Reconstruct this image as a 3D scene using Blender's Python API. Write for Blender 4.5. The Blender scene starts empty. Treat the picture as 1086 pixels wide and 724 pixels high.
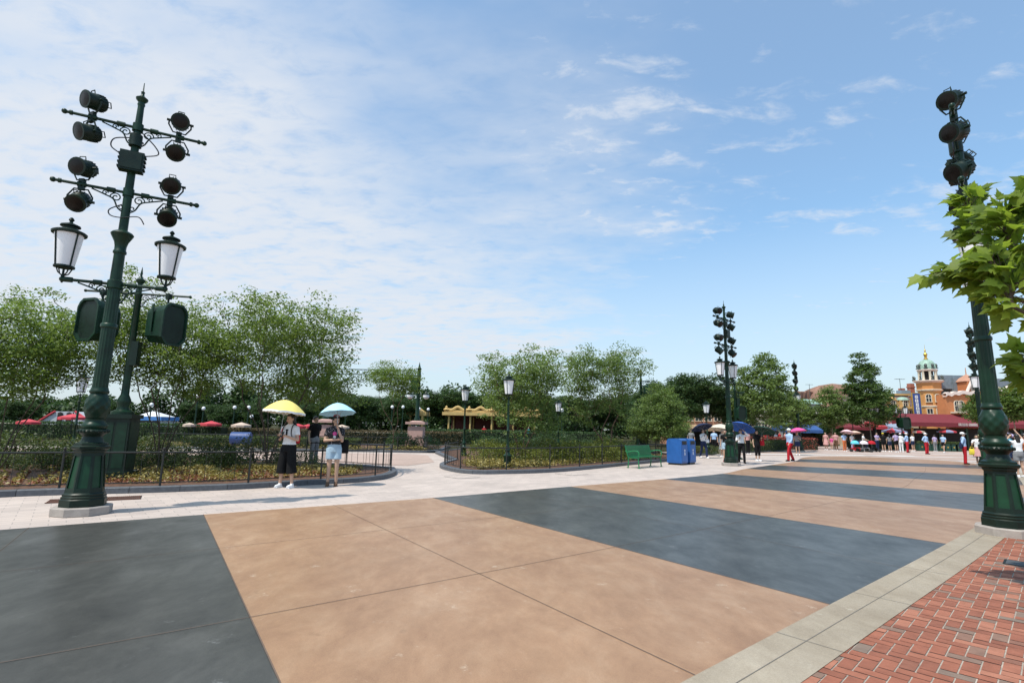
import bpy, bmesh, math, random
import numpy as np
from mathutils import Vector, Matrix, Euler, Quaternion
PI = math.pi
sc = bpy.context.scene
col = sc.collection
R = math.radians
rnd = random.Random(7)

# ------------------------------------------------------------------ survey
# the photograph's camera, recovered from its vanishing points, used only to
# turn measured points of the photo into metres on the ground or at a distance
F, EYE, PITCH, ROLL = 556.0, 1.5, math.atan(91.5 / 556), R(1.1)
def _ray(px, py):
    x = (px - 543) / F; y = -(py - 362) / F
    c, s = math.cos(ROLL), math.sin(ROLL)
    xr, yr = x * c - y * s, x * s + y * c
    cp, sp = math.cos(PITCH), math.sin(PITCH)
    return xr, cp - yr * sp, sp + yr * cp
def gnd(px, py, z=0.0):
    d = _ray(px, py); t = (z - EYE) / d[2]
    return Vector((d[0] * t, d[1] * t, z))
def at(px, py, Y):
    d = _ray(px, py); t = Y / d[1]
    return Vector((d[0] * t, Y, EYE + d[2] * t))

# ------------------------------------------------------------------ materials
MATS = {}
def _new(name):
    m = bpy.data.materials.new(name); m.use_nodes = True
    nt = m.node_tree; b = nt.nodes['Principled BSDF']
    MATS[name] = m
    return m, nt, b
def _noise(nt, scale, detail=4, rough=0.55, vec=None, dim='3D'):
    n = nt.nodes.new('ShaderNodeTexNoise'); n.inputs['Scale'].default_value = scale
    n.inputs['Detail'].default_value = detail; n.inputs['Roughness'].default_value = rough
    if vec is not None: nt.links.new(vec, n.inputs['Vector'])
    return n
def _ramp(nt, fac, stops):
    r = nt.nodes.new('ShaderNodeValToRGB'); el = r.color_ramp.elements
    while len(el) < len(stops): el.new(0.5)
    for e, (p, c) in zip(el, stops):
        e.position = p; e.color = (c[0], c[1], c[2], 1)
    nt.links.new(fac, r.inputs['Fac'])
    return r
def _coord(nt, kind='Object'):
    return nt.nodes.new('ShaderNodeTexCoord').outputs[kind]
def _mix(nt, fac, a, b, mode='MIX'):
    m = nt.nodes.new('ShaderNodeMix'); m.data_type = 'RGBA'; m.blend_type = mode
    for v, i in ((fac, 0), (a, 6), (b, 7)):
        if isinstance(v, (int, float)): m.inputs[i].default_value = v
        elif isinstance(v, tuple): m.inputs[i].default_value = (v[0], v[1], v[2], 1)
        else: nt.links.new(v, m.inputs[i])
    return m.outputs[2]
def _bump(nt, b, h, strength, dist=0.01):
    n = nt.nodes.new('ShaderNodeBump'); n.inputs['Strength'].default_value = strength
    n.inputs['Distance'].default_value = dist
    nt.links.new(h, n.inputs['Height']); nt.links.new(n.outputs[0], b.inputs['Normal'])
def mat(name, c, rough=0.6, var=0.12, scale=6.0, metal=0.0, bump=0.0, spec=0.5, bscale=None):
    """plain surface with uneven tone and gloss"""
    if name in MATS: return MATS[name]
    m, nt, b = _new(name)
    v = _coord(nt)
    n = _noise(nt, scale, 5, 0.6, v)
    lo = tuple(max(0, k * (1 - var)) for k in c); hi = tuple(min(1, k * (1 + var)) for k in c)
    r = _ramp(nt, n.outputs['Fac'], [(0.3, lo), (0.7, hi)])
    nt.links.new(r.outputs[0], b.inputs['Base Color'])
    b.inputs['Roughness'].default_value = rough; b.inputs['Metallic'].default_value = metal
    b.inputs['Specular IOR Level'].default_value = spec
    rr = nt.nodes.new('ShaderNodeMapRange'); n3 = _noise(nt, scale * 2.3, 6, 0.7, v); nt.links.new(n3.outputs['Fac'], rr.inputs['Value'])
    rr.inputs[1].default_value = 0.3; rr.inputs[2].default_value = 0.7; rr.inputs[3].default_value = max(0.05, rough - 0.09); rr.inputs[4].default_value = min(1, rough + 0.12)
    nt.links.new(rr.outputs[0], b.inputs['Roughness'])
    if bump:
        n2 = _noise(nt, bscale or scale * 6, 3, 0.6, v); _bump(nt, b, n2.outputs['Fac'], bump)
    return m
def leafmat(name, dark, light, trans=0.35):
    if name in MATS: return MATS[name]
    m, nt, b = _new(name)
    a = nt.nodes.new('ShaderNodeAttribute'); a.attribute_name = 'tint'
    r = _ramp(nt, a.outputs['Fac'], [(0.0, dark), (0.75, light), (1.0, tuple(min(1, k * 1.25) for k in light))])
    nt.links.new(r.outputs[0], b.inputs['Base Color']); b.inputs['Roughness'].default_value = 0.5
    b.inputs['Specular IOR Level'].default_value = 0.35
    t = nt.nodes.new('ShaderNodeBsdfTranslucent')
    tc = _mix(nt, 0.5, r.outputs[0], (light[0] * 1.6, light[1] * 1.7, light[2] * 0.8))
    nt.links.new(tc, t.inputs['Color'])
    mx = nt.nodes.new('ShaderNodeMixShader'); mx.inputs[0].default_value = trans
    nt.links.new(b.outputs[0], mx.inputs[1]); nt.links.new(t.outputs[0], mx.inputs[2])
    nt.links.new(mx.outputs[0], nt.nodes['Material Output'].inputs['Surface'])
    return m

GREEN = mat('green_paint', (0.005, 0.026, 0.013), 0.38, 0.35, 5, bump=0.05, bscale=40, spec=0.3)
GREEN2 = mat('green_panel_paint', (0.006, 0.040, 0.017), 0.40, 0.25, 5, spec=0.3)
DKGREEN = mat('dark_green_paint', (0.005, 0.016, 0.010), 0.42, 0.3, 5, spec=0.28)
BLACKM = mat('black_metal', (0.012, 0.014, 0.013), 0.42, 0.3, 8)
LENS = mat('lamp_lens', (0.008, 0.006, 0.005), 0.3, 0.3, 30, spec=0.2)
GLASSW = mat('opal_glass', (0.80, 0.79, 0.80), 0.25, 0.04, 3)
PLINTH = mat('cast_concrete', (0.33, 0.29, 0.26), 0.8, 0.15, 9, bump=0.2)
GRANITE = mat('grey_granite', (0.085, 0.092, 0.105), 0.6, 0.22, 14, bump=0.1)
BARK = mat('bark', (0.085, 0.06, 0.043), 0.85, 0.45, 7, bump=0.5)
BARKR = mat('smooth_reddish_bark', (0.16, 0.085, 0.055), 0.7, 0.4, 5, bump=0.2)
BARKP = mat('pale_mottled_bark', (0.22, 0.19, 0.14), 0.75, 0.4, 6, bump=0.2)
LEAF_M = leafmat('leaf_myrtle', (0.040, 0.075, 0.018), (0.175, 0.245, 0.060), 0.42)
LEAF_O = leafmat('leaf_olive', (0.042, 0.076, 0.024), (0.175, 0.245, 0.078), 0.42)
LEAF_D = leafmat('leaf_dark', (0.015, 0.037, 0.013), (0.060, 0.108, 0.033), 0.25)
LEAF_P = leafmat('leaf_plane', (0.04, 0.075, 0.018), (0.125, 0.185, 0.045))
LEAF_B = leafmat('leaf_big_plane', (0.06, 0.11, 0.014), (0.225, 0.30, 0.045), 0.55)
LEAF_G = leafmat('leaf_groundcover', (0.07, 0.065, 0.02), (0.30, 0.24, 0.07), 0.2)
LEAF_H = leafmat('leaf_hedge', (0.024, 0.044, 0.014), (0.095, 0.125, 0.036), 0.28)

# ------------------------------------------------------------------ mesh builder
class MB:
    def __init__(self):
        self.v = []; self.f = []; self.m = []; self.uv = {}
    def add(self, vs, fs, mi=0, M=None):
        o = len(self.v)
        for p in vs:
            p = Vector(p)
            self.v.append(M @ p if M is not None else p)
        for f in fs:
            self.f.append(tuple(i + o for i in f)); self.m.append(mi)
        return self
    def box(self, c, s, rz=0.0, mi=0, M=None):
        x, y, z = (k / 2 for k in s)
        vs = [(sx * x, sy * y, sz * z) for sz in (-1, 1) for sy in (-1, 1) for sx in (-1, 1)]
        T = Matrix.Translation(c) @ Matrix.Rotation(rz, 4, 'Z')
        if M is not None: T = M @ T
        fs = [(0, 2, 3, 1), (4, 5, 7, 6), (0, 1, 5, 4), (2, 6, 7, 3), (0, 4, 6, 2), (1, 3, 7, 5)]
        return self.add(vs, fs, mi, T)
    def lathe(self, prof, n=16, c=(0, 0, 0), M=None, mi=0, rot=0.0, flute=0.0, cap=True):
        """prof: (radius, z) from the bottom up"""
        vs, fs = [], []
        for r, z in prof:
            for k in range(n):
                a = rot + 2 * PI * k / n
                rr = r * (1 - (flute if (flute and k % 2) else 0))
                vs.append((c[0] + rr * math.cos(a), c[1] + rr * math.sin(a), c[2] + z))
        for i in range(len(prof) - 1):
            for k in range(n):
                a, b = i * n + k, i * n + (k + 1) % n
                fs.append((a, b, b + n, a + n))
        if cap:
            if prof[0][0] > 1e-4: fs.append(tuple(range(n - 1, -1, -1)))
            if prof[-1][0] > 1e-4: fs.append(tuple((len(prof) - 1) * n + k for k in range(n)))
        return self.add(vs, fs, mi, M)
    def tube(self, pts, r, n=8, mi=0, M=None, closed=False):
        pts = [Vector(p) for p in pts]; N = len(pts)
        rs = r if isinstance(r, (list, tuple)) else [r] * N
        vs, fs = [], []
        ref = None
        for i, p in enumerate(pts):
            a = pts[i - 1] if (i > 0 or closed) else p
            b = pts[(i + 1) % N] if (i < N - 1 or closed) else p
            t = (b - a)
            t = t.normalized() if t.length > 1e-9 else Vector((0, 0, 1))
            if ref is None:
                ref = Vector((0, 0, 1)) if abs(t.z) < 0.9 else Vector((1, 0, 0))
            u = (ref - t * ref.dot(t))
            u = u.normalized() if u.length > 1e-6 else t.orthogonal().normalized()
            w = t.cross(u); ref = u
            for k in range(n):
                an = 2 * PI * k / n
                vs.append(p + (u * math.cos(an) + w * math.sin(an)) * rs[i])
        for i in range(N if closed else N - 1):
            j = (i + 1) % N
            for k in range(n):
                l = (k + 1) % n
                fs.append((i * n + k, i * n + l, j * n + l, j * n + k))
        if not closed:
            fs.append(tuple(range(n - 1, -1, -1))); fs.append(tuple((N - 1) * n + k for k in range(n)))
        return self.add(vs, fs, mi, M)
    def prism(self, poly, z0, z1, mi=0, M=None):
        n = len(poly)
        ar = sum(poly[i][0] * poly[(i + 1) % n][1] - poly[(i + 1) % n][0] * poly[i][1] for i in range(n))
        if ar < 0: poly = poly[::-1]
        vs = [(p[0], p[1], z0) for p in poly] + [(p[0], p[1], z1) for p in poly]
        fs = [tuple(range(n - 1, -1, -1)), tuple(range(n, 2 * n))]
        fs += [(i, (i + 1) % n, n + (i + 1) % n, n + i) for i in range(n)]
        return self.add(vs, fs, mi, M)
    def ell(self, c, r, n=12, m=8, mi=0, M=None, a0=0.0, a1=PI):
        vs, fs = [], []
        for i in range(m + 1):
            t = a0 + (a1 - a0) * i / m
            for k in range(n):
                a = 2 * PI * k / n
                vs.append((c[0] + r[0] * math.sin(t) * math.cos(a), c[1] + r[1] * math.sin(t) * math.sin(a), c[2] + r[2] * math.cos(t)))
        for i in range(m):
            for k in range(n):
                l = (k + 1) % n
                fs.append((i * n + k, (i + 1) * n + k, (i + 1) * n + l, i * n + l))
        return self.add(vs, fs, mi, M)
    def mesh(self, name, mats, smooth=40):
        me = bpy.data.meshes.new(name)
        me.from_pydata([tuple(v) for v in self.v], [], self.f)
        if not isinstance(mats, (list, tuple)): mats = [mats]
        for m in mats: me.materials.append(m)
        me.polygons.foreach_set('material_index', self.m)
        if smooth:
            me.polygons.foreach_set('use_smooth', [True] * len(self.f))
            try: me.set_sharp_from_angle(angle=R(smooth))
            except Exception: pass
        me.update()
        return me
    def build(self, name, mats, parent=None, smooth=40, loc=None, rz=None):
        return link(name, self.mesh(name, mats, smooth), parent, loc, rz)

def link(name, me, parent=None, loc=None, rz=None):
    o = bpy.data.objects.new(name, me); col.objects.link(o)
    if parent is not None: o.parent = parent
    if loc is not None: o.location = loc
    if rz is not None: o.rotation_euler = (0, 0, rz)
    return o
def tag(o, label=None, cat=None, group=None, kind=None):
    if label: o['label'] = label
    if cat: o['category'] = cat
    if group: o['group'] = group
    if kind: o['kind'] = kind
    return o
def thing(name, label, cat, loc=(0, 0, 0), rz=0.0, group=None):
    o = bpy.data.objects.new(name, None); o.empty_display_size = 0.2
    col.objects.link(o); o.location = loc; o.rotation_euler = (0, 0, rz)
    return tag(o, label, cat, group)
KIDS = {}
def copy_tree(o, parent=None):
    c = o.copy(); col.objects.link(c)
    if parent is not None: c.parent = parent
    for ch in list(o.children): copy_tree(ch, c)
    return c
def catmull(pts, sub=8, closed=False):
    P = [Vector(p) for p in pts]; n = len(P); out = []
    rng = range(n if closed else n - 1)
    for i in rng:
        if closed: p0, p1, p2, p3 = P[i - 1], P[i], P[(i + 1) % n], P[(i + 2) % n]
        else: p0, p1, p2, p3 = P[max(i - 1, 0)], P[i], P[i + 1], P[min(i + 2, n - 1)]
        for k in range(sub):
            t = k / sub
            out.append(0.5 * ((2 * p1) + (p2 - p0) * t + (2 * p0 - 5 * p1 + 4 * p2 - p3) * t * t + (3 * p1 - p0 - 3 * p2 + p3) * t ** 3))
    if not closed: out.append(P[-1])
    return out
def aim(d, up=(0, 0, 1)):
    """matrix whose local +Z looks along d"""
    return Vector(d).to_track_quat('Z', 'Y').to_matrix().to_4x4()
# ------------------------------------------------------------------ camera, light, sky
cam = bpy.data.cameras.new('camera'); cam_o = bpy.data.objects.new('camera', cam); col.objects.link(cam_o)
cam.sensor_width = 36; cam.lens = 36 * F / 1086; cam.clip_end = 3000; cam.clip_start = 0.05
cam_o.location = (0, 0, EYE)
cam_o.matrix_world = Matrix.Translation((0, 0, EYE)) @ Matrix.Rotation(PI / 2 + PITCH, 4, 'X') @ Matrix.Rotation(ROLL, 4, 'Z')
sc.camera = cam_o
SUN_EL, SH = R(62), Vector((0.74, 0.67))        # shadows fall to the right and away
sun = bpy.data.lights.new('sun', 'SUN'); sun.energy = 3.9; sun.angle = R(0.55); sun.color = (1.0, 0.93, 0.82)
sun_o = bpy.data.objects.new('sun', sun); col.objects.link(sun_o)
ldir = Vector((SH.x * math.cos(SUN_EL), SH.y * math.cos(SUN_EL), -math.sin(SUN_EL)))
sun_o.rotation_euler = ldir.to_track_quat('-Z', 'Y').to_euler(); sun_o.location = (-20, -20, 40)
w = bpy.data.worlds.new('World'); sc.world = w; w.use_nodes = True
nt = w.node_tree; bg = nt.nodes['Background']
sky = nt.nodes.new('ShaderNodeTexSky'); sky.sky_type = 'NISHITA'; sky.sun_disc = False
sky.sun_elevation = SUN_EL; sky.sun_rotation = math.atan2(-SH.x, -SH.y)
sky.air_density = 1.1; sky.dust_density = 1.6; sky.ozone_density = 1.6; sky.altitude = 10
bg.inputs['Strength'].default_value = 0.128
# thin high cloud: noise on a flat layer overhead, seen from below
tc = nt.nodes.new('ShaderNodeTexCoord'); sep = nt.nodes.new('ShaderNodeSeparateXYZ')
nt.links.new(tc.outputs['Generated'], sep.inputs[0])
def mth(op, a, b=None, c=None, clamp=False):
    n = nt.nodes.new('ShaderNodeMath'); n.operation = op; n.use_clamp = clamp
    for i, v in enumerate((a, b, c)):
        if v is None: continue
        if isinstance(v, (int, float)): n.inputs[i].default_value = v
        else: nt.links.new(v, n.inputs[i])
    return n.outputs[0]
def mrange(v, a, b, c=0.0, d=1.0):
    n = nt.nodes.new('ShaderNodeMapRange'); n.interpolation_type = 'SMOOTHSTEP'
    nt.links.new(v, n.inputs['Value'])
    for i, k in zip((1, 2, 3, 4), (a, b, c, d)): n.inputs[i].default_value = k
    return n.outputs[0]
zz = mth('ADD', mth('MAXIMUM', sep.outputs[2], 0.0), 0.12)
u = mth('DIVIDE', sep.outputs[0], zz); v = mth('DIVIDE', sep.outputs[1], zz)
cmb = nt.nodes.new('ShaderNodeCombineXYZ'); nt.links.new(u, cmb.inputs[0]); nt.links.new(v, cmb.inputs[1])
mp = nt.nodes.new('ShaderNodeMapping'); nt.links.new(cmb.outputs[0], mp.inputs[0])
mp.inputs['Rotation'].default_value = (0, 0, R(32)); mp.inputs['Scale'].default_value = (1.0, 1.7, 1)
fine = _noise(nt, 7.5, 9, 0.62, mp.outputs[0]); fine.inputs['Distortion'].default_value = 0.35
mid = _noise(nt, 1.25, 5, 0.55, mp.outputs[0])
big = _noise(nt, 0.55, 3, 0.5, cmb.outputs[0])
# the veil of cloud lies ahead and to the left, thinning to the right and overhead
veil = mrange(mth('ADD', mth('SUBTRACT', mth('MULTIPLY', v, 0.24), mth('MULTIPLY', u, 0.50)), mth('MULTIPLY', mth('SUBTRACT', mid.outputs['Fac'], 0.5), 1.5)), 0.0, 0.95)
low = mrange(sep.outputs[2], 0.02, 0.16)
amt1 = mth('MULTIPLY', veil, mrange(fine.outputs['Fac'], 0.06, 0.58))
amt2 = mth('MULTIPLY', mrange(mth('ADD', mth('MULTIPLY', mid.outputs['Fac'], 0.55), mth('MULTIPLY', fine.outputs['Fac'], 0.45)), 0.50, 0.66), 0.80)
amt = mth('MULTIPLY', mth('MAXIMUM', amt1, amt2), mth('MULTIPLY_ADD', low, 0.7, 0.3), clamp=True)
amt = mth('MULTIPLY_ADD', amt, 0.76, 0.20)          # thin even haze under the clouds
amt = mth('MAXIMUM', amt, mrange(sep.outputs[2], 0.0, 0.48, 0.74, 0.10))
skymul = _mix(nt, 1.0, sky.outputs[0], (0.84, 1.34, 1.50), 'MULTIPLY')
skyc = _mix(nt, amt, skymul, (5.1, 5.4, 5.85))
nt.links.new(skyc, bg.inputs['Color'])
sc.view_settings.view_transform = 'Standard'; sc.view_settings.look = 'None'
sc.view_settings.gamma = 1; sc.view_settings.exposure = 0.25
try:
    sc.cycles.use_denoising = True
    sc.cycles.max_bounces = 8; sc.cycles.transparent_max_bounces = 8
except Exception: pass

# ------------------------------------------------------------------ ground
def paver_mat(name, c1, c2, mortar, bw, rh, rot, msize=0.006, rough=0.75, patch=0.10):
    m, nt, b = _new(name)
    v = _coord(nt)
    mp = nt.nodes.new('ShaderNodeMapping'); mp.inputs['Rotation'].default_value = (0, 0, rot)
    nt.links.new(v, mp.inputs[0])
    br = nt.nodes.new('ShaderNodeTexBrick'); nt.links.new(mp.outputs[0], br.inputs['Vector'])
    br.inputs['Color1'].default_value = (*c1, 1); br.inputs['Color2'].default_value = (*c2, 1); br.inputs['Mortar'].default_value = (*mortar, 1)
    br.inputs['Scale'].default_value = 1.0; br.inputs['Mortar Size'].default_value = msize
    br.inputs['Brick Width'].default_value = bw; br.inputs['Row Height'].default_value = rh
    br.inputs['Bias'].default_value = 0.0
    n = _noise(nt, 0.6, 6, 0.65, v); n2 = _noise(nt, 60, 2, 0.5, v)
    r = _ramp(nt, n.outputs['Fac'], [(0.3, (1 - patch,) * 3), (0.7, (1 + patch,) * 3)])
    o = _mix(nt, 1.0, br.outputs['Color'], r.outputs[0], 'MULTIPLY')
    r2 = _ramp(nt, n2.outputs['Fac'], [(0.3, (0.93,) * 3), (0.7, (1.05,) * 3)])
    o = _mix(nt, 1.0, o, r2.outputs[0], 'MULTIPLY')
    nt.links.new(o, b.inputs['Base Color']); b.inputs['Roughness'].default_value = rough
    b.inputs['Specular IOR Level'].default_value = 0.3
    _bump(nt, b, br.outputs['Fac'], -0.25, 0.004)
    return m
PAVE = paver_mat('pale_pavers', (0.51, 0.425, 0.375), (0.43, 0.36, 0.32), (0.30, 0.26, 0.235), 0.40, 0.20, R(-40))
PAVEP = paver_mat('pink_pavers', (0.45, 0.33, 0.275), (0.38, 0.28, 0.235), (0.30, 0.24, 0.21), 0.30, 0.15, R(15))
def concrete_mat(name, lo, midc, hi, stain, rough, spec, streak=R(40)):
    m, nt, b = _new(name)
    v = _coord(nt)
    mp = nt.nodes.new('ShaderNodeMapping'); mp.inputs['Rotation'].default_value = (0, 0, streak)
    mp.inputs['Scale'].default_value = (1.0, 0.55, 1); nt.links.new(v, mp.inputs[0])
    a = _noise(nt, 2.0, 10, 0.74, mp.outputs[0]); a.inputs['Distortion'].default_value = 0.25
    c = _noise(nt, 0.35, 4, 0.5, v); d = _noise(nt, 5.0, 7, 0.7, mp.outputs[0])
    base = _ramp(nt, a.outputs['Fac'], [(0.28, lo), (0.5, midc), (0.74, hi)])
    st = _ramp(nt, c.outputs['Fac'], [(0.3, (0.86, 0.84, 0.82)), (0.7, (1.08, 1.08, 1.08))])
    o = _mix(nt, 1.0, base.outputs[0], st.outputs[0], 'MULTIPLY')
    mot = _ramp(nt, d.outputs['Fac'], [(0.25, (0.9,) * 3), (0.75, (1.1,) * 3)])
    o = _mix(nt, 1.0, o, mot.outputs[0], 'MULTIPLY')
    # pale worn flecks
    fl = _noise(nt, 2.6, 9, 0.78, v)
    ff = _ramp(nt, fl.outputs['Fac'], [(0.61, (0, 0, 0)), (0.68, (0.75, 0.75, 0.75))])
    o = _mix(nt, ff.outputs[0], o, stain)
    gr = _noise(nt, 140, 2, 0.6, v); gq = _ramp(nt, gr.outputs['Fac'], [(0.3, (0.86,) * 3), (0.7, (1.13,) * 3)])
    o = _mix(nt, 1.0, o, gq.outputs[0], 'MULTIPLY')
    sp_ = _noise(nt, 3.5, 3, 0.5, v); sp_.inputs['Distortion'].default_value = 0.4
    dk = _ramp(nt, sp_.outputs['Fac'], [(0.245, (0.80, 0.79, 0.78)), (0.30, (1, 1, 1))])
    o = _mix(nt, 1.0, o, dk.outputs[0], 'MULTIPLY')
    nt.links.new(o, b.inputs['Base Color'])
    rr = nt.nodes.new('ShaderNodeMapRange'); nt.links.new(a.outputs['Fac'], rr.inputs['Value'])
    rr.inputs[1].default_value = 0.25; rr.inputs[2].default_value = 0.75
    rr.inputs[3].default_value = rough + 0.06; rr.inputs[4].default_value = rough - 0.08
    nt.links.new(rr.outputs[0], b.inputs['Roughness']); b.inputs['Specular IOR Level'].default_value = spec
    _bump(nt, b, d.outputs['Fac'], 0.06, 0.004)
    return m
TAN = concrete_mat('tan_stained_concrete', (0.245, 0.138, 0.078), (0.322, 0.190, 0.108), (0.400, 0.258, 0.158), (0.50, 0.39, 0.29), 0.46, 0.36)
CHAR = concrete_mat('charcoal_stained_concrete', (0.032, 0.032, 0.029), (0.056, 0.056, 0.051), (0.092, 0.091, 0.084), (0.19, 0.19, 0.185), 0.36, 0.36)
JOINT = mat('saw_joint', (0.125, 0.085, 0.062), 0.9)
BAND = concrete_mat('edge_band_concrete', (0.26, 0.215, 0.16), (0.325, 0.275, 0.21), (0.38, 0.33, 0.26), (0.44, 0.39, 0.32), 0.75, 0.3, R(-45))
SOIL = mat('bark_mulch', (0.10, 0.047, 0.026), 0.95, 0.6, 9, bump=0.8, bscale=45)
WHITEP = mat('pale_stone_paving', (0.62, 0.60, 0.57), 0.7, 0.1, 2)

def sheet(name, poly, z, m, grid=None):
    mb = MB(); mb.add([(p[0], p[1], z) for p in poly], [tuple(range(len(poly)))])
    o = mb.build(name, m, smooth=0)
    if o.data.polygons[0].normal.z < 0: o.data.flip_normals()
    return tag(o, kind='structure')
sheet('ground', [(1400 * math.cos(2 * PI * k / 48), 1400 * math.sin(2 * PI * k / 48)) for k in range(48)], 0.0, PAVE)

# road: stripes given by their left and right end points in metres
LE = [(-12.4, 3.6), (-8.4, 6.3), (-5.0, 8.95), (-1.62, 11.52), (1.60, 14.25), (4.86, 16.93), (7.72, 19.55), (9.85, 22.4), (12.3, 25.25), (15.2, 28.7), (17.1, 31.6)]
RE = [(-7.0, -3.6), (-3.9, -0.4), (-0.52, 2.14), (2.88, 4.96), (6.18, 7.72), (9.8, 10.85), (13.1, 13.6), (16.4, 17.2), (19.5, 20.7), (23.0, 25.2), (25.0, 28.4)]
SUB = 8
Lc = catmull([(p[0], p[1], 0) for p in LE], SUB); Rc = catmull([(p[0], p[1], 0) for p in RE], SUB)
end = catmull([(17.1, 31.6, 0), (18.9, 34.2, 0), (21.3, 36.1, 0), (24.6, 36.4, 0), (27.0, 34.0, 0), (26.6, 31.0, 0), (25.0, 28.4, 0)], 6)
road = MB()
ZR = 0.006
for i in range(len(LE) - 1):
    mi = i % 2            # stripes alternate
    mi = 1 if i % 2 == 1 else 0
    for k in range(SUB):
        a, b = i * SUB + k, i * SUB + k + 1
        # stripe borders stay straight across the road
        road.add([(Lc[a].x, Lc[a].y, ZR), (Rc[a].x, Rc[a].y, ZR), (Rc[b].x, Rc[b].y, ZR), (Lc[b].x, Lc[b].y, ZR)], [(0, 1, 2, 3)], mi)
road.add([(p.x, p.y, ZR) for p in end], [tuple(range(len(end) - 1, -1, -1))], 0)
def jt(p, q, wd=0.008, z=ZR + 0.004):
    p, q = Vector((p[0], p[1], 0)), Vector((q[0], q[1], 0)); n = (q - p).normalized(); n = Vector((-n.y, n.x, 0)) * wd / 2
    road.add([(p - n)[:2] + (z,), (p + n)[:2] + (z,), (q + n)[:2] + (z,), (q - n)[:2] + (z,)], [(0, 3, 2, 1)], 2)
def lr(i, t):
    i = min(max(i, 0), len(Lc) - 1); return Lc[int(i)].lerp(Rc[int(i)], t)
for i in range(1, len(LE)):            # joints on stripe borders and mid stripe
    jt(Lc[i * SUB], Rc[i * SUB], 0.010)
    if i < 6: jt(Lc[i * SUB + SUB // 2], Rc[i * SUB + SUB // 2], 0.007)
for t in (0.34, 0.67):
    for a in range(0, len(Lc) - 1):
        jt(lr(a, t), lr(a + 1, t), 0.008)
ro = road.build('road', [TAN, CHAR, JOINT], smooth=0); tag(ro, kind='structure')
bm_ = bmesh.new(); bm_.from_mesh(ro.data)
for f_ in bm_.faces:
    if f_.normal.z < 0: f_.normal_flip()
bm_.to_mesh(ro.data); bm_.free()

def offset(path, d):
    out = []
    for i, p in enumerate(path):
        a, b = path[max(i - 1, 0)], path[min(i + 1, len(path) - 1)]
        t = (b - a); t.z = 0; t.normalize()
        out.append(Vector((p.x + t.y * d, p.y - t.x * d, p.z)))
    return out
def ribbon(name, inner, outer, z, m, joints=None):
    mb = MB()
    for i in range(len(inner) - 1):
        mb.add([(inner[i].x, inner[i].y, z), (outer[i].x, outer[i].y, z), (outer[i + 1].x, outer[i + 1].y, z), (inner[i + 1].x, inner[i + 1].y, z)], [(0, 1, 2, 3)])
    return mb
# concrete band along the right edge
Rout = offset(Rc, 0.45); Rmid = offset(Rc, 0.21)
mbb = ribbon('road_edge_band', Rc, Rout, 0.018, BAND)
for i in range(len(Rmid) - 1):
    n = (Rmid[i + 1] - Rmid[i]).normalized(); n = Vector((-n.y, n.x, 0)) * 0.003
    mbb.add([tuple((Rmid[i] - n)[:2]) + (0.021,), tuple((Rmid[i] + n)[:2]) + (0.021,), tuple((Rmid[i + 1] + n)[:2]) + (0.021,), tuple((Rmid[i + 1] - n)[:2]) + (0.021,)], [(0, 3, 2, 1)], 1)
acc = 0
for i in range(len(Rc) - 1):
    seg = (Rc[i + 1] - Rc[i]).length; acc += seg
    if acc > 1.2:
        acc = 0
        p, q = Rc[i + 1], Rout[i + 1]; t = (Rc[i + 1] - Rc[i]).normalized() * 0.003
        mbb.add([tuple((p - t)[:2]) + (0.022,), tuple((q - t)[:2]) + (0.022,), tuple((q + t)[:2]) + (0.022,), tuple((p + t)[:2]) + (0.022,)], [(0, 1, 2, 3)], 1)
tag(mbb.build('road_edge_band', [BAND, mat('band_joint', (0.17, 0.15, 0.13), 0.9)], smooth=0), kind='structure')

# brick pavement right of the band: herringbone bricks over a mortar bed
MORT = mat('brick_mortar', (0.36, 0.31, 0.26), 0.9, 0.3, 12)
def brickm():
    m, nt, b = _new('red_brick')
    a = nt.nodes.new('ShaderNodeAttribute'); a.attribute_name = 'tint'
    r = _ramp(nt, a.outputs['Fac'], [(0.0, (0.20, 0.150, 0.118)), (0.08, (0.22, 0.13, 0.095)), (0.16, (0.235, 0.088, 0.055)), (0.6, (0.295, 0.108, 0.066)), (1.0, (0.36, 0.15, 0.095))])
    v = _coord(nt); n = _noise(nt, 9, 7, 0.7, v)
    q = _ramp(nt, n.outputs['Fac'], [(0.3, (0.78,) * 3), (0.7, (1.14,) * 3)])
    o = _mix(nt, 1.0, r.outputs[0], q.outputs[0], 'MULTIPLY')
    nt.links.new(o, b.inputs['Base Color']); b.inputs['Roughness'].default_value = 0.8; b.inputs['Specular IOR Level'].default_value = 0.25
    n2 = _noise(nt, 70, 3, 0.6, v); _bump(nt, b, n2.outputs['Fac'], 0.25, 0.004)
    return m
BRICK = brickm()
far_r = [(26.5, 28.0), (60, 30), (60, -8), (-6.5, -8)]
inn = [p for p in Rout]
poly = [(p.x, p.y) for p in inn] + far_r
mb = MB(); mb.add([(p[0], p[1], 0.009) for p in poly], [tuple(range(len(poly) - 1, -1, -1))], 0)
tints = [0.0]
bw, bl, gap = 0.094, 0.188, 0.009
ang = R(-46); ca, sa = math.cos(ang), math.sin(ang)
import bisect
edge = [(p.x, p.y) for p in Rout]
def right_of(x, y):
    best, s = 1e9, 0
    for i in range(len(edge) - 1):
        ax, ay = edge[i]; bx, by = edge[i + 1]
        dx, dy = bx - ax, by - ay; L2 = dx * dx + dy * dy
        t = max(0, min(1, ((x - ax) * dx + (y - ay) * dy) / L2))
        px, py = ax + t * dx, ay + t * dy; d = (x - px) ** 2 + (y - py) ** 2
        if d < best: best = d; s = (dy * (x - px) - dx * (y - py))
    return s > 0, math.sqrt(best)
rb = random.Random(3)
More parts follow.
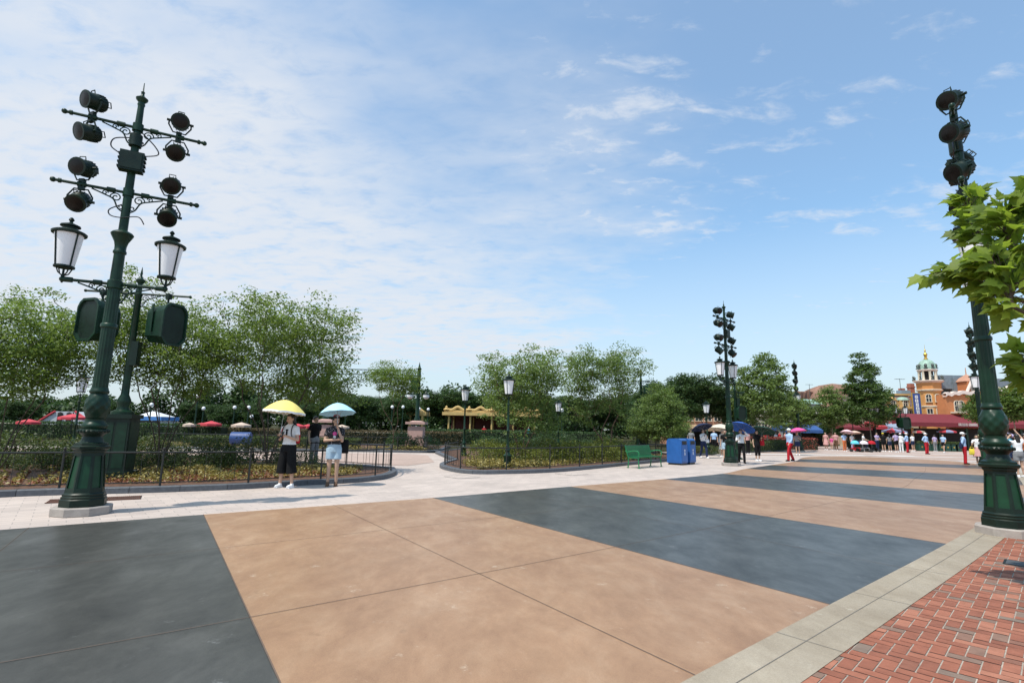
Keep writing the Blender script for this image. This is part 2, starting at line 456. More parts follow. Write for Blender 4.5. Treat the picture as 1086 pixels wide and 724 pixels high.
for i in range(-130, 150):
    for j in range(-50, 175):
        # herringbone cell: one lying brick and one standing brick per step
        for kind in (0, 1):
            gx = (i - 0) * bw; gy = j * bw
            if (i - j) % 4 == 0 and kind == 0: x0, y0, wx, wy = gx, gy, bl, bw
            elif (i - j) % 4 == 3 and kind == 1: x0, y0, wx, wy = gx, gy - 0 * bw, bw, bl
            else: continue
            cx_, cy_ = x0 + wx / 2, y0 + wy / 2
            X = 1.0 + cx_ * ca - cy_ * sa; Y = 2.6 + cx_ * sa + cy_ * ca
            if X < 0.5 or X > 12.5 or Y < 0.6 or Y > 11.5 or Y > X * 1.35 + 1.4: continue
            ok, d = right_of(X, Y)
            if not ok and d > 0.16: continue
            hx, hy = wx / 2 - gap / 2, wy / 2 - gap / 2
            zt = 0.0135 + rb.uniform(-0.0012, 0.0012)
            vs = [(X + a * ca - b_ * sa, Y + a * sa + b_ * ca, zt) for a, b_ in ((-hx, -hy), (hx, -hy), (hx, hy), (-hx, hy))]
            mb.add(vs, [(0, 1, 2, 3)], 1); tints.append(rb.random())
bo = mb.build('brick_pavement', [MORT, BRICK], smooth=0)
at_ = bo.data.attributes.new('tint', 'FLOAT', 'FACE'); at_.data.foreach_set('value', tints)
if bo.data.polygons[0].normal.z < 0: bo.data.polygons[0].flip()
tag(bo, kind='structure')
BR2 = paver_mat('far_brick', (0.37, 0.145, 0.085), (0.30, 0.12, 0.075), (0.40, 0.33, 0.27), 0.21, 0.105, R(30), 0.012)
mb = MB()
pl = [(8.3, 8.0), (12.5, 12.0), (16, 15.2), (19, 18.4), (22.3, 22), (26.3, 27.2), (60, 29), (60, -8), (12.6, -8), (12.6, 7.0)]
tag(sheet('far_brick_pavement', [(p[0] + 1.2, p[1] - 0.9) for p in pl], 0.0145, BR2), kind='structure')
GARD = mat('garden_ground', (0.045, 0.045, 0.022), 0.95, 0.5, 0.6, bump=0.3, spec=0.05)
tag(sheet('garden_ground', [(-4.3, 30.5), (-3.2, 36), (4, 39.3), (9.6, 37.2), (15, 41), (33, 60), (60, 85), (200, 95), (700, 1150), (-800, 1100), (-300, 140), (-120, 38), (-33, 30.0)], 0.004, GARD), kind='structure')
# far crossing: pink paving with pale stone bands
tag(sheet('far_paving', [(15, 36), (18.2, 36.2), (21.3, 37.6), (24.8, 37.9), (28.3, 35), (27.5, 29), (70, 30), (74, 62), (32, 62), (14, 43), (11, 38)], 0.008, PAVEP))
for a, b, wd in (((16.5, 37.8), (30, 39.8), 1.0), ((25.8, 38.8), (48, 37.6), 0.7), ((22, 42.5), (44, 46), 0.55), ((14, 46.5), (46, 49.5), 0.7), ((27.5, 33), (44, 33.5), 0.5)):
    p, q = Vector((*a, 0)), Vector((*b, 0)); n = (q - p).normalized(); n = Vector((-n.y, n.x, 0)) * wd / 2
    sheet('pale_path_band', [tuple((p - n)[:2]), tuple((q - n)[:2]), tuple((q + n)[:2]), tuple((p + n)[:2])], 0.013, WHITEP)
sheet('pink_path', [(-3.9, 20.5), (-3.2, 22.8), (-4.3, 28), (-5.6, 29.0), (-20, 27.5), (-32, 27), (-32, 23.5), (-16, 23.6), (-10, 22.2), (-6, 20.6)], 0.008, PAVEP)
# ------------------------------------------------------------------ ornate light posts
MESH = {}
def cached(key, fn):
    if key not in MESH: MESH[key] = fn()
    return MESH[key]
def octpanels(mb, r0, r1, z0, z1, n=8, mi_frame=0, mi_panel=1, rot=PI / 8, brd=0.16, deep=0.016):
    for k in range(n):
        a0, a1 = rot + 2 * PI * k / n, rot + 2 * PI * (k + 1) / n
        q = [Vector((r0 * math.cos(a0), r0 * math.sin(a0), z0)), Vector((r0 * math.cos(a1), r0 * math.sin(a1), z0)),
             Vector((r1 * math.cos(a1), r1 * math.sin(a1), z1)), Vector((r1 * math.cos(a0), r1 * math.sin(a0), z1))]
        def bl(u, v): return q[0].lerp(q[1], u).lerp(q[3].lerp(q[2], u), v)
        nrm = Vector((math.cos((a0 + a1) / 2), math.sin((a0 + a1) / 2), 0))
        bv = brd * 0.45
        inn = [bl(brd, bv), bl(1 - brd, bv), bl(1 - brd, 1 - bv), bl(brd, 1 - bv)]
        rec = [p - nrm * deep for p in inn]
        mb.add(q + inn, [(0, 1, 5, 4), (1, 2, 6, 5), (2, 3, 7, 6), (3, 0, 4, 7)], mi_frame)
        mb.add(inn + rec, [(0, 1, 5, 4), (1, 2, 6, 5), (2, 3, 7, 6), (3, 0, 4, 7)], mi_frame)
        mb.add(rec, [(0, 1, 2, 3)], mi_panel)
def scroll(c, r, turns, n=18, flip=1, s=1.0):
    out = []
    for i in range(n + 1):
        t = i / n; a = turns * 2 * PI * t
        rr = r * (1 - 0.75 * t)
        out.append((c[0] + flip * rr * math.cos(a), c[1], c[2] + s * rr * math.sin(a)))
    return out
def m_pedestal():
    mb = MB(); r8 = PI / 8
    mb.lathe([(0.315, 0.12), (0.315, 0.235), (0.30, 0.25)], 8, rot=r8)
    mb.lathe([(0.30, 0.25), (0.305, 0.275), (0.285, 0.29), (0.29, 0.315), (0.265, 0.34), (0.262, 0.37)], 8, rot=r8)
    octpanels(mb, 0.262, 0.205, 0.37, 0.96)
    mb.lathe([(0.205, 0.96), (0.225, 0.985), (0.225, 1.005), (0.265, 1.03), (0.27, 1.065), (0.235, 1.085), (0.235, 1.11), (0.19, 1.13)], 8, rot=r8)
    mb.lathe([(0.17, 1.12), (0.15, 1.17), (0.135, 1.22), (0.15, 1.25), (0.20, 1.285), (0.215, 1.31), (0.20, 1.335), (0.165, 1.35)], 20)
    for k in range(22):        # bead row under the ball
        a = 2 * PI * k / 22; mb.ell((0.207 * math.cos(a), 0.207 * math.sin(a), 1.31), (0.022, 0.022, 0.028), 6, 4)
    return mb.mesh('pedestal', [DKGREEN, GREEN2], 35)
def m_ball():
    mb = MB()
    mb.lathe([(0.165, 1.35), (0.185, 1.385), (0.18, 1.42), (0.145, 1.45), (0.135, 1.48), (0.14, 1.51)], 24)
    prof = []
    N = 14
    vs, fs = [], []
    n = 40
    for i in range(N + 1):
        t = i / N; z = 1.50 + 0.43 * t
        for k in range(n):
            a = 2 * PI * k / n
            r = 0.115 + 0.062 * math.sin(PI * min(1, t * 1.02)) ** 0.8
            # leaf lobes crossing the ball
            r += 0.008 * math.sin(8 * a + 5.5 * PI * t) * math.sin(PI * t) + 0.007 * math.sin(8 * a - 5.5 * PI * t) * math.sin(PI * t)
            vs.append((r * math.cos(a), r * math.sin(a), z))
    for i in range(N):
        for k in range(n):
            l = (k + 1) % n; fs.append((i * n + k, i * n + l, (i + 1) * n + l, (i + 1) * n + k))
    mb.add(vs, fs)
    mb.lathe([(0.115, 1.925), (0.135, 1.94), (0.14, 1.97), (0.125, 1.99), (0.118, 2.03)], 24)
    return mb.mesh('acanthus_ball', GREEN, 60)
def m_shaft():
    mb = MB()
    mb.lathe([(0.112, 2.02), (0.105, 3.05)], 32, flute=0.09)
    mb.lathe([(0.107, 3.04), (0.122, 3.055), (0.122, 3.10), (0.107, 3.12)], 24)
    mb.lathe([(0.103, 3.12), (0.094, 3.74)], 32, flute=0.09)
    mb.lathe([(0.096, 3.73), (0.115, 3.745), (0.115, 3.87), (0.096, 3.885)], 24)
    mb.lathe([(0.088, 3.88), (0.082, 4.36), (0.10, 4.375), (0.10, 4.41), (0.086, 4.43), (0.088, 4.5), (0.105, 4.58), (0.16, 4.69), (0.172, 4.72), (0.15, 4.75), (0.075, 4.79)], 24)
    mb.lathe([(0.07, 4.78), (0.062, 6.45)], 20); mb.lathe([(0.062, 6.45), (0.05, 7.2)], 20)
    return mb.mesh('shaft', GREEN, 40)
def m_finial():
    mb = MB()
    mb.lathe([(0.05, 7.18), (0.062, 7.22), (0.05, 7.26), (0.09, 7.31), (0.098, 7.34), (0.06, 7.37), (0.03, 7.40), (0.025, 7.45), (0.034, 7.47), (0.012, 7.50), (0.006, 7.66)], 16)
    return mb.mesh('finial', GREEN, 50)
def m_arm(L):
    mb = MB()
    mb.tube([(-L, 0, 0), (L, 0, 0)], 0.026, 10)
    for s in (-1, 1):
        mb.ell((s * (L + 0.02), 0, 0), (0.045, 0.045, 0.045), 10, 6)
        mb.tube([(s * (L - 0.09), 0, 0), (s * (L - 0.05), 0, 0)], 0.042, 10)
        for q in (0.25, 0.66): mb.tube([(s * (q - 0.06), 0, 0), (s * (q + 0.06), 0, 0)], 0.046, 10)
    mb.lathe([(0.085, -0.07), (0.085, 0.07)], 16)
    return mb.mesh('crossarm', GREEN, 40)
def m_brackets():
    mb = MB()
    for s in (-1, 1):
        mb.tube(catmull([(s * 0.06, 0, -0.36), (s * 0.13, 0, -0.3), (s * 0.2, 0, -0.16), (s * 0.33, 0, -0.1), (s * 0.52, 0, -0.035)], 5), 0.013, 6)
        mb.tube(scroll((s * 0.17, 0, -0.12), 0.085, 1.4, flip=s), 0.011, 6)
        mb.tube(scroll((s * 0.33, 0, -0.065), 0.045, 1.3, flip=-s), 0.009, 6)
        mb.tube(scroll((s * 0.09, 0, -0.28), 0.05, 1.2, flip=s, s=-1), 0.010, 6)
    return mb.mesh('scroll_bracket', GREEN, 40)
def m_spot():
    """lamp barrel pointing along +Z about the origin"""
    mb = MB()
    mb.lathe([(0.085, -0.17), (0.125, -0.15), (0.138, -0.10), (0.138, -0.02), (0.146, -0.01), (0.146, 0.02), (0.14, 0.03), (0.14, 0.13), (0.155, 0.14), (0.155, 0.165), (0.142, 0.166)], 20)
    for k in range(16):       # cooling fins at the back
        a = 2 * PI * k / 16; mb.box((0.134 * math.cos(a), 0.134 * math.sin(a), -0.07), (0.03, 0.008, 0.11), a)
    for s in (-1, 1):         # rear handles and latch loops
        mb.tube([(0.06 * s, -0.05, -0.16), (0.06 * s, -0.05, -0.225), (0.06 * s, 0.05, -0.225), (0.06 * s, 0.05, -0.16)], 0.010, 6)
    mb.tube([(-0.05, 0.14, 0.02), (-0.05, 0.19, 0.02), (0.05, 0.19, 0.02), (0.05, 0.14, 0.02)], 0.009, 6)
    return mb.mesh('spotlight', DKGREEN, 35)
def m_lens():
    mb = MB(); mb.lathe([(0.138, 0.160), (0.10, 0.172), (0.0, 0.178)], 20, cap=False)
    return mb.mesh('lens', LENS, 60)
def m_yoke():
    """U yoke from the origin (clamp on the arm) up to pivots at z=0.30"""
    mb = MB()
    pts = [(-0.175, 0, 0.32), (-0.178, 0, 0.22), (-0.10, 0, 0.085), (0.10, 0, 0.085), (0.178, 0, 0.22), (0.175, 0, 0.32)]
    mb.tube(pts, 0.014, 6)
    mb.box((0, 0, 0.05), (0.09, 0.06, 0.10)); mb.tube([(0, -0.07, 0.03), (0, 0.07, 0.03)], 0.012, 6)
    for s in (-1, 1): mb.tube([(s * 0.15, 0, 0.30), (s * 0.215, 0, 0.30)], 0.024, 8)
    return mb.mesh('yoke', DKGREEN, 35)
def m_lantern():
    mb = MB()
    mb.lathe([(0.012, -0.06), (0.028, -0.03), (0.02, 0.0), (0.03, 0.06), (0.018, 0.09), (0.018, 0.16)], 10)
    for k in range(4):
        a = PI / 4 + PI / 2 * k; c, s = math.cos(a), math.sin(a)
        mb.tube([(0.02 * c, 0.02 * s, 0.06), (0.09 * c, 0.09 * s, 0.10), (0.135 * c, 0.135 * s, 0.19)], 0.011, 6)
        mb.tube([(0.150 * c, 0.150 * s, 0.205), (0.226 * c, 0.226 * s, 0.755)], 0.013, 6)
    mb.lathe([(0.13, 0.185), (0.158, 0.19), (0.158, 0.215), (0.146, 0.22)], 20)
    mb.lathe([(0.215, 0.745), (0.262, 0.75), (0.268, 0.78), (0.235, 0.80), (0.14, 0.835), (0.11, 0.85), (0.11, 0.875), (0.155, 0.885), (0.15, 0.905), (0.05, 0.945), (0.03, 0.95), (0.025, 0.975), (0.045, 1.0), (0.03, 1.03), (0.0, 1.05)], 20, cap=False)
    return mb.mesh('lantern', DKGREEN, 40)
def m_glass():
    mb = MB(); mb.lathe([(0.0, 0.20), (0.142, 0.205), (0.218, 0.755), (0.0, 0.76)], 20, cap=False)
    return mb.mesh('glass', GLASSW, 60)
def add_lantern(parent, loc):
    l = link('lantern', cached('lantern', m_lantern), parent, loc); l.scale = (0.93, 0.93, 1.04); link('glass', cached('glass', m_glass), l)
    return l
def light_post(label, loc, rz, heads, group='ornate light posts with eight spotlights', lantern_rz=0.0, boxes=True):
    t = thing('ornate_light_post', label, 'light post', loc, rz, group)
    def pl():
        mb = MB(); mb.lathe([(0.41, 0.0), (0.41, 0.11), (0.395, 0.125)], 8, rot=PI / 8); return mb.mesh('plinth', PLINTH, 30)
    link('plinth', cached('plinth', pl), t)
    link('pedestal', cached('pedestal', m_pedestal), t); link('acanthus_ball', cached('ball', m_ball), t)
    link('shaft', cached('shaft', m_shaft), t); link('finial', cached('finial', m_finial), t)
    for z in (5.5, 6.76):
        a = link('crossarm', cached('arm', lambda: m_arm(1.03)), t, (0, 0, z))
        link('scroll_bracket', cached('brk', m_brackets), a)
    la = link('lantern_arm', cached('larm', lambda: m_arm(0.72)), t, (0, 0, 3.82), lantern_rz)
    link('scroll_bracket', cached('brk', m_brackets), la)
    for s in (-1, 1):
        v = Vector((s * 0.74, 0, 3.82)); v.rotate(Euler((0, 0, lantern_rz)))
        add_lantern(t, v)
    for (z, x, up, yaw, tilt) in heads:
        s = 1 if up else -1
        y = link('yoke', cached('yoke', m_yoke), t)
        M = Matrix.Translation((x, 0, z)) @ Matrix.Rotation(R(yaw), 4, 'Z')
        if not up: M = M @ Matrix.Rotation(PI, 4, 'Y')
        y.matrix_local = M
        d = Vector((0, -math.cos(R(tilt)), -math.sin(R(tilt)))); d.rotate(Euler((0, 0, R(yaw))))
        sp = link('spotlight', cached('spot', m_spot), t)
        sp.matrix_local = Matrix.Translation((x, 0, z + s * 0.30)) @ aim(d)
        link('lens', cached('lens', m_lens), sp)
    if boxes:
        def cb():
            mb = MB(); mb.box((0, -0.09, 6.05), (0.36, 0.16, 0.36)); mb.box((0, -0.175, 6.05), (0.30, 0.02, 0.30))
            for k in range(4): mb.box((-0.19, -0.09, 5.93 + 0.08 * k), (0.03, 0.1, 0.03)); mb.box((0.19, -0.09, 5.93 + 0.08 * k), (0.03, 0.1, 0.03))
            mb.lathe([(0.10, 6.38), (0.10, 6.60), (0.07, 6.62)], 14, c=(0, -0.03, 0)); return mb.mesh('control_box', DKGREEN, 30)
        link('control_box', cached('cbox', cb), t)
        for q, (pts_, r_) in enumerate((([(-0.08, -0.05, 6.52), (-0.3, -0.06, 6.44), (-0.33, -0.06, 6.28), (-0.16, -0.08, 6.16)], 0.011), ([(0.08, -0.05, 6.66), (0.3, -0.06, 6.45), (0.36, -0.06, 6.3), (0.14, -0.08, 6.2)], 0.011), ([(-0.06, -0.05, 5.25), (-0.22, -0.07, 5.12), (-0.2, -0.07, 5.02), (-0.05, -0.08, 5.0), (0.2, -0.08, 5.06), (0.3, -0.08, 4.94)], 0.010))):
            link('cable', cached(('cable', q), lambda: MB().tube(catmull(pts_, 6), r_, 6).mesh('cable', BLACKM, 40)), t)
    return t
H_L = [(6.76, -0.66, 1, -50, 12), (6.76, -0.68, 0, -50, 18), (6.76, 0.63, 1, 5, 18), (6.76, 0.63, 0, 0, 32),
       (5.5, -0.66, 1, -28, 15), (5.5, -0.66, 0, -8, 38), (5.5, 0.63, 1, 0, 28), (5.5, 0.63, 0, 2, 40)]
PL = light_post('tall green light post on concrete plinth beside left planting bed, behind the charcoal stripe', gnd(86.5, 544.5), R(28), H_L, lantern_rz=R(-6))
PR = light_post('tall green light post beside the red brick pavement, its lamps above plane tree leaves', gnd(1069, 567.5), R(47 + 180), [(6.76, 0.66, 1, 66, 22), (6.76, 0.68, 0, 58, 16), (6.76, -0.63, 1, -50, 20), (6.76, -0.63, 0, -20, 30),
       (5.5, 0.66, 1, 48, 25), (5.5, 0.66, 0, 62, 34), (5.5, -0.63, 1, -40, 28), (5.5, -0.63, 0, 20, 40)], lantern_rz=R(3))
PC = light_post('tall green light post standing between the blue bins and the red trousered walker', gnd(775.5, 493.6), R(42), [(6.76, -0.66, 1, -20, 14), (6.76, -0.66, 0, -15, 28), (6.76, 0.63, 1, 25, 18), (6.76, 0.63, 0, 35, 32),
       (5.5, -0.66, 1, -10, 15), (5.5, -0.66, 0, 20, 42), (5.5, 0.63, 1, 40, 28), (5.5, 0.63, 0, 2, 45)], lantern_rz=R(4))
PF = light_post('slender distant green light post beside the pink umbrella, in front of blue awning', at(848.5, 478.5, 44.0) * 1.0, R(60), H_L, lantern_rz=R(10))
PF.location.z = 0
PB = light_post('green light post seen half hidden behind the thick nearer post at right', Vector((24.9, 28.0, 0)), R(225), H_L)
for o in (PL, PR, PC): o.location.z = 0.006
PR.location.z = 0.012

# ------------------------------------------------------------------ smaller lamp posts
def m_lpost(h):
    mb = MB()
    mb.lathe([(0.17, 0.0), (0.17, 0.10), (0.14, 0.13), (0.135, 0.36), (0.155, 0.39), (0.155, 0.42), (0.10, 0.46), (0.075, 0.55), (0.10, 0.58), (0.10, 0.62), (0.065, 0.68), (0.058, 0.8)], 12)
    mb.lathe([(0.056, 0.8), (0.05, 1.25), (0.066, 1.27), (0.066, 1.31), (0.048, 1.33), (0.04, h - 0.25), (0.055, h - 0.22), (0.055, h - 0.17), (0.036, h - 0.15), (0.036, h)], 16, flute=0.08)
    return mb.mesh('pole', GREEN, 40)
def lamp(label, loc, h=2.45, s=1.0, group='green lamp posts with one white lantern'):
    t = thing('lamp_post', label, 'lamp post', loc, 0.4, group)
    link('pole', cached(('lp', h), lambda: m_lpost(h)), t)
    l = add_lantern(t, (0, 0, h)); l.scale = (s * 0.97, s * 0.97, s * 0.97)
    return t
def z0(v, z=0.0): return Vector((v[0], v[1], z))
lamp('green lamp post rising from the middle bed behind its black railing', z0(at(538.5, 470, 19.3), 0.1), 2.42, 0.95)
lamp('green lamp post at the back of the middle bed, left of the olive trees', z0(at(492, 470, 26.5), 0.1), 2.5, 1.0)
lamp('green lamp post standing behind the woman with white bag', z0(at(750.5, 470, 34.5), 0.1), 2.4, 1.0)
lamp('tiny lamp post under the dark tree beside the parked strollers', z0(at(906, 470, 55)), 2.5)
lamp('green lamp post beyond left railing, in front of the red parasols', z0(at(77.5, 470, 22.5)), 2.45, 1.1)
lamp('lamp post half hidden by leaves to the right of the middle bed trees', z0(at(592, 470, 34)), 2.4)
def twin(label, px, Y, h, zsp=0.45, box=False, rz=0.2):
    t = thing('twin_lamp_post', label, 'lamp post', z0(at(px, 470, Y)), rz, 'green posts with two white lanterns')
    link('pole', cached(('lp', h), lambda: m_lpost(h)), t)
    mb = MB(); mb.tube([(-zsp, 0, h - 0.1), (zsp, 0, h - 0.1)], 0.03, 8); mb.lathe([(0.04, h), (0.07, h + 0.1), (0.02, h + 0.25), (0.005, h + 0.5)], 10)
    mb.build('crossarm', GREEN, t)
    for s in (-1, 1): add_lantern(t, (s * zsp, 0, h - 0.1))
    if box: speaker(t, (0, -0.2, h - 0.8), 0, 1.5)
    return t
def m_speaker():
    """horn cabinet: chamfered rounded front, flat sides, opening towards -Y"""
    mb = MB()
    def prof(s):
        w_, h_ = 0.30 * s, 0.36 * s
        return [(-w_, -h_ + 0.12 * s), (-w_ + 0.14 * s, -h_), (w_ - 0.14 * s, -h_), (w_, -h_ + 0.12 * s), (w_, h_ - 0.14 * s), (w_ - 0.05 * s, h_ - 0.06 * s), (w_ - 0.14 * s, h_), (-w_ + 0.14 * s, h_), (-w_ + 0.05 * s, h_ - 0.06 * s), (-w_, h_ - 0.14 * s)]
    def ring(y, s): return [(x, y, z) for x, z in prof(s)]
    rs = [ring(0.28, 0.80), ring(0.24, 0.90), ring(-0.20, 1.0), ring(-0.22, 1.07), ring(-0.28, 1.07), ring(-0.28, 0.96), ring(-0.24, 0.93)]
    n = 10; vs = [p for r in rs for p in r]; fs = []
    for i in range(len(rs) - 1):
        for k in range(n): l = (k + 1) % n; fs.append((i * n + k, i * n + l, (i + 1) * n + l, (i + 1) * n + k))
    fs.append(tuple(range(n))); 
    mb.add(vs, fs, 0); mb.add(rs[-1], [tuple(range(n - 1, -1, -1))], 1)
    mb.box((0, 0.05, 0.36), (0.05, 0.3, 0.03)); mb.box((-0.31, 0.05, 0.1), (0.02, 0.05, 0.5)); mb.box((0.31, 0.05, 0.1), (0.02, 0.05, 0.5))
    return mb.mesh('speaker_cabinet', [GREEN, DKGREEN], 30)
def speaker(parent, loc, rz, s=1.0):
    o = link('speaker_cabinet', cached('spk', m_speaker), parent, loc, rz); o.scale = (s, s, s)
    return o
twin('green post with two white lanterns beside the tall dark tree, behind the crowd', 930, 53, 3.6, 0.3)
twin('green post with two white lanterns and a green box, left of orange tower', 958, 52, 3.5, 0.62, True)
def speaker_post(label, loc, rz, h, sp, cab=True, arm=0.95, zarm=4.25, drop=0.72, ss=1.0):
    t = thing('speaker_post', label, 'speaker post', loc, rz, 'green posts carrying speaker boxes')
    mb = MB()
    z = 1.55 if cab else 0.0
    mb.lathe([(0.25, z), (0.25, z + 0.06), (0.14, z + 0.12), (0.12, z + 0.2), (0.15, z + 0.28), (0.15, z + 0.36), (0.09, z + 0.5), (0.085, z + 0.7), (0.075, h - 0.5), (0.09, h - 0.48), (0.09, h - 0.42), (0.06, h - 0.4), (0.055, h - 0.15), (0.10, h - 0.1), (0.11, h - 0.05), (0.05, h), (0.02, h + 0.08), (0.03, h + 0.12), (0.005, h + 0.3)], 16)
    mb.build('post', GREEN, t)
    if cab:
        m2 = MB(); m2.box((0, 0, 0.08), (0.78, 0.70, 0.16)); m2.box((0, 0, 1.50), (0.72, 0.64, 0.10))
        m2.box((0, 0, 0.8), (0.62, 0.54, 1.32), mi=0)
        for x in (-0.15, 0.15): m2.box((x, -0.272, 0.8), (0.24, 0.012, 1.1), mi=1); m2.box((x, 0.272, 0.8), (0.24, 0.012, 1.1), mi=1)
        for s in (-1, 1): m2.box((s * 0.312, 0, 0.8), (0.012, 0.42, 1.1), mi=1)
        m2.build('base_cabinet', [DKGREEN, GREEN], t, 30)
    m3 = MB(); m3.tube([(-arm - 0.25, 0, zarm), (arm + 0.25, 0, zarm)], 0.028, 8)
    for s in (-1, 1): m3.ell((s * (arm + 0.27), 0, zarm), (0.04,) * 3, 8, 6)
    ar = m3.build('crossarm', GREEN, t); link('scroll_bracket', cached('brk', m_brackets), ar, (0, 0, zarm))
    for (x, yaw) in sp:
        s = speaker(t, (x, -0.02, zarm - drop), yaw, 1.0); s.scale = (ss, ss * 1.05, ss * 1.28)
        m4 = MB(); hh_ = drop / (ss * 1.28); m4.tube([(0, 0, 0.36), (0, 0, hh_)], 0.022, 8); m4.box((0, 0, hh_ - .02), (0.10, 0.09, 0.10)); m4.build('hanger', DKGREEN, s)
    m5 = MB(); m5.box((0.12, -0.02, 3.1), (0.16, 0.22, 0.62)); m5.box((0.205, -0.02, 3.1), (0.01, 0.17, 0.54)); m5.build('junction_box', DKGREEN, t, 30)
    return t
SP1 = speaker_post('green post carrying two speaker boxes, on a tall cabinet inside the left bed', z0(at(124, 480, 13.4), 0.1), R(12), 5.1, [(-0.80, R(-28)), (0.72, R(62))], arm=0.95, zarm=4.68, drop=0.8, ss=1.12)
SP2 = speaker_post('green post with speaker box behind the middle light post, above the umbrellas', z0(at(782, 470, 30.0)), R(0), 4.3, [(0.22, R(15))], False, 0.25, 3.75, 1.2, 0.85)
SP3 = speaker_post('dark ornate post on a green cabinet behind the bench, rising through foliage', z0(at(681, 470, 35)), R(10), 5.25, [(0.5, R(30))], True, 0.35, 4.75, 0.6, 0.75)

# ------------------------------------------------------------------ planting beds: kerb, mulch, railing
def kerb_bed(label, pts, closed_back, w_=0.22, h=0.125, bedname='planting_bed'):
    """pts: smooth front line; closed_back: points closing the bed behind"""
    front = [Vector((p[0], p[1], 0)) for p in pts]
    loop = front + [Vector((p[0], p[1], 0)) for p in closed_back]
    n = len(loop)
    ar = sum(loop[i].x * loop[(i + 1) % n].y - loop[(i + 1) % n].x * loop[i].y for i in range(n))
    sgn = 1 if ar > 0 else -1
    inner = []
    for i in range(n):
        t = (loop[(i + 1) % n] - loop[i - 1]).normalized()
        inner.append(loop[i] + Vector((-t.y, t.x, 0)) * w_ * sgn)
    mb = MB()
    # kerb stones about 0.9 m long with thin joints
    Ls = [0]
    for i in range(n): Ls.append(Ls[-1] + (loop[(i + 1) % n] - loop[i]).length)
    def pt(arr, s):
        s = s % Ls[-1]; i = max(0, bisect.bisect_right(Ls, s) - 1)
        t = (s - Ls[i]) / max(1e-6, Ls[i + 1] - Ls[i]); return arr[i].lerp(arr[(i + 1) % n], t)
    k = int(Ls[-1] / 0.9); st = Ls[-1] / k
    for q in range(k):
        s0, s1 = q * st + 0.004, (q + 1) * st - 0.004
        for a, b in ((s0, (s0 + s1) / 2), ((s0 + s1) / 2, s1)):
            A, B, C, D = pt(loop, a), pt(loop, b), pt(inner, b), pt(inner, a)
            c_ = 0.012
            vs = [(A.x, A.y, 0), (B.x, B.y, 0), (C.x, C.y, 0), (D.x, D.y, 0)]
            e = lambda P, Q: P.lerp(Q, c_ / w_)
            vs += [(A.x, A.y, h - c_), (B.x, B.y, h - c_)] + [tuple(e(A, D)[:2]) + (h,), tuple(e(B, C)[:2]) + (h,), (C.x, C.y, h), (D.x, D.y, h)]
            fs = [(0, 1, 5, 4), (4, 5, 7, 6), (6, 7, 8, 9), (3, 9, 8, 2), (0, 4, 6, 9, 3), (1, 2, 8, 7, 5)]
            mb.add(vs, fs)
    ko = mb.build('bed_kerb', GRANITE, smooth=0); tag(ko, kind='structure')
    so = sheet('bed_soil', [(p.x, p.y) for p in inner], 0.09, SOIL)
    return loop, inner
def railing(label, path, h=0.74, base=0.09, spacing=1.75, group='black railings round the beds', bal=0.15):
    P = [Vector((p[0], p[1], 0)) for p in path]
    L = [0]
    for i in range(len(P) - 1): L.append(L[-1] + (P[i + 1] - P[i]).length)
    def pt(s):
        i = min(max(0, bisect.bisect_right(L, s) - 1), len(P) - 2)
        return P[i].lerp(P[i + 1], (s - L[i]) / max(1e-6, L[i + 1] - L[i]))
    t = thing('bed_railing', label, 'railing', (P[0].x, P[0].y, base), 0, group); o = P[0]
    n = max(1, round(L[-1] / spacing)); st = L[-1] / n
    mp = cached('rpost', lambda: MB().lathe([(0.022, 0), (0.022, 0.75), (0.03, 0.755), (0.03, 0.775), (0.014, 0.785), (0.03, 0.81), (0.03, 0.83), (0.0, 0.855)], 10, cap=False).box((0, 0, 0.01), (0.09, 0.09, 0.02)).mesh('post', BLACKM, 40))
    for i in range(n + 1):
        p = pt(min(i * st, L[-1] - 1e-4)) - o
        link('post', mp, t, (p.x, p.y, 0))
    mb = MB(); steps = max(2, int(L[-1] / 0.3))
    for z, r in ((h, 0.019), (0.11, 0.011)):
        mb.tube([pt(min(L[-1] - 1e-4, L[-1] * i / steps)) - o + Vector((0, 0, z)) for i in range(steps + 1)], r, 6)
    mb.build('rail', BLACKM, t)
    m2 = MB(); s = bal
    while s < L[-1]:
        if abs((s / st) - round(s / st)) * st > 0.05:
            p = pt(s) - o; m2.tube([(p.x, p.y, 0.1), (p.x, p.y, h)], 0.0055, 4)
        s += bal
    b = m2.build('balusters', BLACKM, t); tag(b, kind='stuff')
    return t
FL = [gnd(*p) for p in ((-230, 545), (-100, 533.5), (0, 527.4), (62, 525), (155, 522.5), (220, 520.3), (258.5, 518.6), (319, 514.8), (376.6, 511.8), (402, 509), (416, 505.6), (420.5, 502.0), (418, 498.6))]
FLs = catmull(FL, 5)
BL = [(-4.5, 18.5), (-5.6, 19.2), (-7.4, 19.8), (-10.5, 21.2), (-17, 22.6), (-30, 22.5), (-33, 15)]
loopL, innL = kerb_bed('left', FLs, BL)
railL = offset(FLs, -0.17)
railing('long black railing in front of the left bed, running behind the two umbrella women', railL + offset([Vector((*p, 0)) for p in [(FLs[-1].x, FLs[-1].y)] + BL[:3]], -0.17)[1:], bal=0.3)
FM = [gnd(*p) for p in ((481, 489.5), (470, 492.5), (466, 495.2), (471, 498), (486, 501.2), (502, 502.6), (530.5, 502.6), (574.6, 501.4), (608, 499.2), (638.7, 496.2), (665, 493.4), (690, 491), (712, 488.8), (722, 487))]
FMs = catmull(FM, 5)
BM = [(10.2, 31.5), (9.5, 37), (4, 39), (-3, 36), (-4.2, 30)]
loopM, innM = kerb_bed('middle', FMs, BM)
railing('black railing curving round the middle bed behind the green bench', offset(FMs, -0.17), bal=0.22)
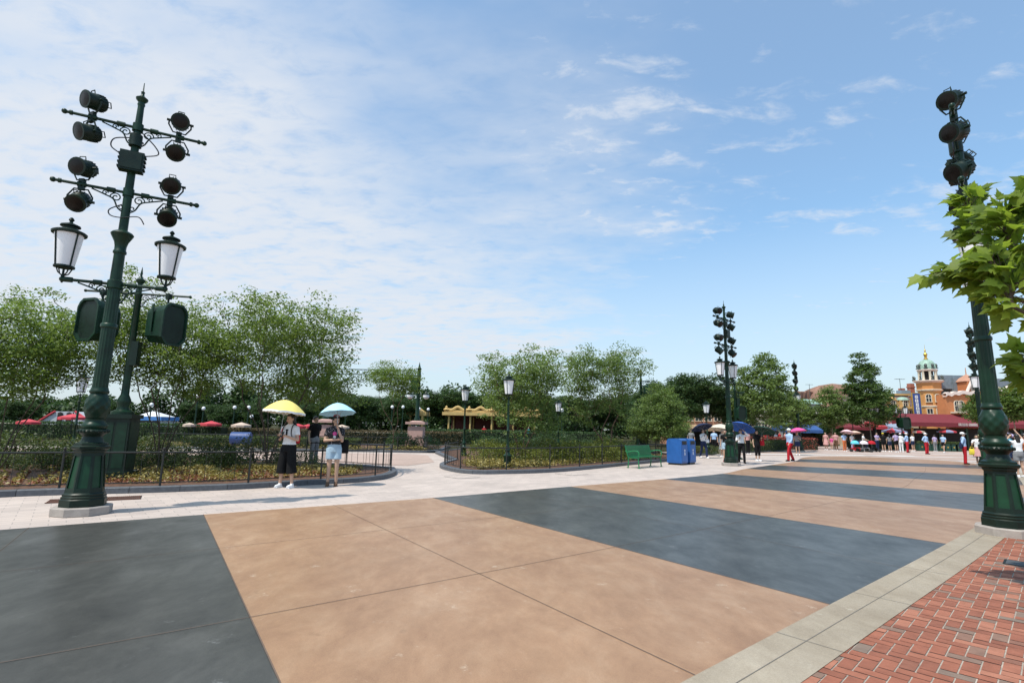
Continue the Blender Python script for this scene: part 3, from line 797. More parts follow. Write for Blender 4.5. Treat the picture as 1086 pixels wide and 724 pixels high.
# beds further back
FB = [(-22, 29.6), (-12, 30.0), (-6, 30.3), (-4.6, 30.8), (-4.2, 32.5)]
loopB, innB = kerb_bed('back', catmull([(*p, 0) for p in FB], 4), [(-4.4, 40), (-22, 40)])
railing('distant black railing before the bed with the twisted tree', [(-20, 29.9), (-12, 30.25), (-6, 30.55), (-4.8, 31.0)], bal=0.4)
FC = [gnd(*p) for p in ((733, 483.2), (745, 483), (758, 482), (762, 480))]
loopC, innC = kerb_bed('small', catmull(FC, 4), [(FC[-1].x + 0.3, FC[-1].y + 3), (FC[0].x + 1.2, FC[0].y + 5)])
FD = [gnd(*p) for p in ((787, 480.2), (800, 479.9), (815, 479.3), (832, 478.2))]
loopD, innD = kerb_bed('hedge bed', FD, [(FD[-1].x + 1.5, FD[-1].y + 4), (FD[0].x + 1.5, FD[0].y + 5)])

# ------------------------------------------------------------------ bench and bins
def bench():
    GB = mat('bench_green_paint', (0.014, 0.17, 0.06), 0.35, 0.15, 4)
    p = gnd(681, 494.5); q0, q1 = gnd(664, 496.2), gnd(701, 492.6)
    rz = R(47); L = 1.95; p = Vector((5.6, 22.15, 0))
    t = thing('park_bench', 'green metal bench with slatted back, in front of the middle bed railing', 'bench', z0(p, 0.004), rz)
    mb = MB()
    for k in range(9): mb.box((0, -0.22 + 0.052 * k, 0.43 + 0.004 * abs(k - 4)), (L, 0.04, 0.018))
    mb.build('seat', GB, t)
    mb = MB()
    for k in range(10):
        a = k / 9; mb.box((0, 0.24 + 0.10 * a + (0.05 * max(0, a - 0.75) * 4 * 0.5), 0.47 + 0.40 * a - 0.02 * max(0, a - 0.85) * 6), (L, 0.016, 0.042))
    mb.build('backrest', GB, t)
    for s in (-1, 1):
        for y, top in ((-0.21, 0.43), (0.24, 0.47)):
            m = MB(); m.tube([(s * (L / 2 - 0.05), y * 1.12, 0), (s * (L / 2 - 0.05), y, 0.22), (s * (L / 2 - 0.05), y, top)], 0.024, 8); m.box((s * (L / 2 - 0.05), y * 1.12, 0.01), (0.08, 0.08, 0.02)); m.build('leg', GB, t)
        m = MB(); x = s * (L / 2 - 0.03)
        m.tube(catmull([(x, -0.21, 0.42), (x, -0.25, 0.56), (x, -0.19, 0.66), (x, 0.02, 0.67), (x, 0.27, 0.62), (x, 0.36, 0.66)], 6), 0.022, 8)
        m.tube([(x, -0.22, 0.40), (x, 0.24, 0.40), (x, 0.30, 0.6), (x, 0.37, 0.88)], 0.022, 8)
        m.build('armrest', GB, t)
    m = MB(); m.tube([(0, -0.2, 0.41), (0, 0.25, 0.41)], 0.02, 6); m.tube([(-L / 2 + 0.05, 0.0, 0.40), (L / 2 - 0.05, 0.0, 0.40)], 0.02, 6); m.build('seat_frame', GB, t)
bench()
def bin_(label, px, py, off, dk):
    BB = mat('bin_blue_paint', (0.018, 0.10, 0.33), 0.38, 0.12, 4); BT = mat('bin_lid_blue', (0.024, 0.135, 0.42), 0.36, 0.1, 4)
    BW = mat('bin_emblem_white', (0.75, 0.76, 0.78), 0.5, 0.03)
    p = gnd(px, py) + Vector((.08, .1, 0))
    q0, q1 = gnd(664, 496.2), gnd(701, 492.6)
    t = thing('litter_bin', label, 'litter bin', (p.x + off[0], p.y + off[1], 0.004), R(47), 'blue litter bins by the bench')
    W, D, Hh = 0.64, 0.70, 1.16
    mb = MB(); mb.box((0, 0, 0.05), (W - 0.08, D - 0.08, 0.10), mi=1)
    prof = [(-D / 2, 0.08), (-D / 2, Hh - 0.14), (-D / 2 + 0.03, Hh - 0.06), (-D / 2 + 0.10, Hh - 0.01), (-D / 2 + 0.2, Hh), (D / 2 - 0.2, Hh), (D / 2 - 0.10, Hh - 0.01), (D / 2 - 0.03, Hh - 0.06), (D / 2, Hh - 0.14), (D / 2, 0.08)]
    n = len(prof); vs = [(-W / 2, y, z) for y, z in prof] + [(W / 2, y, z) for y, z in prof]
    fs = [tuple(range(n)), tuple(range(2 * n - 1, n - 1, -1))] + [(i, n + i, n + (i + 1) % n, (i + 1) % n) for i in range(n)]
    mb.add(vs, fs, 0); mb.build('cabinet', [BB, BLACKM], t, 30)
    for s, nm in ((-1, 'front'), (1, 'back')):
        m = MB(); m.box((0, s * (D / 2 + 0.006), 0.52), (W - 0.12, 0.012, 0.72)); d = m.build('door', BT, t, 30)
        m = MB(); m.box((0, s * (D / 2 + 0.008), 0.98), (W - 0.22, 0.016, 0.15)); m.build('flap', BLACKM, t, 30)
        m = MB(); m.lathe([(0.05, 0), (0.05, 0.004)], 12, M=Matrix.Translation((0, s * (D / 2 + 0.014), 0.64)) @ aim((0, s, 0)))
        m.box((0, s * (D / 2 + 0.015), 0.5), (0.07, 0.005, 0.14)); m.build('emblem', BW, d, 30)
    m = MB()
    for s in (-1, 1): m.box((s * (W / 2 + 0.004), 0, 0.55), (0.008, D - 0.14, 0.78))
    m.build('side_panel', BB, t, 30)
bin_('front blue litter bin of the pair next to the bench', 717.5, 492.6, (0.0, 0.0), 0)
bin_('rear blue litter bin standing right behind the other blue bin', 717.5, 492.6, (0.62, 0.72), 1)

# drain grate and covers
def grate():
    t = thing('drain_grate', 'rusty slotted drain grate set in pavers beside the left light post', 'drain grate', (0, 0, 0))
    RU = mat('rusty_iron', (0.13, 0.055, 0.035), 0.8, 0.4, 12)
    a, b = gnd(50, 532), gnd(150, 527.5); d = (b - a); L = d.length; rz = math.atan2(d.y, d.x)
    t.location = (a.x, a.y, 0.004); t.rotation_euler = (0, 0, rz)
    mb = MB(); n = int(L / 0.032)
    for k in range(n): mb.box((0.016 + k * 0.032, 0.0, 0.006), (0.016, 0.46, 0.012))
    mb.box((L / 2, -0.24, 0.006), (L, 0.02, 0.014)); mb.box((L / 2, 0.24, 0.006), (L, 0.02, 0.014)); mb.build('slats', RU, t, 0)
    m = MB(); m.box((L / 2, 0, 0.001), (L, 0.48, 0.002)); m.build('channel', BLACKM, t, 0)
grate()
p = gnd(1090, 600)
mb = MB(); mb.box((0, 0, 0.002), (0.42, 0.34, 0.006)); mb.box((0, 0, 0.0055), (0.37, 0.29, 0.002), mi=1)
cv = mb.build('access_cover', [BLACKM, mat('cover_steel', (0.06, 0.065, 0.07), 0.7, 0.2, 12)], None, 30, (p.x, p.y, 0.0135), R(-46))
tag(cv, 'dark steel access cover set into the red brick pavement', 'access cover')
p = gnd(500, 506)
for (x, y, l) in ((490, 505.6, 'thin square access cover in the pale pavers before the middle bed'), (606, 502.5, 'second faint access cover in the pavers, nearer the bench')):
    p = gnd(x, y); mb = MB(); mb.box((0, 0, 0.003), (0.8, 0.8, 0.006)); mb.box((0, 0, 0.0065), (0.74, 0.74, 0.002), mi=1)
    tag(mb.build('access_cover', [mat('cover_edge', (0.2, 0.18, 0.16), 0.8), PAVE], None, 30, (p.x, p.y, 0.001), R(40)), l, 'access cover')
# ------------------------------------------------------------------ people
SKIN = mat('skin', (0.46, 0.285, 0.20), 0.55, 0.06, 8); LIP = mat('lips', (0.33, 0.10, 0.085), 0.5); EYE_M = mat('eyes', (0.02, 0.015, 0.012), 0.3)
HAIR = mat('black_hair', (0.012, 0.010, 0.009), 0.45, 0.3, 40)
CL = {}
def cloth(name, c, rough=0.85, var=0.14):
    if name not in CL: CL[name] = mat('cloth_' + name, c, rough, var, 7, bump=0.25, spec=0.2, bscale=18)
    return CL[name]
WHITE = cloth('white', (0.74, 0.74, 0.75)); BLACK = cloth('black', (0.007, 0.007, 0.008)); RED = cloth('red', (0.42, 0.018, 0.028)); LBLUE = cloth('light_blue', (0.36, 0.50, 0.72))
NAVY = cloth('navy', (0.018, 0.028, 0.07)); DENIM = cloth('pale_denim', (0.34, 0.46, 0.56)); GREY = cloth('grey', (0.22, 0.22, 0.23)); PINK = cloth('pink', (0.62, 0.09, 0.28))
LAV = cloth('lavender', (0.42, 0.34, 0.52)); TEAL = cloth('teal', (0.03, 0.26, 0.36)); CREAM = cloth('cream', (0.60, 0.54, 0.44)); ROSE = cloth('rose', (0.55, 0.30, 0.28)); BROWNC = cloth('brown', (0.14, 0.08, 0.05)); YEL = cloth('yellow', (0.66, 0.52, 0.06)); SKYC = cloth('sky', (0.13, 0.52, 0.70))
ORANGEC = cloth('orange', (0.55, 0.16, 0.06))
def dotted():
    m, nt, b = _new('cloth_dotted'); v = _coord(nt)
    vo = nt.nodes.new('ShaderNodeTexVoronoi'); vo.inputs['Scale'].default_value = 26; nt.links.new(v, vo.inputs['Vector'])
    r = _ramp(nt, vo.outputs['Distance'], [(0.20, (0.5, 0.42, 0.45)), (0.26, (0.016, 0.015, 0.018))])
    nt.links.new(r.outputs[0], b.inputs['Base Color']); b.inputs['Roughness'].default_value = 0.85; return m
DOT = dotted()
def cap_(mb, p0, p1, r0, r1, n=10):
    mb.tube([p0, p1], [r0, r1], n); mb.ell(p0, (r0,) * 3, n, 6); mb.ell(p1, (r1,) * 3, n, 6)
def loft(mb, secs, n=18):
    """secs: (z, rx, ry, cy)"""
    vs, fs = [], []
    for z, rx, ry, cy in secs:
        for k in range(n):
            a = 2 * PI * k / n; vs.append((rx * math.cos(a), cy + ry * math.sin(a), z))
    for i in range(len(secs) - 1):
        for k in range(n): l = (k + 1) % n; fs.append((i * n + k, i * n + l, (i + 1) * n + l, (i + 1) * n + k))
    fs.append(tuple(range(n - 1, -1, -1))); fs.append(tuple((len(secs) - 1) * n + k for k in range(n)))
    mb.add(vs, fs)
def remesh(name, mb, voxel, mats, smooth=2):
    me = mb.mesh('tmp', [], 0); o = bpy.data.objects.new('tmp', me); col.objects.link(o)
    m = o.modifiers.new('r', 'REMESH'); m.mode = 'VOXEL'; m.voxel_size = voxel; m.use_smooth_shade = True
    if smooth: s = o.modifiers.new('s', 'SMOOTH'); s.factor = 0.5; s.iterations = smooth
    dg = bpy.context.evaluated_depsgraph_get()
    out = bpy.data.meshes.new_from_object(o.evaluated_get(dg)); out.name = name
    bpy.data.objects.remove(o); bpy.data.meshes.remove(me)
    out.materials.clear()
    for k in (mats if isinstance(mats, (list, tuple)) else [mats]): out.materials.append(k)
    out.polygons.foreach_set('material_index', [0] * len(out.polygons)); out.polygons.foreach_set('use_smooth', [True] * len(out.polygons))
    return out
ARMS = {'down': ((.235, .03, 1.07), (.25, -.03, .85)), 'phone': ((.225, -.02, 1.07), (.075, -.24, 1.15)), 'up_phone': ((.23, -.08, 1.1), (.10, -.26, 1.28)), 'hold': ((.23, -.05, 1.08), (.13, -.20, 1.20)),
        'chin': ((.18, -.17, 1.07), (.07, -.17, 1.36)), 'cross': ((.225, -.06, 1.07), (-.07, -.21, 1.10)), 'brow': ((.31, -.12, 1.36), (.13, -.17, 1.55)), 'back': ((.26, .10, 1.08), (.10, .17, .92)),
        'raise': ((.27, -.12, 1.50), (.18, -.22, 1.72)), 'hip': ((.33, .06, 1.10), (.19, -.06, .98)), 'swing': ((.24, -.08, 1.08), (.23, -.22, .92)), 'swingb': ((.24, .12, 1.08), (.25, .17, .86)), 'push': ((.22, -.08, 1.10), (.18, -.33, 1.02))}
def person(label, loc, rz, h=1.65, arms=('down', 'down'), legs='stand', top=('tee', WHITE), bottom=('trousers', BLACK), shoes=WHITE, hair='short', hat=None, vox=0.014, male=False, turn=0.0, nod=0.0, socks=None, z=0.0):
    s = h / 1.65; t = thing('person', label, 'person', (loc[0], loc[1], z), rz, None)
    V3 = lambda p: Vector(p)
    J = {}
    for sg, nm in ((1, 'L'), (-1, 'R')):
        if legs == 'stand': J['knee' + nm] = (sg * .088, -.015, .47); J['ank' + nm] = (sg * .095, .015, .085)
        elif legs == 'walk':
            f = -1 if sg > 0 else 1
            J['knee' + nm] = (sg * .075, f * .12 - .05, .48); J['ank' + nm] = (sg * .07, f * .22 + .03, .09 if f < 0 else .11)
        elif legs == 'apart': J['knee' + nm] = (sg * .12, -.015, .47); J['ank' + nm] = (sg * .15, .01, .085)
        e, w_ = ARMS[arms[0 if sg > 0 else 1]]
        J['elb' + nm] = (sg * e[0], e[1], e[2]); J['wri' + nm] = (sg * w_[0], w_[1], w_[2])
        J['sho' + nm] = (sg * (.175 if male else .155), .005, 1.335); J['hip' + nm] = (sg * .085, 0, .89)
    # body: one skin surface grown over the limbs
    mb = MB()
    loft(mb, [(.86, .13, .09, .01), (.93, .155, .105, .012), (1.0, .135, .09, .008), (1.08, .118, .08, .005), (1.18, .135, .092, .0), (1.27, .155, .098, .002), (1.34, .15, .075, .008), (1.39, .085, .055, .012), (1.41, .05, .05, .012)])
    cap_(mb, (0, .012, 1.37), (0, -.005, 1.48), .050, .047)
    HR = Matrix.Translation((0, 0, 1.46)) @ Matrix.Rotation(turn, 4, 'Z') @ Matrix.Rotation(nod, 4, 'X') @ Matrix.Translation((0, 0, -1.46))
    hm = MB()
    hm.ell((0, .008, 1.555), (.072, .088, .098), 14, 10); hm.ell((0, -.022, 1.495), (.052, .060, .055), 12, 8); hm.ell((0, -.045, 1.462), (.026, .026, .018), 8, 6)
    cap_(hm, (0, -.078, 1.545), (0, -.098, 1.508), .010, .014, 6)
    for sg in (-1, 1): hm.ell((sg * .073, .012, 1.53), (.012, .022, .032), 8, 6); hm.ell((sg * .03, -.068, 1.495), (.018, .014, .02), 8, 6)
    mb.add(hm.v, hm.f, 0, HR)
    for nm, sg in (('L', 1), ('R', -1)):
        S_, E_, W_, H_, K_, A_ = (V3(J[k + nm]) for k in ('sho', 'elb', 'wri', 'hip', 'knee', 'ank'))
        cap_(mb, S_, E_, .047, .036); cap_(mb, E_, W_, .037, .025)
        d = (W_ - E_).normalized(); side = Vector((0, 0, 1)).cross(d); side = side.normalized() if side.length > .2 else Vector((0, 1, 0))
        nrm = d.cross(side)
        if abs(d.z) > 0.8: side = Vector((0, 1, 0)); nrm = d.cross(side)
        cap_(mb, W_, W_ + d * .05, .026, .030); pal = W_ + d * .07
        for q in (-1, 0, 1): cap_(mb, W_ + d * .03 + side * .018 * q, pal + side * .022 * q + d * .012, .016, .014, 6)
        curl = nrm * (-.4 * sg)
        for q, ln in zip((-1.5, -.5, .5, 1.5), (.058, .072, .068, .052)):
            b = pal + side * .0195 * q + d * .015; m1 = b + (d + curl * .35).normalized() * ln * .55; m2 = m1 + (d + curl * 1.3).normalized() * ln * .5
            cap_(mb, b, m1, .0095, .009, 6); cap_(mb, m1, m2, .009, .0075, 6)
        b = W_ + d * .03 + side * (-.026); m1 = b - side * .026 + d * .028 + curl * .02; cap_(mb, b, m1, .012, .010, 6); cap_(mb, m1, m1 + d * .032 + curl * .02, .010, .008, 6)
        cap_(mb, H_, K_, .082, .052); cap_(mb, K_, A_, .052, .034); mb.ell(K_.lerp(A_, .28) + Vector((0, .022, 0)), (.046, .046, .10), 10, 8)
        mb.ell((A_.x, A_.y - .055, A_.z - .05), (.038, .115, .032), 10, 6); cap_(mb, A_, A_ + Vector((0, .0, -.05)), .034, .036, 8)
    body = remesh('body', mb, vox, [SKIN, LIP, EYE_M], 2)
    HRi = HR.inverted(); mi = []
    for p in body.polygons:
        c = p.center
        k = 0
        if c.z > 1.44:
            q = HRi @ c
            if q.y < -.05:
                if abs(abs(q.x) - .03) < .014 and abs(q.z - 1.548) < .008: k = 2
                elif abs(q.x) < .024 and abs(q.z - 1.484) < .007 and q.y < -.06: k = 1
        mi.append(k)
    body.polygons.foreach_set('material_index', mi)
    bo = link('body', body, t); bo.scale = (s, s, s)
    def kid(name, me): o = link(name, me, t); o.scale = (s, s, s); return o
    gv = max(vox, .012)
    # clothes
    kind, m = top
    mb = MB(); w_ = .018 if male else 0.0
    lo = .90 if kind != 'tucked' else .96
    loft(mb, [(lo, .17, .125, .01), (1.0, .152 + w_, .112, .008), (1.1, .142 + w_, .105, .004), (1.2, .155 + w_, .115, .0), (1.29, .172 + w_, .118, .0), (1.355, .165 + w_, .088, .006), (1.40, .10, .07, .01), (1.425, .062, .06, .01)])
    for nm in 'LR':
        S_, E_, W_ = (V3(J[k + nm]) for k in ('sho', 'elb', 'wri')); S2 = S_ + (S_ - V3((0, 0, 1.30))) * .02
        if kind == 'vest': continue
        if kind == 'long': mb.tube([S2.lerp(V3((0, 0, 1.3)), .2), S2, E_, E_.lerp(W_, .92)], [.07, .062, .05, .04], 12)
        else: mb.tube([S2.lerp(V3((0, 0, 1.3)), .25), S2, S2.lerp(E_, .62)], [.075, .066, .064], 12)
    kid('shirt', remesh('shirt', mb, gv, m, 2))
    kind, m = bottom; mb = MB()
    hipo = .175
    if kind == 'skirt': loft(mb, [(.55, .23, .20, 0), (.7, .205, .17, .0), (.88, .178, .14, .01), (.97, .15, .115, .01), (1.0, .145, .11, .01)])
    elif kind == 'dress': loft(mb, [(.48, .25, .21, 0), (.7, .21, .17, 0), (.88, .18, .14, .01), (1.0, .155, .115, .01)])
    else:
        loft(mb, [(.80, hipo, .125, .01), (.90, hipo, .13, .012), (.97, .158, .118, .01), (1.01, .15, .112, .01)])
        for nm in 'LR':
            H_, K_, A_ = (V3(J[k + nm]) for k in ('hip', 'knee', 'ank'))
            if kind == 'shorts': mb.tube([H_, H_.lerp(K_, .62)], [.098, .098], 14)
            elif kind == 'culottes': mb.tube([H_, K_, K_.lerp(A_, .38)], [.10, .105, .12], 14)
            elif kind == 'cropped': mb.tube([H_, K_, K_.lerp(A_, .45)], [.098, .07, .065], 12)
            else: mb.tube([H_, K_, A_ + V3((0, 0, -.03))], [.098, .068, .058 if not male else .066], 12)
    kid({'shorts': 'shorts', 'skirt': 'skirt', 'dress': 'skirt', 'culottes': 'culottes'}.get(kind, 'trousers'), remesh('bottom', mb, gv, m, 2))
    for nm in 'LR':
        A_ = V3(J['ank' + nm]); mb = MB()
        mb.ell((A_.x, A_.y - .055, A_.z - .045), (.045, .128, .042), 12, 8); cap_(mb, A_ + V3((0, .01, -.045)), A_ + V3((0, 0, -.005)), .042, .042, 8)
        mb.box((A_.x, A_.y - .05, A_.z - .075), (.08, .235, .02))
        kid('shoe', remesh('shoe', mb, max(.010, vox), shoes, 1))
    if hair:
        mb = MB(); hm = MB(); hm.ell((0, .030, 1.568), (.083, .092, .100), 14, 10); hm.ell((0, -.03, 1.628), (.062, .055, .030), 10, 6)
        if hair in ('long', 'pony'): hm.ell((0, .06, 1.50), (.078, .06, .09), 10, 8)
        if hair == 'long': loft(hm, [(1.30, .07, .03, .085), (1.42, .085, .045, .075), (1.55, .08, .06, .04)])
        if hair == 'pony': cap_(hm, (0, .115, 1.60), (0, .16, 1.53), .03, .032); cap_(hm, (0, .16, 1.53), (.01, .165, 1.36), .032, .014)
        if hair == 'bun': hm.ell((0, .05, 1.675), (.042, .042, .038), 10, 8)
        mb.add(hm.v, hm.f, 0, HR); kid('hair', remesh('hair', mb, max(.010, vox * .8), HAIR, 2))
    if hat:
        hk, hmx = hat; hm = MB()
        hm.ell((0, .012, 1.585), (.090, .106, .095), 16, 8, a1=PI * .54)
        if hk == 'cap': hm.prism([(-.07, -.06), (-.06, -.15), (0, -.18), (.06, -.15), (.07, -.06)], 1.585, 1.597)
        else: hm.lathe([(.09, 1.59), (.19, 1.555), (.19, 1.547), (.09, 1.58)], 20, cap=False)
        mb = MB(); mb.add(hm.v, hm.f, 0, HR); kid('hat', mb.mesh('hat', hmx, 50))
    t['_s'] = s
    del t['_s']
    return t, s, J
def umbrella(label, tip, hand, r, m, trim=None, n=8, depth=0.26, rz=0.2):
    """tip: top of canopy, hand: lower end of the shaft; world positions"""
    tip, hand = Vector(tip), Vector(hand); ax = (tip - hand).normalized()
    t = thing('umbrella', label, 'umbrella', hand); M = aim(ax) @ Matrix.Rotation(rz, 4, 'Z'); L = (tip - hand).length
    def cp(rr, dd, lift=0.0):
        vs, fs = [], []; RN, AN = 7, n * 4
        for i in range(RN + 1):
            u = i / RN
            for k in range(AN):
                ph = (k % 4) / 4; sag = 1 - 0.055 * math.sin(PI * ph) * u ** 1.0
                a = 2 * PI * k / AN
                R_ = rr * u * (1 - 0.045 * math.sin(PI * ph)); 
                z = L - dd * (u ** 1.75) + lift + (-0.0) + 0.012 * math.sin(PI * ph) * u
                vs.append((R_ * math.cos(a), R_ * math.sin(a), z))
        for i in range(RN):
            for k in range(AN): l = (k + 1) % AN; fs.append((i * AN + k, i * AN + l, (i + 1) * AN + l, (i + 1) * AN + k))
        return vs, fs
    mb = MB(); vs, fs = cp(r, depth); mb.add(vs, fs)
    c = mb.build('canopy', m, t, 25); c.matrix_local = M
    if trim is not None:
        m3 = MB(); AN = n * 8
        ring = []
        for k in range(AN + 1):
            a = 2 * PI * k / AN; ph = (k % 8) / 8; rr = r * (1 - 0.045 * math.sin(PI * ph)); z = L - depth + 0.012 * math.sin(PI * ph)
            ring.append(((rr * math.cos(a), rr * math.sin(a), z + .004), (rr * 1.005 * math.cos(a), rr * 1.005 * math.sin(a), z - .035 - (.012 if k % 2 else 0))))
        for (a, b), (c2, d) in zip(ring[:-1], ring[1:]): m3.add([a, b, d, c2], [(0, 1, 2, 3)])
        o = m3.build('lace_trim', trim, t); o.matrix_local = M
    STEEL = mat('umbrella_steel', (0.35, 0.35, 0.36), 0.3, 0.05, metal=0.8)
    m2 = MB(); m2.tube([(0, 0, 0.1), (0, 0, L + 0.05)], 0.006, 6); o = m2.build('shaft', STEEL, t); o.matrix_local = M
    m2 = MB(); m2.tube([(0, 0, -0.06), (0, 0, 0.11)], [0.013, 0.011], 8); o = m2.build('handle', BLACKM, t); o.matrix_local = M
    m2 = MB()
    for k in range(n):
        a = 2 * PI * k / n
        m2.tube([(r * u * 0.995 * math.cos(a), r * u * 0.995 * math.sin(a), L - depth * u ** 1.75 - 0.006) for u in (0.02, .3, .6, .8, 1)], 0.0025, 4)
        m2.tube([(0, 0, L - depth - 0.1), (r * .5 * math.cos(a), r * .5 * math.sin(a), L - depth * .5 ** 1.75 - .008)], 0.0025, 4)
    o = m2.build('ribs', STEEL, t); o.matrix_local = M
    return t
def W(pt, px, s, p):
    """a body point of a person in world space"""
    v = Vector(p) * s; v.rotate(Euler((0, 0, pt.rotation_euler[2]))); return v + pt.location
def bag(label, loc, rz, size, m, strap=None, name='handbag', cat='bag'):
    t = thing(name, label, cat, loc, rz); w_, d, h = size
    mb = MB(); sec = [(-h / 2, w_ * .46, d * .4, 0), (-h * .42, w_ * .5, d * .5, 0), (0, w_ * .5, d * .5, 0), (h * .4, w_ * .44, d * .36, 0), (h / 2, w_ * .40, d * .2, 0)]
    loft(mb, sec, 16); mb.build('pouch', m, t, 50)
    m2 = MB(); m2.box((0, -d * .5, -h * .1), (w_ * .6, 0.01, h * .4)); m2.build('pocket', m, t, 30)
    if strap:
        m3 = MB(); m3.tube(catmull(strap, 6), 0.010, 6); m3.build('strap', m, t)
    return t
# --- the two women under umbrellas
p = gnd(302.5, 517.0); rzA = math.atan2(p.x, p.y) * -1 * -0.3
wA, sA, JA = person('woman in white shirt and long black culottes under yellow umbrella, holding a phone', p, R(-12), 1.73, ('phone', 'phone'), 'apart', ('tucked', WHITE), ('culottes', BLACK), WHITE, 'long', None, 0.0085, turn=R(-22), nod=R(8))
umb_y = cloth('umbrella_yellow', (0.80, 0.66, 0.20), 0.6, 0.05); umb_b = cloth('umbrella_blue', (0.42, 0.70, 0.84), 0.6, 0.05)
handA = W(wA, 0, sA, (-.075, -.26, 1.15))
tipA = at(304, 424.0, handA.y + 0.06); umbrella('yellow umbrella with white lace edge held over the woman in white', tipA, handA, 0.49, umb_y, WHITE, depth=0.29)
ph = thing('smartphone', 'dark smartphone in the hands of the woman in white', 'phone', W(wA, 0, sA, (0.03, -.33, 1.19)), R(-12)); 
m = MB(); m.box((0, 0, 0), (.072, .012, .145)); o = m.build('case', BLACKM, ph, 30); o.rotation_euler = (R(-35), 0, 0); m = MB(); m.box((0, .0068, 0), (.064, .0015, .13)); o2 = m.build('screen', LENS, o, 30)
bag('red backpack on the back of the woman in white', W(wA, 0, sA, (0.01, .17, 1.17)), R(-12), (.30, .15, .40), RED, [(-.13, -.06, .14), (-.14, -.24, .19), (-.13, -.33, .06), (-.14, -.18, -.12), (-.13, -.03, -.15)], 'backpack')
st = MB()
for sg in (-1, 1): st.tube(catmull([(sg * .10, .10, 1.39), (sg * .105, .0, 1.415), (sg * .11, -.09, 1.36), (sg * .12, -.125, 1.2), (sg * .15, -.06, 1.08), (sg * .16, .04, 1.05)], 5), .011, 6)
o = st.build('backpack_straps', BLACK, wA); o.scale = (sA,) * 3
st = MB(); st.box((0, -.124, 1.22), (.035, .012, .10)); st.box((.0, -.122, 1.29), (.06, .01, .03)); o = st.build('neck_bow', BLACK, wA); o.scale = (sA,) * 3
p = gnd(351.5, 515.2)
wB, sB, JB = person('woman in dark spotted tee and pale denim shorts under blue umbrella, hand at chin', p, R(14), 1.70, ('chin', 'cross'), 'stand', ('tee', DOT), ('shorts', DENIM), BROWNC, 'pony', None, 0.0085, turn=R(28), nod=R(4))
handB = W(wB, 0, sB, (.075, -.19, 1.12))
tipB = at(358, 427.3, handB.y + 0.12); umbrella('sky blue umbrella held over the woman in denim shorts', tipB, handB, 0.45, umb_b, None, depth=0.27)
m = MB(); m.ell((0.0, -.117, 1.235), (.05, .008, .05), 12, 8); o = m.build('shirt_print', PINK, wB); o.scale = (sB,) * 3
m = MB(); m.ell((0.0, -.117, 1.16), (.035, .008, .035), 12, 8); o = m.build('shirt_print', WHITE, wB); o.scale = (sB,) * 3
m = MB(); m.tube([(-.07, .02, 1.645), (-.05, .02, 1.675), (0, .02, 1.69), (.05, .02, 1.675), (.07, .02, 1.645)], .014, 6); o = m.build('hair_band', RED, wB); o.scale = (sB,) * 3
bag('black shoulder bag hanging beside the woman in denim shorts', W(wB, 0, sB, (.235, .09, .93)), R(14), (.20, .14, .34), BLACK, [(-.02, -.02, .16), (-.07, -.05, .40), (-.10, -.06, .52)], 'shoulder_bag')
# --- others, placed by where their feet stand
def hd(px, y): return gnd(px, y)
def P_(label, px, y, rz, **k):
    k.setdefault('vox', 0.016); return person(label, gnd(px, y), R(rz), **k)
mA, s_, J_ = person('man in black tee standing behind the left railing, between the two umbrellas', at(335.6, 443, 19.8)[:2], R(60), 1.78, ('back', 'down'), 'stand', ('tee', BLACK), ('trousers', GREY), BLACK, 'short', None, 0.012, male=True)
w1, s1, J1 = P_('woman in open white shirt and navy jeans under dark blue umbrella', 746.5, 485.6, 18, h=1.63, arms=('hold', 'up_phone'), legs='walk', top=('long', WHITE), bottom=('trousers', NAVY), hair='long')
q = W(w1, 0, s1, (-.10, -.27, 1.28)); umbrella('dark navy umbrella over the woman in open white shirt', q + Vector((-.12, .25, .66)), q, .62, NAVY, depth=.25)
bag('white shoulder bag at the hip of the woman in navy jeans', W(w1, 0, s1, (.24, -.06, .98)), R(18), (.26, .10, .20), WHITE, [(-.05, 0, .09), (-.10, .04, .3), (-.14, .05, .42)])
w2, s2, J2 = P_('person in black top and pale shorts, half hidden behind middle light post', 770.3, 489.2, -35, h=1.62, arms=('hold', 'down'), top=('tee', BLACK), bottom=('shorts', DENIM), shoes=RED, hair='long')
w2b, s2b, J2b = P_('person in white shirt and white sun hat behind the middle light post', 767.0, 484.6, -60, h=1.62, arms=('phone', 'down'), top=('long', WHITE), bottom=('dress', WHITE), hair='short', hat=('sun', WHITE))
q = W(w2b, 0, s2b, (.05, -.22, 1.2)); umbrella('cream umbrella held behind the middle light post', q + Vector((.12, .05, .78)), q, .74, CREAM, depth=.32)
w3, s3, J3 = P_('woman in white blouse and black trousers shading her brow beside middle light post', 787, 491.0, -8, h=1.64, arms=('brow', 'hold'), legs='walk', top=('long', WHITE), bottom=('trousers', BLACK), shoes=BLACK, hair='long')
q = W(w3, 0, s3, (-.14, -.22, 1.22)); umbrella('royal blue umbrella held by the woman shading her brow', q + Vector((.28, .2, .74)), q, .66, cloth('umb_royal', (.04, .12, .42)), depth=.27)
w4, s4, J4 = P_('woman in black jumpsuit and white sneakers carrying a red bag', 804, 488.8, 12, h=1.63, arms=('hold', 'down'), top=('tee', BLACK), bottom=('cropped', BLACK), hair='long')
bag('bright red bag at the side of the woman in black', W(w4, 0, s4, (.27, -.05, 1.0)), R(12), (.26, .16, .34), RED, [(-.05, 0, .15), (-.1, .03, .32), (-.13, .04, .4)])
q = W(w4, 0, s4, (.13, -.22, 1.22)); umbrella('dark green umbrella over the woman in black', q + Vector((.15, .15, .60)), q, .68, cloth('umb_green', (.012, .05, .035)), depth=.24)
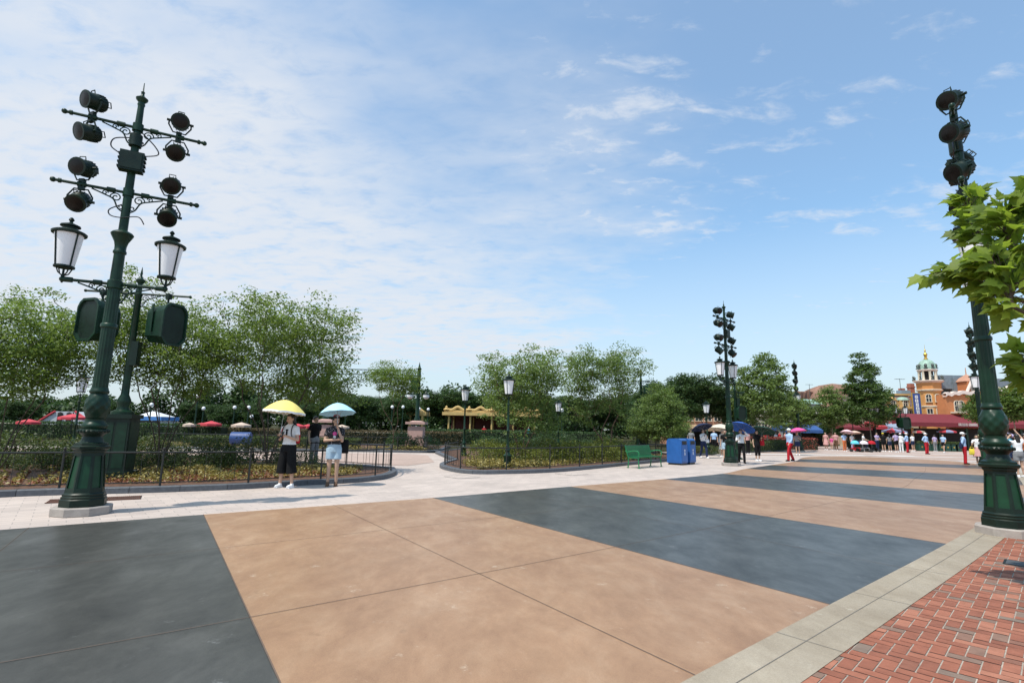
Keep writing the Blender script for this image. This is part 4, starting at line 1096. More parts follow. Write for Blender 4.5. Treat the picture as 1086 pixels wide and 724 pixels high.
wk = dict(top=('long', LBLUE), bottom=('trousers', RED), shoes=BLACK, hat=('cap', WHITE), male=True, hair='short')
P_('attendant in light blue shirt and red trousers walking away from the pink umbrella', 838.5, 489.0, -75, h=1.74, arms=('swing', 'swingb'), legs='walk', **wk)
P_('attendant in red trousers and white cap, left of the two in front of the cafe', 963, 479.9, 40, h=1.72, arms=('down', 'back'), **wk)
P_('attendant in red trousers and white cap standing below the orange tower', 983.5, 481.5, 20, h=1.72, arms=('down', 'hip'), **wk)
w5, s5, J5 = P_('attendant with dark shoulder bag, red trousers and white cap, nearest the right light post', 1024.5, 492.2, 55, h=1.72, arms=('down', 'back'), **wk)
bag('dark blue bag on the hip of the attendant nearest the right light post', W(w5, 0, s5, (-.22, .14, .98)), R(55), (.24, .16, .34), NAVY, [(.02, 0, .15), (.10, -.05, .36), (.16, -.08, .44)], 'shoulder_bag')
w6, s6, J6 = P_('woman under a pink umbrella behind the walking attendant', 846.5, 482.5, -30, h=1.58, arms=('hold', 'down'), top=('tee', GREY), bottom=('shorts', NAVY), hair='long', vox=.02)
q = W(w6, 0, s6, (.13, -.22, 1.22)); umbrella('hot pink umbrella behind the attendant in red trousers', q + Vector((-.05, .1, .72)), q, .60, PINK, depth=.26)
for i, (px, hh, tp, wh) in enumerate(((813, 1.66, RED, 'first'), (819.5, 1.6, BLACK, ''), (823, 1.58, WHITE, ''), (827.5, 1.66, RED, 'second'), (833, 1.62, ROSE, ''))):
    loc = at(px, 470, 50.0)
    pp, ss, JJ = person({0: 'person in red top behind the clipped hedge, leftmost there', 1: 'person in black under small navy umbrella behind the clipped hedge', 2: 'person in white top behind the clipped hedge', 3: 'person in red top behind the clipped hedge, close to the walking attendant', 4: 'person in rose top behind the clipped hedge, at its right end'}[i], loc, R(-30 + 25 * i), hh, ('down', 'hold'), 'stand', ('tee', tp), ('trousers', NAVY if i % 2 else GREY), BLACK, 'short', None, .022)
    if i == 1:
        q = W(pp, 0, ss, (-.13, -.22, 1.22)); umbrella('small navy umbrella behind the clipped hedge', q + Vector((0, .1, .7)), q, .5, NAVY)
# far walkers and the crowd before the cafe
def far(label, px, Y, rz, h=1.62, top=WHITE, bot=('trousers', NAVY), arms=('down', 'down'), legs='stand', hat=None, hair='short', shoes=WHITE, kind='tee', male=False):
    return person(label, at(px, 470, Y), R(rz), h, arms, legs, (kind, top), bot, shoes, hair, hat, .024, male)
far('woman in pink dress walking below the slender young tree', 876, 50, -60, 1.66, ROSE, ('dress', ROSE), hair='long')
far('child in pink beside the woman in pink dress', 882, 50, -60, 1.25, PINK, ('shorts', ROSE))
far('man in pale top with brown trousers right of the pink child', 886.5, 50, -40, 1.66, ROSE, ('trousers', BROWNC), male=True)
w7, s7, J7 = far('person in light blue top and tan trousers under pale pink umbrella', 895.5, 47.5, 10, 1.66, LBLUE, ('trousers', ORANGEC), ('hold', 'down'))
q = W(w7, 0, s7, (.13, -.22, 1.22)); umbrella('pale pink umbrella near the parked strollers', q + Vector((.1, .1, .68)), q, .55, cloth('umb_pale', (.72, .5, .52)))
w8, s8, J8 = far('person in white under tan umbrella behind the strollers', 904, 50.5, 20, 1.6, WHITE, ('trousers', LAV), ('hold', 'down'), hair='long')
q = W(w8, 0, s8, (.13, -.22, 1.22)); umbrella('tan umbrella just behind the parked strollers', q + Vector((.0, .1, .66)), q, .6, cloth('umb_tan', (.6, .42, .34)))
far('person in white shirt leaning over the strollers', 916, 51, 40, 1.6, WHITE, ('trousers', BLACK), ('push', 'push'))
far('person in lavender tee right behind the red stroller', 930.3, 50, 15, 1.72, LAV, ('trousers', NAVY), ('push', 'push'), male=True)
far('person in black tee with yellow cap among the cafe crowd', 937, 48.5, 160, 1.68, BLACK, ('shorts', BLACK), ('hip', 'down'), hat=('cap', YEL), male=True)
far('person in pale grey tee holding a blue bag in the cafe crowd', 943.5, 48.5, 170, 1.56, GREY, ('shorts', NAVY), ('down', 'hold'), hair='long')
far('broad man in lavender shirt and dark shorts in the cafe crowd', 950.5, 47.8, 185, 1.76, LAV, ('shorts', BLACK), ('hip', 'down'), male=True)
far('person in white cap at the right end of the cafe crowd', 955.5, 48.5, 150, 1.68, WHITE, ('trousers', WHITE), ('hold', 'down'), hat=('cap', WHITE), kind='long')
far('person in white tee behind the left attendant', 968, 51.5, 190, 1.66, WHITE, ('shorts', NAVY), ('down', 'hold'))
far('person in pale lavender top seated line at the green planters', 991.5, 52.5, 180, 1.62, LAV, ('trousers', GREY))
far('person in blue and white top walking past green planters', 1000.5, 49.0, -60, 1.66, LBLUE, ('shorts', BLACK), ('swing', 'swingb'), 'walk', hair='long')
for i, (px, Y, lab, tp, bt, ar, hh) in enumerate((
    (1036.5, 28.2, 'woman in white top with bags waiting left of the right light post', WHITE, ('dress', ROSE), ('down', 'hold'), 1.6),
    (1041.5, 29.6, 'woman in pink top under pale green umbrella by the right light post', ROSE, ('shorts', WHITE), ('hold', 'hold'), 1.6),
    (1046, 31.0, 'person in black tee just behind the right light post', BLACK, ('trousers', BROWNC), ('down', 'down'), 1.68),
    (1063, 27.5, 'person in dark blue clothes right of the light post, under violet umbrella', NAVY, ('shorts', BLACK), ('hold', 'down'), 1.55),
    (1070.5, 22.6, 'person in teal tee with arm raised, right of the light post', TEAL, ('shorts', NAVY), ('raise', 'down'), 1.66),
    (1078.5, 20.4, 'person in white tee with hands raised to head near right edge', WHITE, ('shorts', GREY), ('brow', 'raise'), 1.62),
    (1088, 21.5, 'person in red brown top cut by the right edge', ORANGEC, ('trousers', BLACK), ('down', 'hold'), 1.66))):
    pp, ss, JJ = person(lab, at(px, 470, Y), R((-50, -20, 10, 40, 200, 170, 30)[i]), hh, ar, 'stand', ('tee', tp), bt, (WHITE, SKYC, BLACK, BLACK, WHITE, WHITE, BLACK)[i], 'long' if i in (0, 1, 5) else 'short', None, .018, z=0.012)
    if i == 0:
        bag('turquoise shopping bag carried left of the right light post', W(pp, 0, ss, (.26, -.03, .55)), R(10), (.30, .16, .36), SKYC, [(-.08, 0, .16), (-.05, 0, .26), (.05, 0, .26), (.08, 0, .16)], 'shopping_bag')
        bag('yellow patterned bag next to the turquoise shopping bag', W(pp, 0, ss, (-.24, -.10, .72)), R(-20), (.28, .14, .32), YEL, [(-.08, 0, .14), (-.05, 0, .25), (.05, 0, .25), (.08, 0, .14)], 'shopping_bag')
    if i == 1:
        q = W(pp, 0, ss, (.13, -.22, 1.22)); umbrella('pale green umbrella left of the right light post', q + Vector((.08, .1, .52)), q, .52, cloth('umb_palegreen', (.42, .46, .25)))
    if i == 3:
        q = W(pp, 0, ss, (.13, -.22, 1.22)); umbrella('violet umbrella just right of the right light post', q + Vector((.0, .1, .6)), q, .42, LAV)
for px, Y, tp, lab in ((733, 37.5, GREY, 'person in grey behind the small bed, left of the navy umbrella'), (757.5, 38, LBLUE, 'person in pale blue seen beyond the small lamp post'), (793, 37, ROSE, 'person in rose top under the blue and green umbrellas'), (560.5, 52, TEAL, 'person in blue seen through the olive tree stems'), (513, 52, RED, 'person in red under the yellow pavilion')):
    far(lab, px, Y, rnd.uniform(-60, 60), 1.64, tp, ('trousers', BLACK))
# --- parked strollers
def stroller(label, loc, rz, mc, ms):
    t = thing('stroller', label, 'stroller', loc, rz, 'strollers parked before the cafe')
    m = MB(); m.ell((0, .10, .68), (.26, .34, .30), 14, 7, a1=PI * .5); m.build('canopy', mc, t, 50)
    m = MB(); m.box((0, .22, .55), (.42, .05, .44)); m.box((0, .0, .36), (.42, .42, .06)); m.box((0, -.24, .27), (.38, .05, .22)); m.build('seat', ms, t, 30)
    m = MB()
    for s in (-1, 1):
        m.tube([(s * .25, .62, 1.0), (s * .25, .3, .62), (s * .25, -.38, .14)], .014, 6); m.tube([(s * .25, .12, .42), (s * .26, .40, .14)], .014, 6)
    m.tube([(-.25, .62, 1.0), (.25, .62, 1.0)], .018, 6); m.tube([(-.26, .40, .14), (.26, .40, .14)], .012, 6); m.build('frame', BLACKM, t)
    for x in (-.27, .27):
        for y in (-.38, .40):
            w_ = MB(); w_.lathe([(.06, -.02), (.12, -.022), (.135, 0), (.12, .022), (.06, .02)], 14, M=Matrix.Translation((x, y, .135)) @ aim((1, 0, 0))); w_.build('wheel', BLACKM, t)
    m = MB(); m.box((0, .25, .24), (.38, .36, .2)); m.build('basket', ms, t, 30)
for px, Y, rz, mc, ms, lab in ((908, 46.5, 60, SKYC, RED, 'stroller with turquoise cover, leftmost of the parked ones'), (913.5, 47.8, 70, NAVY, BLACK, 'navy stroller behind the pale covered one'), (917.5, 46.4, 65, cloth('pale_cover', (.7, .62, .66)), GREY, 'stroller with long pale cover in the parked row'), (925.5, 47.4, 80, RED, BLACK, 'stroller with bright red canopy, rightmost of the parked ones'), (921.5, 48.6, 75, BLACK, NAVY, 'black stroller between the pale and the red one')):
    stroller(lab, z0_(at(px, 470, Y)) if False else Vector((at(px, 470, Y).x, Y, 0.004)), R(rz), mc, ms)
# ------------------------------------------------------------------ trees and plants
def fast_mesh(name, V, Fq, mats, tint=None, smooth=False):
    """V (n,3), Fq (m,4) numpy quads"""
    me = bpy.data.meshes.new(name)
    n, m = len(V), len(Fq)
    me.vertices.add(n); me.vertices.foreach_set('co', V.astype(np.float32).ravel())
    me.loops.add(m * 4); me.loops.foreach_set('vertex_index', Fq.astype(np.int32).ravel())
    me.polygons.add(m); me.polygons.foreach_set('loop_start', np.arange(m, dtype=np.int32) * 4)
    try: me.polygons.foreach_set('loop_total', np.full(m, 4, dtype=np.int32))
    except Exception: pass
    for k in (mats if isinstance(mats, (list, tuple)) else [mats]): me.materials.append(k)
    if smooth: me.polygons.foreach_set('use_smooth', np.ones(m, dtype=bool))
    me.update(calc_edges=True); me.validate()
    if tint is not None and len(me.polygons) == m:
        a = me.attributes.new('tint', 'FLOAT', 'FACE'); a.data.foreach_set('value', tint.astype(np.float32))
    return me
def leaf_quads(P, size, rng, up=0.5, aspect=0.5, outward=None, droop=0.0):
    n = len(P)
    nrm = rng.normal(size=(n, 3)); nrm[:, 2] = np.abs(nrm[:, 2]) + up
    nrm /= np.linalg.norm(nrm, axis=1)[:, None]
    t = rng.normal(size=(n, 3)); t[:, 2] -= droop
    t -= nrm * (t * nrm).sum(1)[:, None]; t /= np.linalg.norm(t, axis=1)[:, None]
    b = np.cross(nrm, t)
    s = size * rng.uniform(0.65, 1.25, size=n)[:, None]
    V = np.empty((n, 4, 3))
    V[:, 0] = P - t * s * 0.5
    V[:, 1] = P + b * s * aspect * 0.5 + nrm * s * 0.08 - t * s * 0.05
    V[:, 2] = P + t * s * 0.5 - nrm * s * 0.06
    V[:, 3] = P - b * s * aspect * 0.5 + nrm * s * 0.08 - t * s * 0.05
    Fq = np.arange(n * 4).reshape(n, 4)
    return V.reshape(-1, 3), Fq
def grow(seed, stems, lobes, nattr, step=0.22, infl=1.6, kill=0.42, iters=70, shell=0.55):
    rng = np.random.default_rng(seed)
    A = []
    vol = np.array([l[3] * l[4] * l[5] for l in lobes]) ** 0.8; vol /= vol.sum()
    for l, f in zip(lobes, vol):
        m = max(6, int(nattr * f)); d = rng.normal(size=(m, 3)); d /= np.linalg.norm(d, axis=1)[:, None]
        r = rng.uniform(0, 1, size=m) ** (1 / 3.0); r = shell * np.maximum(r, 0.55) + (1 - shell) * r
        A.append(np.array(l[:3]) + d * r[:, None] * np.array(l[3:6]))
    A = np.concatenate(A); A0 = A.copy()
    nodes = []; par = []
    for st in stems:
        pts = catmull(st, 5)
        prev = -1
        for k, p in enumerate(pts):
            nodes.append(np.array(p)); par.append(prev); prev = len(nodes) - 1
    near_d = np.full(len(A), 1e9); near_i = np.zeros(len(A), int); upto = 0
    for it in range(iters):
        N = np.array(nodes[upto:])
        if len(N):
            D = np.linalg.norm(A[:, None, :] - N[None], axis=2); j = D.argmin(1); dd = D[np.arange(len(A)), j]
            b = dd < near_d; near_d[b] = dd[b]; near_i[b] = j[b] + upto
        upto = len(nodes)
        keep = near_d > kill
        A, near_d, near_i = A[keep], near_d[keep], near_i[keep]
        if len(A) == 0: break
        act = near_d < (infl if it > 4 else infl * 3)
        if not act.any(): act = near_d <= np.sort(near_d)[min(3, len(near_d) - 1)]
        base = len(nodes)
        for ni in np.unique(near_i[act]):
            v = (A[act][near_i[act] == ni] - nodes[ni]); v /= np.linalg.norm(v, axis=1)[:, None]
            d = v.mean(0) + rng.normal(size=3) * 0.22; d /= (np.linalg.norm(d) + 1e-9)
            nodes.append(nodes[ni] + d * step); par.append(int(ni))
    P = np.array(nodes); par = np.array(par)
    ntip = np.zeros(len(P)); kids = np.bincount(par[par >= 0], minlength=len(P))
    ntip[kids == 0] = 1
    for i in range(len(P) - 1, -1, -1):
        if par[i] >= 0: ntip[par[i]] += ntip[i]
    return P, par, ntip, rng, A0
def tree_meshes(key, seed, stems, lobes, nattr, leafmat_, bark, leaf=0.075, per=26, spread=0.26, r_tip=0.006, tipmax=3, up=0.6, aspect=0.5, step=0.22, kill=0.42, rpow=2.3, rmax=0.14, minr=0.0, dens=2.25, **kw):
    P, par, ntip, rng, A0 = grow(seed, stems, lobes, nattr, step=step, kill=kill, **kw)
    rad = np.minimum(r_tip * ntip ** (1 / rpow), rmax)
    Vs, Fs = [], []; o = 0
    for i in range(len(P)):
        j = par[i]
        if j < 0: continue
        r1, r0 = rad[i], rad[j] if ntip[j] < ntip[i] * 2.2 + 2 else rad[i] * 1.25
        if r1 < minr: continue
        d = P[i] - P[j]; L = np.linalg.norm(d)
        if L < 1e-6: continue
        d /= L; n = 7 if r1 > 0.03 else (5 if r1 > 0.012 else 3)
        ref = np.array((0, 0, 1.0)) if abs(d[2]) < 0.8 else np.array((1.0, 0, 0))
        u = np.cross(d, ref); u /= np.linalg.norm(u); w_ = np.cross(d, u)
        a = 2 * np.pi * np.arange(n) / n
        ring = np.cos(a)[:, None] * u + np.sin(a)[:, None] * w_
        Vs.append(P[j] - d * r0 * 0.3 + ring * r0); Vs.append(P[i] + ring * r1)
        k = np.arange(n); l = (k + 1) % n
        Fs.append(np.stack([o + k, o + l, o + n + l, o + n + k], 1)); o += 2 * n
    tr = fast_mesh('trunk', np.concatenate(Vs), np.concatenate(Fs), bark, smooth=True)
    tips = A0
    per = int(per * dens); leaf = leaf * 1.15
    n = len(tips) * per
    dv = rng.normal(size=(n, 3)); dv /= np.linalg.norm(dv, axis=1)[:, None]
    big = np.repeat(rng.uniform(0.75, 1.3, len(tips)), per)
    C = np.repeat(tips, per, 0) + dv * (rng.uniform(0, 1, n) ** 0.45 * spread * 1.5 * big)[:, None] * np.array((1, 1, 0.5))
    V, Fq = leaf_quads(C, leaf, rng, up=up, aspect=aspect)
    clump = np.repeat(rng.uniform(0, 1, len(tips)), per)
    tint = np.clip(0.45 * clump + 0.55 * rng.uniform(0, 1, n), 0, 1)
    cr = fast_mesh('crown', V, Fq, leafmat_, tint)
    MESH[key] = (tr, cr)
    return tr, cr
def tree(key, label, loc, rz=0.0, s=(1, 1, 1), group=None):
    tr, cr = MESH[key]
    t = thing('tree', label, 'tree', loc, rz, group); t.scale = s
    link('trunk', tr, t); link('crown', cr, t)
    return t
def vase(rng, n, h, spread, lean=0.0):
    """n stems fanning from one root"""
    out = []
    for k in range(n):
        a = 2 * PI * k / n + rng.uniform(-0.4, 0.4); s = spread * rng.uniform(0.6, 1.1)
        x, y = math.cos(a), math.sin(a)
        out.append([(0.0, 0.0, 0), (0.16 * x + rng.uniform(-.05, .05), 0.16 * y, h * 0.25), (s * 0.45 * x, s * 0.45 * y + rng.uniform(-.06, .06), h * 0.6), (s * x, s * y, h)])
    return out
r4 = random.Random(11)
def lob(cx, cy, cz, rx, ry, rz, n, rng, f=0.55):
    L = [(cx, cy, cz, rx * 0.75, ry * 0.75, rz * 0.7)]
    for k in range(n):
        a = rng.uniform(0, 2 * PI); e = rng.uniform(-0.7, 1.0)
        L.append((cx + rx * 0.62 * math.cos(a), cy + ry * 0.62 * math.sin(a), cz + rz * 0.6 * e, rx * f * rng.uniform(.6, 1), ry * f * rng.uniform(.6, 1), rz * f * rng.uniform(.6, 1)))
    return L
# multi-stemmed myrtles of the left bed
tree_meshes('myrtle_a', 1, vase(r4, 6, 2.0, 0.8), lob(0, 0, 3.6, 2.1, 2.0, 1.9, 12, r4) + [(0.2, -1.0, 2.4, 0.8, 0.8, 0.4)], 620, LEAF_M, BARK, leaf=0.085, per=17, spread=0.24)
tree_meshes('myrtle_b', 2, vase(r4, 7, 2.0, 1.0), lob(0.1, 0, 3.5, 2.75, 2.3, 1.95, 14, r4) + [(1.9, -.3, 2.5, 0.9, 0.9, 0.4)], 820, LEAF_M, BARK, leaf=0.085, per=17, spread=0.25)
tree_meshes('olive_a', 3, vase(r4, 6, 1.7, 0.8), lob(0, 0, 3.1, 2.4, 2.3, 2.2, 12, r4) + [(-1.3, -.6, 1.7, 1.0, 0.9, 0.7), (1.3, -.6, 1.8, 1.0, 0.9, 0.7), (0, -1.1, 1.6, 1.0, 0.8, 0.6)], 720, LEAF_O, BARKR, leaf=0.10, per=13, spread=0.25)
tree_meshes('olive_b', 4, [[(0, 0, 0), (0.1, 0, 0.5), (-0.15, 0.05, 1.0), (-0.05, 0, 1.5), (0.25, 0, 2.1)], [(0.1, 0, 0.45), (0.35, 0.1, 0.9), (0.4, 0.05, 1.5), (0.8, 0.2, 2.2)], [(-0.1, 0, 0.9), (-0.5, -0.1, 1.4), (-0.8, 0, 2.1)]], lob(0, 0, 3.4, 2.2, 2.0, 1.9, 10, r4) + [(-1.2, -.4, 2.1, 0.9, 0.8, 0.6), (1.2, -.4, 2.0, 1.0, 0.8, 0.6)], 540, LEAF_O, BARKR, leaf=0.10, per=13, spread=0.25)
tree_meshes('twisted', 5, [[(0, 0, 0), (0.05, 0, 0.8), (-0.1, 0, 1.5), (-0.6, 0, 2.3), (-0.9, 0.1, 3.0)], [(-0.02, 0, 0.9), (0.25, 0.05, 1.6), (0.2, 0, 2.5), (0.6, 0, 3.3)], [(-0.1, 0, 1.5), (-0.05, 0.2, 2.4), (-0.2, 0.1, 3.2)]], lob(-0.1, 0, 4.1, 1.7, 1.5, 1.35, 8, r4), 300, LEAF_M, BARKR, leaf=0.10, per=13, spread=0.24)
tree_meshes('round_bush', 6, vase(r4, 5, 1.2, 0.6), [(0, 0, 1.7, 2.0, 1.9, 1.1), (0, 0, 2.7, 1.6, 1.5, 1.1), (0.1, 0, 3.5, 1.0, 1.0, 0.8), (-1.0, 0, 1.5, 1.0, 1.0, 0.8), (1.1, 0.2, 1.4, 1.0, 1.0, 0.8)], 560, LEAF_O, BARK, leaf=0.11, per=20, spread=0.25, kill=0.38)
tree_meshes('dark_round', 7, [[(0, 0, 0), (0, 0, 1.2), (0.1, 0, 2.4)], [(0, 0, 1.4), (0.5, 0.2, 2.6)], [(0, 0, 1.5), (-0.5, -0.1, 2.7)]], lob(0, 0, 4.3, 3.0, 2.8, 2.5, 12, r4), 620, LEAF_D, BARK, leaf=0.17, per=24, spread=0.34, step=0.3, kill=0.5)
tree_meshes('sycamore', 8, [[(0, 0, 0), (0, 0, 1.6), (0.05, 0, 3.0), (0, 0, 5.0), (0, 0, 7.0)]], [(0, 0, 3.6, 2.8, 2.4, 1.4), (-0.5, 0, 5.0, 2.2, 2.0, 1.4), (0.3, 0, 6.4, 1.7, 1.6, 1.3), (0.2, 0, 7.5, 1.0, 1.0, 0.7), (-1.6, 0, 4.2, 1.2, 1.2, 0.9), (2.0, 0, 3.7, 1.3, 1.2, 0.8), (1.4, 0.3, 5.4, 1.0, 1.0, 0.8), (-1.4, 0.2, 6.3, 0.9, 0.9, 0.7)], 560, LEAF_O, BARKP, leaf=0.19, per=14, spread=0.33, step=0.3, kill=0.5)
tree_meshes('tall_dark', 9, [[(0, 0, 0), (0.05, 0, 1.6), (0, 0, 3.5), (0.05, 0, 6.0), (-0.1, 0, 8.6)]], [(0, 0, 3.9, 2.5, 2.3, 1.6), (0.2, 0, 5.6, 2.0, 1.9, 1.4), (-0.3, 0, 7.3, 1.4, 1.3, 1.2), (-0.6, 0, 8.9, 0.75, 0.7, 0.9), (0.8, 0, 7.9, 0.7, 0.7, 0.8), (-1.9, 0, 3.6, 1.1, 1.1, 0.9), (2.0, 0, 3.4, 0.9, 0.9, 0.9), (-1.7, 0, 6.0, 0.8, 0.8, 0.7), (1.8, 0, 5.4, 0.8, 0.8, 0.8)], 520, leafmat('leaf_midgreen', (0.026, 0.055, 0.016), (0.105, 0.165, 0.048), 0.35), BARKP, leaf=0.20, per=15, spread=0.30, step=0.3, kill=0.46, dens=2.9)
tree_meshes('young', 10, [[(0, 0, 0), (0.03, 0, 1.8), (0, 0, 3.3), (0, 0, 5.0)]], [(0, 0, 4.0, 1.7, 1.6, 1.9), (0, 0, 5.4, 1.0, 1.0, 0.9), (-0.7, 0, 3.3, 1.0, 1.0, 0.9), (0.8, 0, 3.5, 1.0, 1.0, 0.9)], 260, LEAF_O, BARKP, leaf=0.18, per=15, spread=0.3, step=0.3, kill=0.45)
tree_meshes('street_plane', 12, [[(0, 0, 0), (0.05, 0, 1.2), (-0.05, 0, 2.2), (0.1, 0, 3.2)]], [(0, 0, 3.6, 1.8, 1.7, 1.0), (-1.0, 0, 3.4, 1.0, 1.0, 0.7), (1.0, 0.2, 3.8, 1.0, 1.0, 0.7), (0.1, 0, 4.4, 1.1, 1.1, 0.6)], 260, LEAF_P, BARKP, leaf=0.20, per=13, spread=0.28, step=0.26, kill=0.42)

T = lambda px, Y, z=0.09: z0(at(px, 470, Y), z)
gL = 'multi stemmed trees in the left bed'
tree('myrtle_a', 'airy multi stemmed tree at the left edge, behind the left bed railing', T(0, 13.6), 0.5, (1.0, 1.0, 0.92), gL)
tree('myrtle_a', 'multi stemmed tree in the left bed, just right of the green speaker post', T(172, 16.4), 2.6, (1.0, 1.0, 1.06), gL)
tree('myrtle_b', 'widest multi stemmed tree of the left bed, right behind the yellow umbrella', T(286, 17.2), 0.2, (1, 1, 1.0), gL)
gM = 'olive green trees in the middle bed'
tree('olive_a', 'broad multi stemmed tree behind the lamp post of the middle bed', T(553, 24.0), 1.0, (1.02, 1.02, 1.03), gM)
tree('olive_b', 'smaller tree with crooked red trunk at the right of the middle bed', T(641, 26.0), 0.0, (1, 1, 1.02), gM)
tree('twisted', 'thin tree with twisted reddish trunk beside the green arch', T(416, 31.8), 0.0, (1, 1, 1.0))
tree('round_bush', 'dense low rounded tree right behind the green bench', T(699, 33.5), 0.3, (1.0, 1.0, 1.02))
gD = 'dark round trees behind the beds'
tree('dark_round', 'dark round tree rising behind the middle light post', z0(at(748, 470, 46)), 0.4, (1.0, 1.0, 1.0), gD)
tree('dark_round', 'dark round tree left of the middle light post, behind the low rounded tree', z0(at(708, 470, 50)), 2.2, (0.95, 0.95, 0.98), gD)
tree('sycamore', 'tall light green tree between the middle and distant light posts', z0(at(814, 470, 43)), 0.0, (0.98, 0.98, 0.98))
tree('sycamore', 'light green tree partly behind the distant light post', z0(at(841, 470, 55)), 2.0, (0.9, 0.9, 0.72))
tree('young', 'slender young tree in front of the brown rock hill', z0(at(883.5, 470, 53)), 0.0, (1, 1, 1))
tree('tall_dark', 'tallest dark tapering tree, left of the orange tower', z0(at(924, 470, 53)), 0.2, (1, 1, 1.0))
tree('street_plane', 'small plane tree behind the nearer right light post, before the maroon awning', z0(at(1047, 470, 38), 0.012), 0.7, (0.7, 0.7, 0.92))
tree('street_plane', 'small plane tree with leaning pale trunk at the right edge', z0(at(1078, 470, 35), 0.012), 3.0, (0.95, 0.95, 0.95))
tree('street_plane', 'small plane tree standing outside the right edge near the cafe', z0(at(1150, 470, 34), 0.012), 4.0)
# far trees that close the view
gF = 'far dark trees closing the view'
far = [(-60, 60, .62), (18, 75, .62), (52, 90, .62), (112, 70, .60), (200, 80, .66), (232, 66, .58), (268, 84, .74), (318, 68, .62), (352, 80, .8), (380, 62, .74), (402, 70, .84), (424, 60, .70), (470, 66, .92), (512, 78, 1.0), (540, 70, .8), (574, 62, .82), (610, 74, .95), (650, 64, .85), (676, 72, .98), (690, 58, .75), (776, 62, .85), (848, 72, .72), (868, 66, .45), (895, 64, .5)]
where = ['left of the frame edge trees', 'low behind the far left red parasols', 'low beside the white and red tent', 'behind the tall speaker post', 'behind the blue and white kiosk', 'seen between the left bed stems', 'behind the blue container', 'beyond the yellow umbrella', 'beyond the man in black', 'left behind the green arch', 'behind the twisted trunk tree', 'under the green arch lanterns', 'beside the yellow pavilion', 'over the yellow pavilion roof', 'behind the lamp of the middle bed', 'behind the broad olive tree', 'in the gap of the two olive trees', 'behind the crooked red trunk', 'left of the low rounded tree', 'directly behind the bench tree', 'behind the blue umbrella group', 'behind the blue awning building', 'below the brown rock hill', 'behind the pink parasol by the strollers']
for (px, Y, s), wh in zip(far, where):
    tree('dark_round', 'far dark green tree ' + wh, z0(at(px, 470, Y)), px * 0.7, (s * 1.15, s * 1.15, s), gF)

# far wood along the horizon
def treeline():
    rng = np.random.default_rng(77); Ps = []
    for k in range(150):
        x = -150 + 215 * k / 149 + rng.uniform(-1, 1); y = 96 + rng.uniform(-7, 7) - (8 if x < -60 else 0)
        h = rng.uniform(4.0, 6.0) if x < -62 else rng.uniform(6.0, 9.5)
        n = 1100; d = rng.normal(size=(n, 3)); d /= np.linalg.norm(d, axis=1)[:, None]
        Ps.append(np.array((x, y, h * .5)) + d * rng.uniform(.5, 1, n)[:, None] * np.array((rng.uniform(2, 3.4), 2.4, h * .52)))
    P = np.concatenate(Ps); P[:, 2] = np.maximum(P[:, 2], .1); V, Fq = leaf_quads(P, 0.55, rng, up=.4, aspect=.7)
    tag(link('far_wood', fast_mesh('far_wood', V, Fq, LEAF_D, rng.uniform(0, 1, len(P)))), kind='stuff')
treeline()
# low planting
def shrub_mesh(key, seed, r, n, lm, leaf=0.06):
    rng = np.random.default_rng(seed)
    d = rng.normal(size=(n, 3)); d /= np.linalg.norm(d, axis=1)[:, None]; d[:, 2] = np.abs(d[:, 2])
    lump = 1 + 0.16 * np.sin(d[:, 0] * 7 + seed) * np.cos(d[:, 1] * 6 + seed * 2)
    P = d * (rng.uniform(0.45, 1, n) ** 0.5 * lump)[:, None] * np.array(r)
    V, Fq = leaf_quads(P, leaf, rng, up=0.5, aspect=0.55)
    leafm = fast_mesh('foliage', V, Fq, lm, rng.uniform(0, 1, n))
    mb = MB(); rr = random.Random(seed)
    for k in range(7):
        a = rr.uniform(0, 6.28); q = rr.uniform(0.3, 0.75)
        mb.tube([(0, 0, 0), (r[0] * q * 0.4 * math.cos(a), r[1] * q * 0.4 * math.sin(a), r[2] * 0.4), (r[0] * q * math.cos(a), r[1] * q * math.sin(a), r[2] * 0.8)], [0.012, 0.009, 0.004], 4)
    MESH[key] = (mb.mesh('stem', BARK, 40), leafm)
shrub_mesh('shrub_g', 1, (0.75, 0.6, 0.62), 1700, LEAF_H, 0.06)
shrub_mesh('shrub_y', 2, (0.85, 0.7, 0.72), 1700, leafmat('leaf_yellowgreen', (0.04, 0.062, 0.012), (0.16, 0.18, 0.03), 0.3), 0.065)
shrub_mesh('shrub_d', 3, (1.0, 0.8, 0.95), 2200, LEAF_D, 0.075)
def shrub(key, label, loc, rz, s, group):
    st, fo = MESH[key]; t = thing('shrub', label, 'shrub', loc, rz, group); t.scale = s
    link('stem', st, t); link('foliage', fo, t); return t
r6 = random.Random(5)
def inside(p, poly):
    c = False; n = len(poly)
    for i in range(n):
        a, b = poly[i], poly[i - 1]
        if (a[1] > p[1]) != (b[1] > p[1]) and p[0] < (b[0] - a[0]) * (p[1] - a[1]) / (b[1] - a[1]) + a[0]: c = not c
    return c
def row(key, label, group, pts, step, jit, smin, smax):
    P = [Vector((p[0], p[1], 0)) for p in pts]
    for i in range(len(P) - 1):
        L = (P[i + 1] - P[i]).length; n = max(1, int(L / step))
        for k in range(n):
            p = P[i].lerp(P[i + 1], (k + 0.5) / n); s = r6.uniform(smin, smax)
            shrub(key, label, (p.x + r6.uniform(-jit, jit), p.y + r6.uniform(-jit, jit), 0.08), r6.uniform(0, 6), (s, s, s * r6.uniform(0.85, 1.1)), group)
row('shrub_g', 'low dark green shrub growing under the trees of the left bed', 'low shrubs in the left bed', [(-18, 14.6), (-12.4, 15.6), (-8.8, 16.9), (-6.6, 18.2)], 0.7, 0.3, 0.75, 1.05)
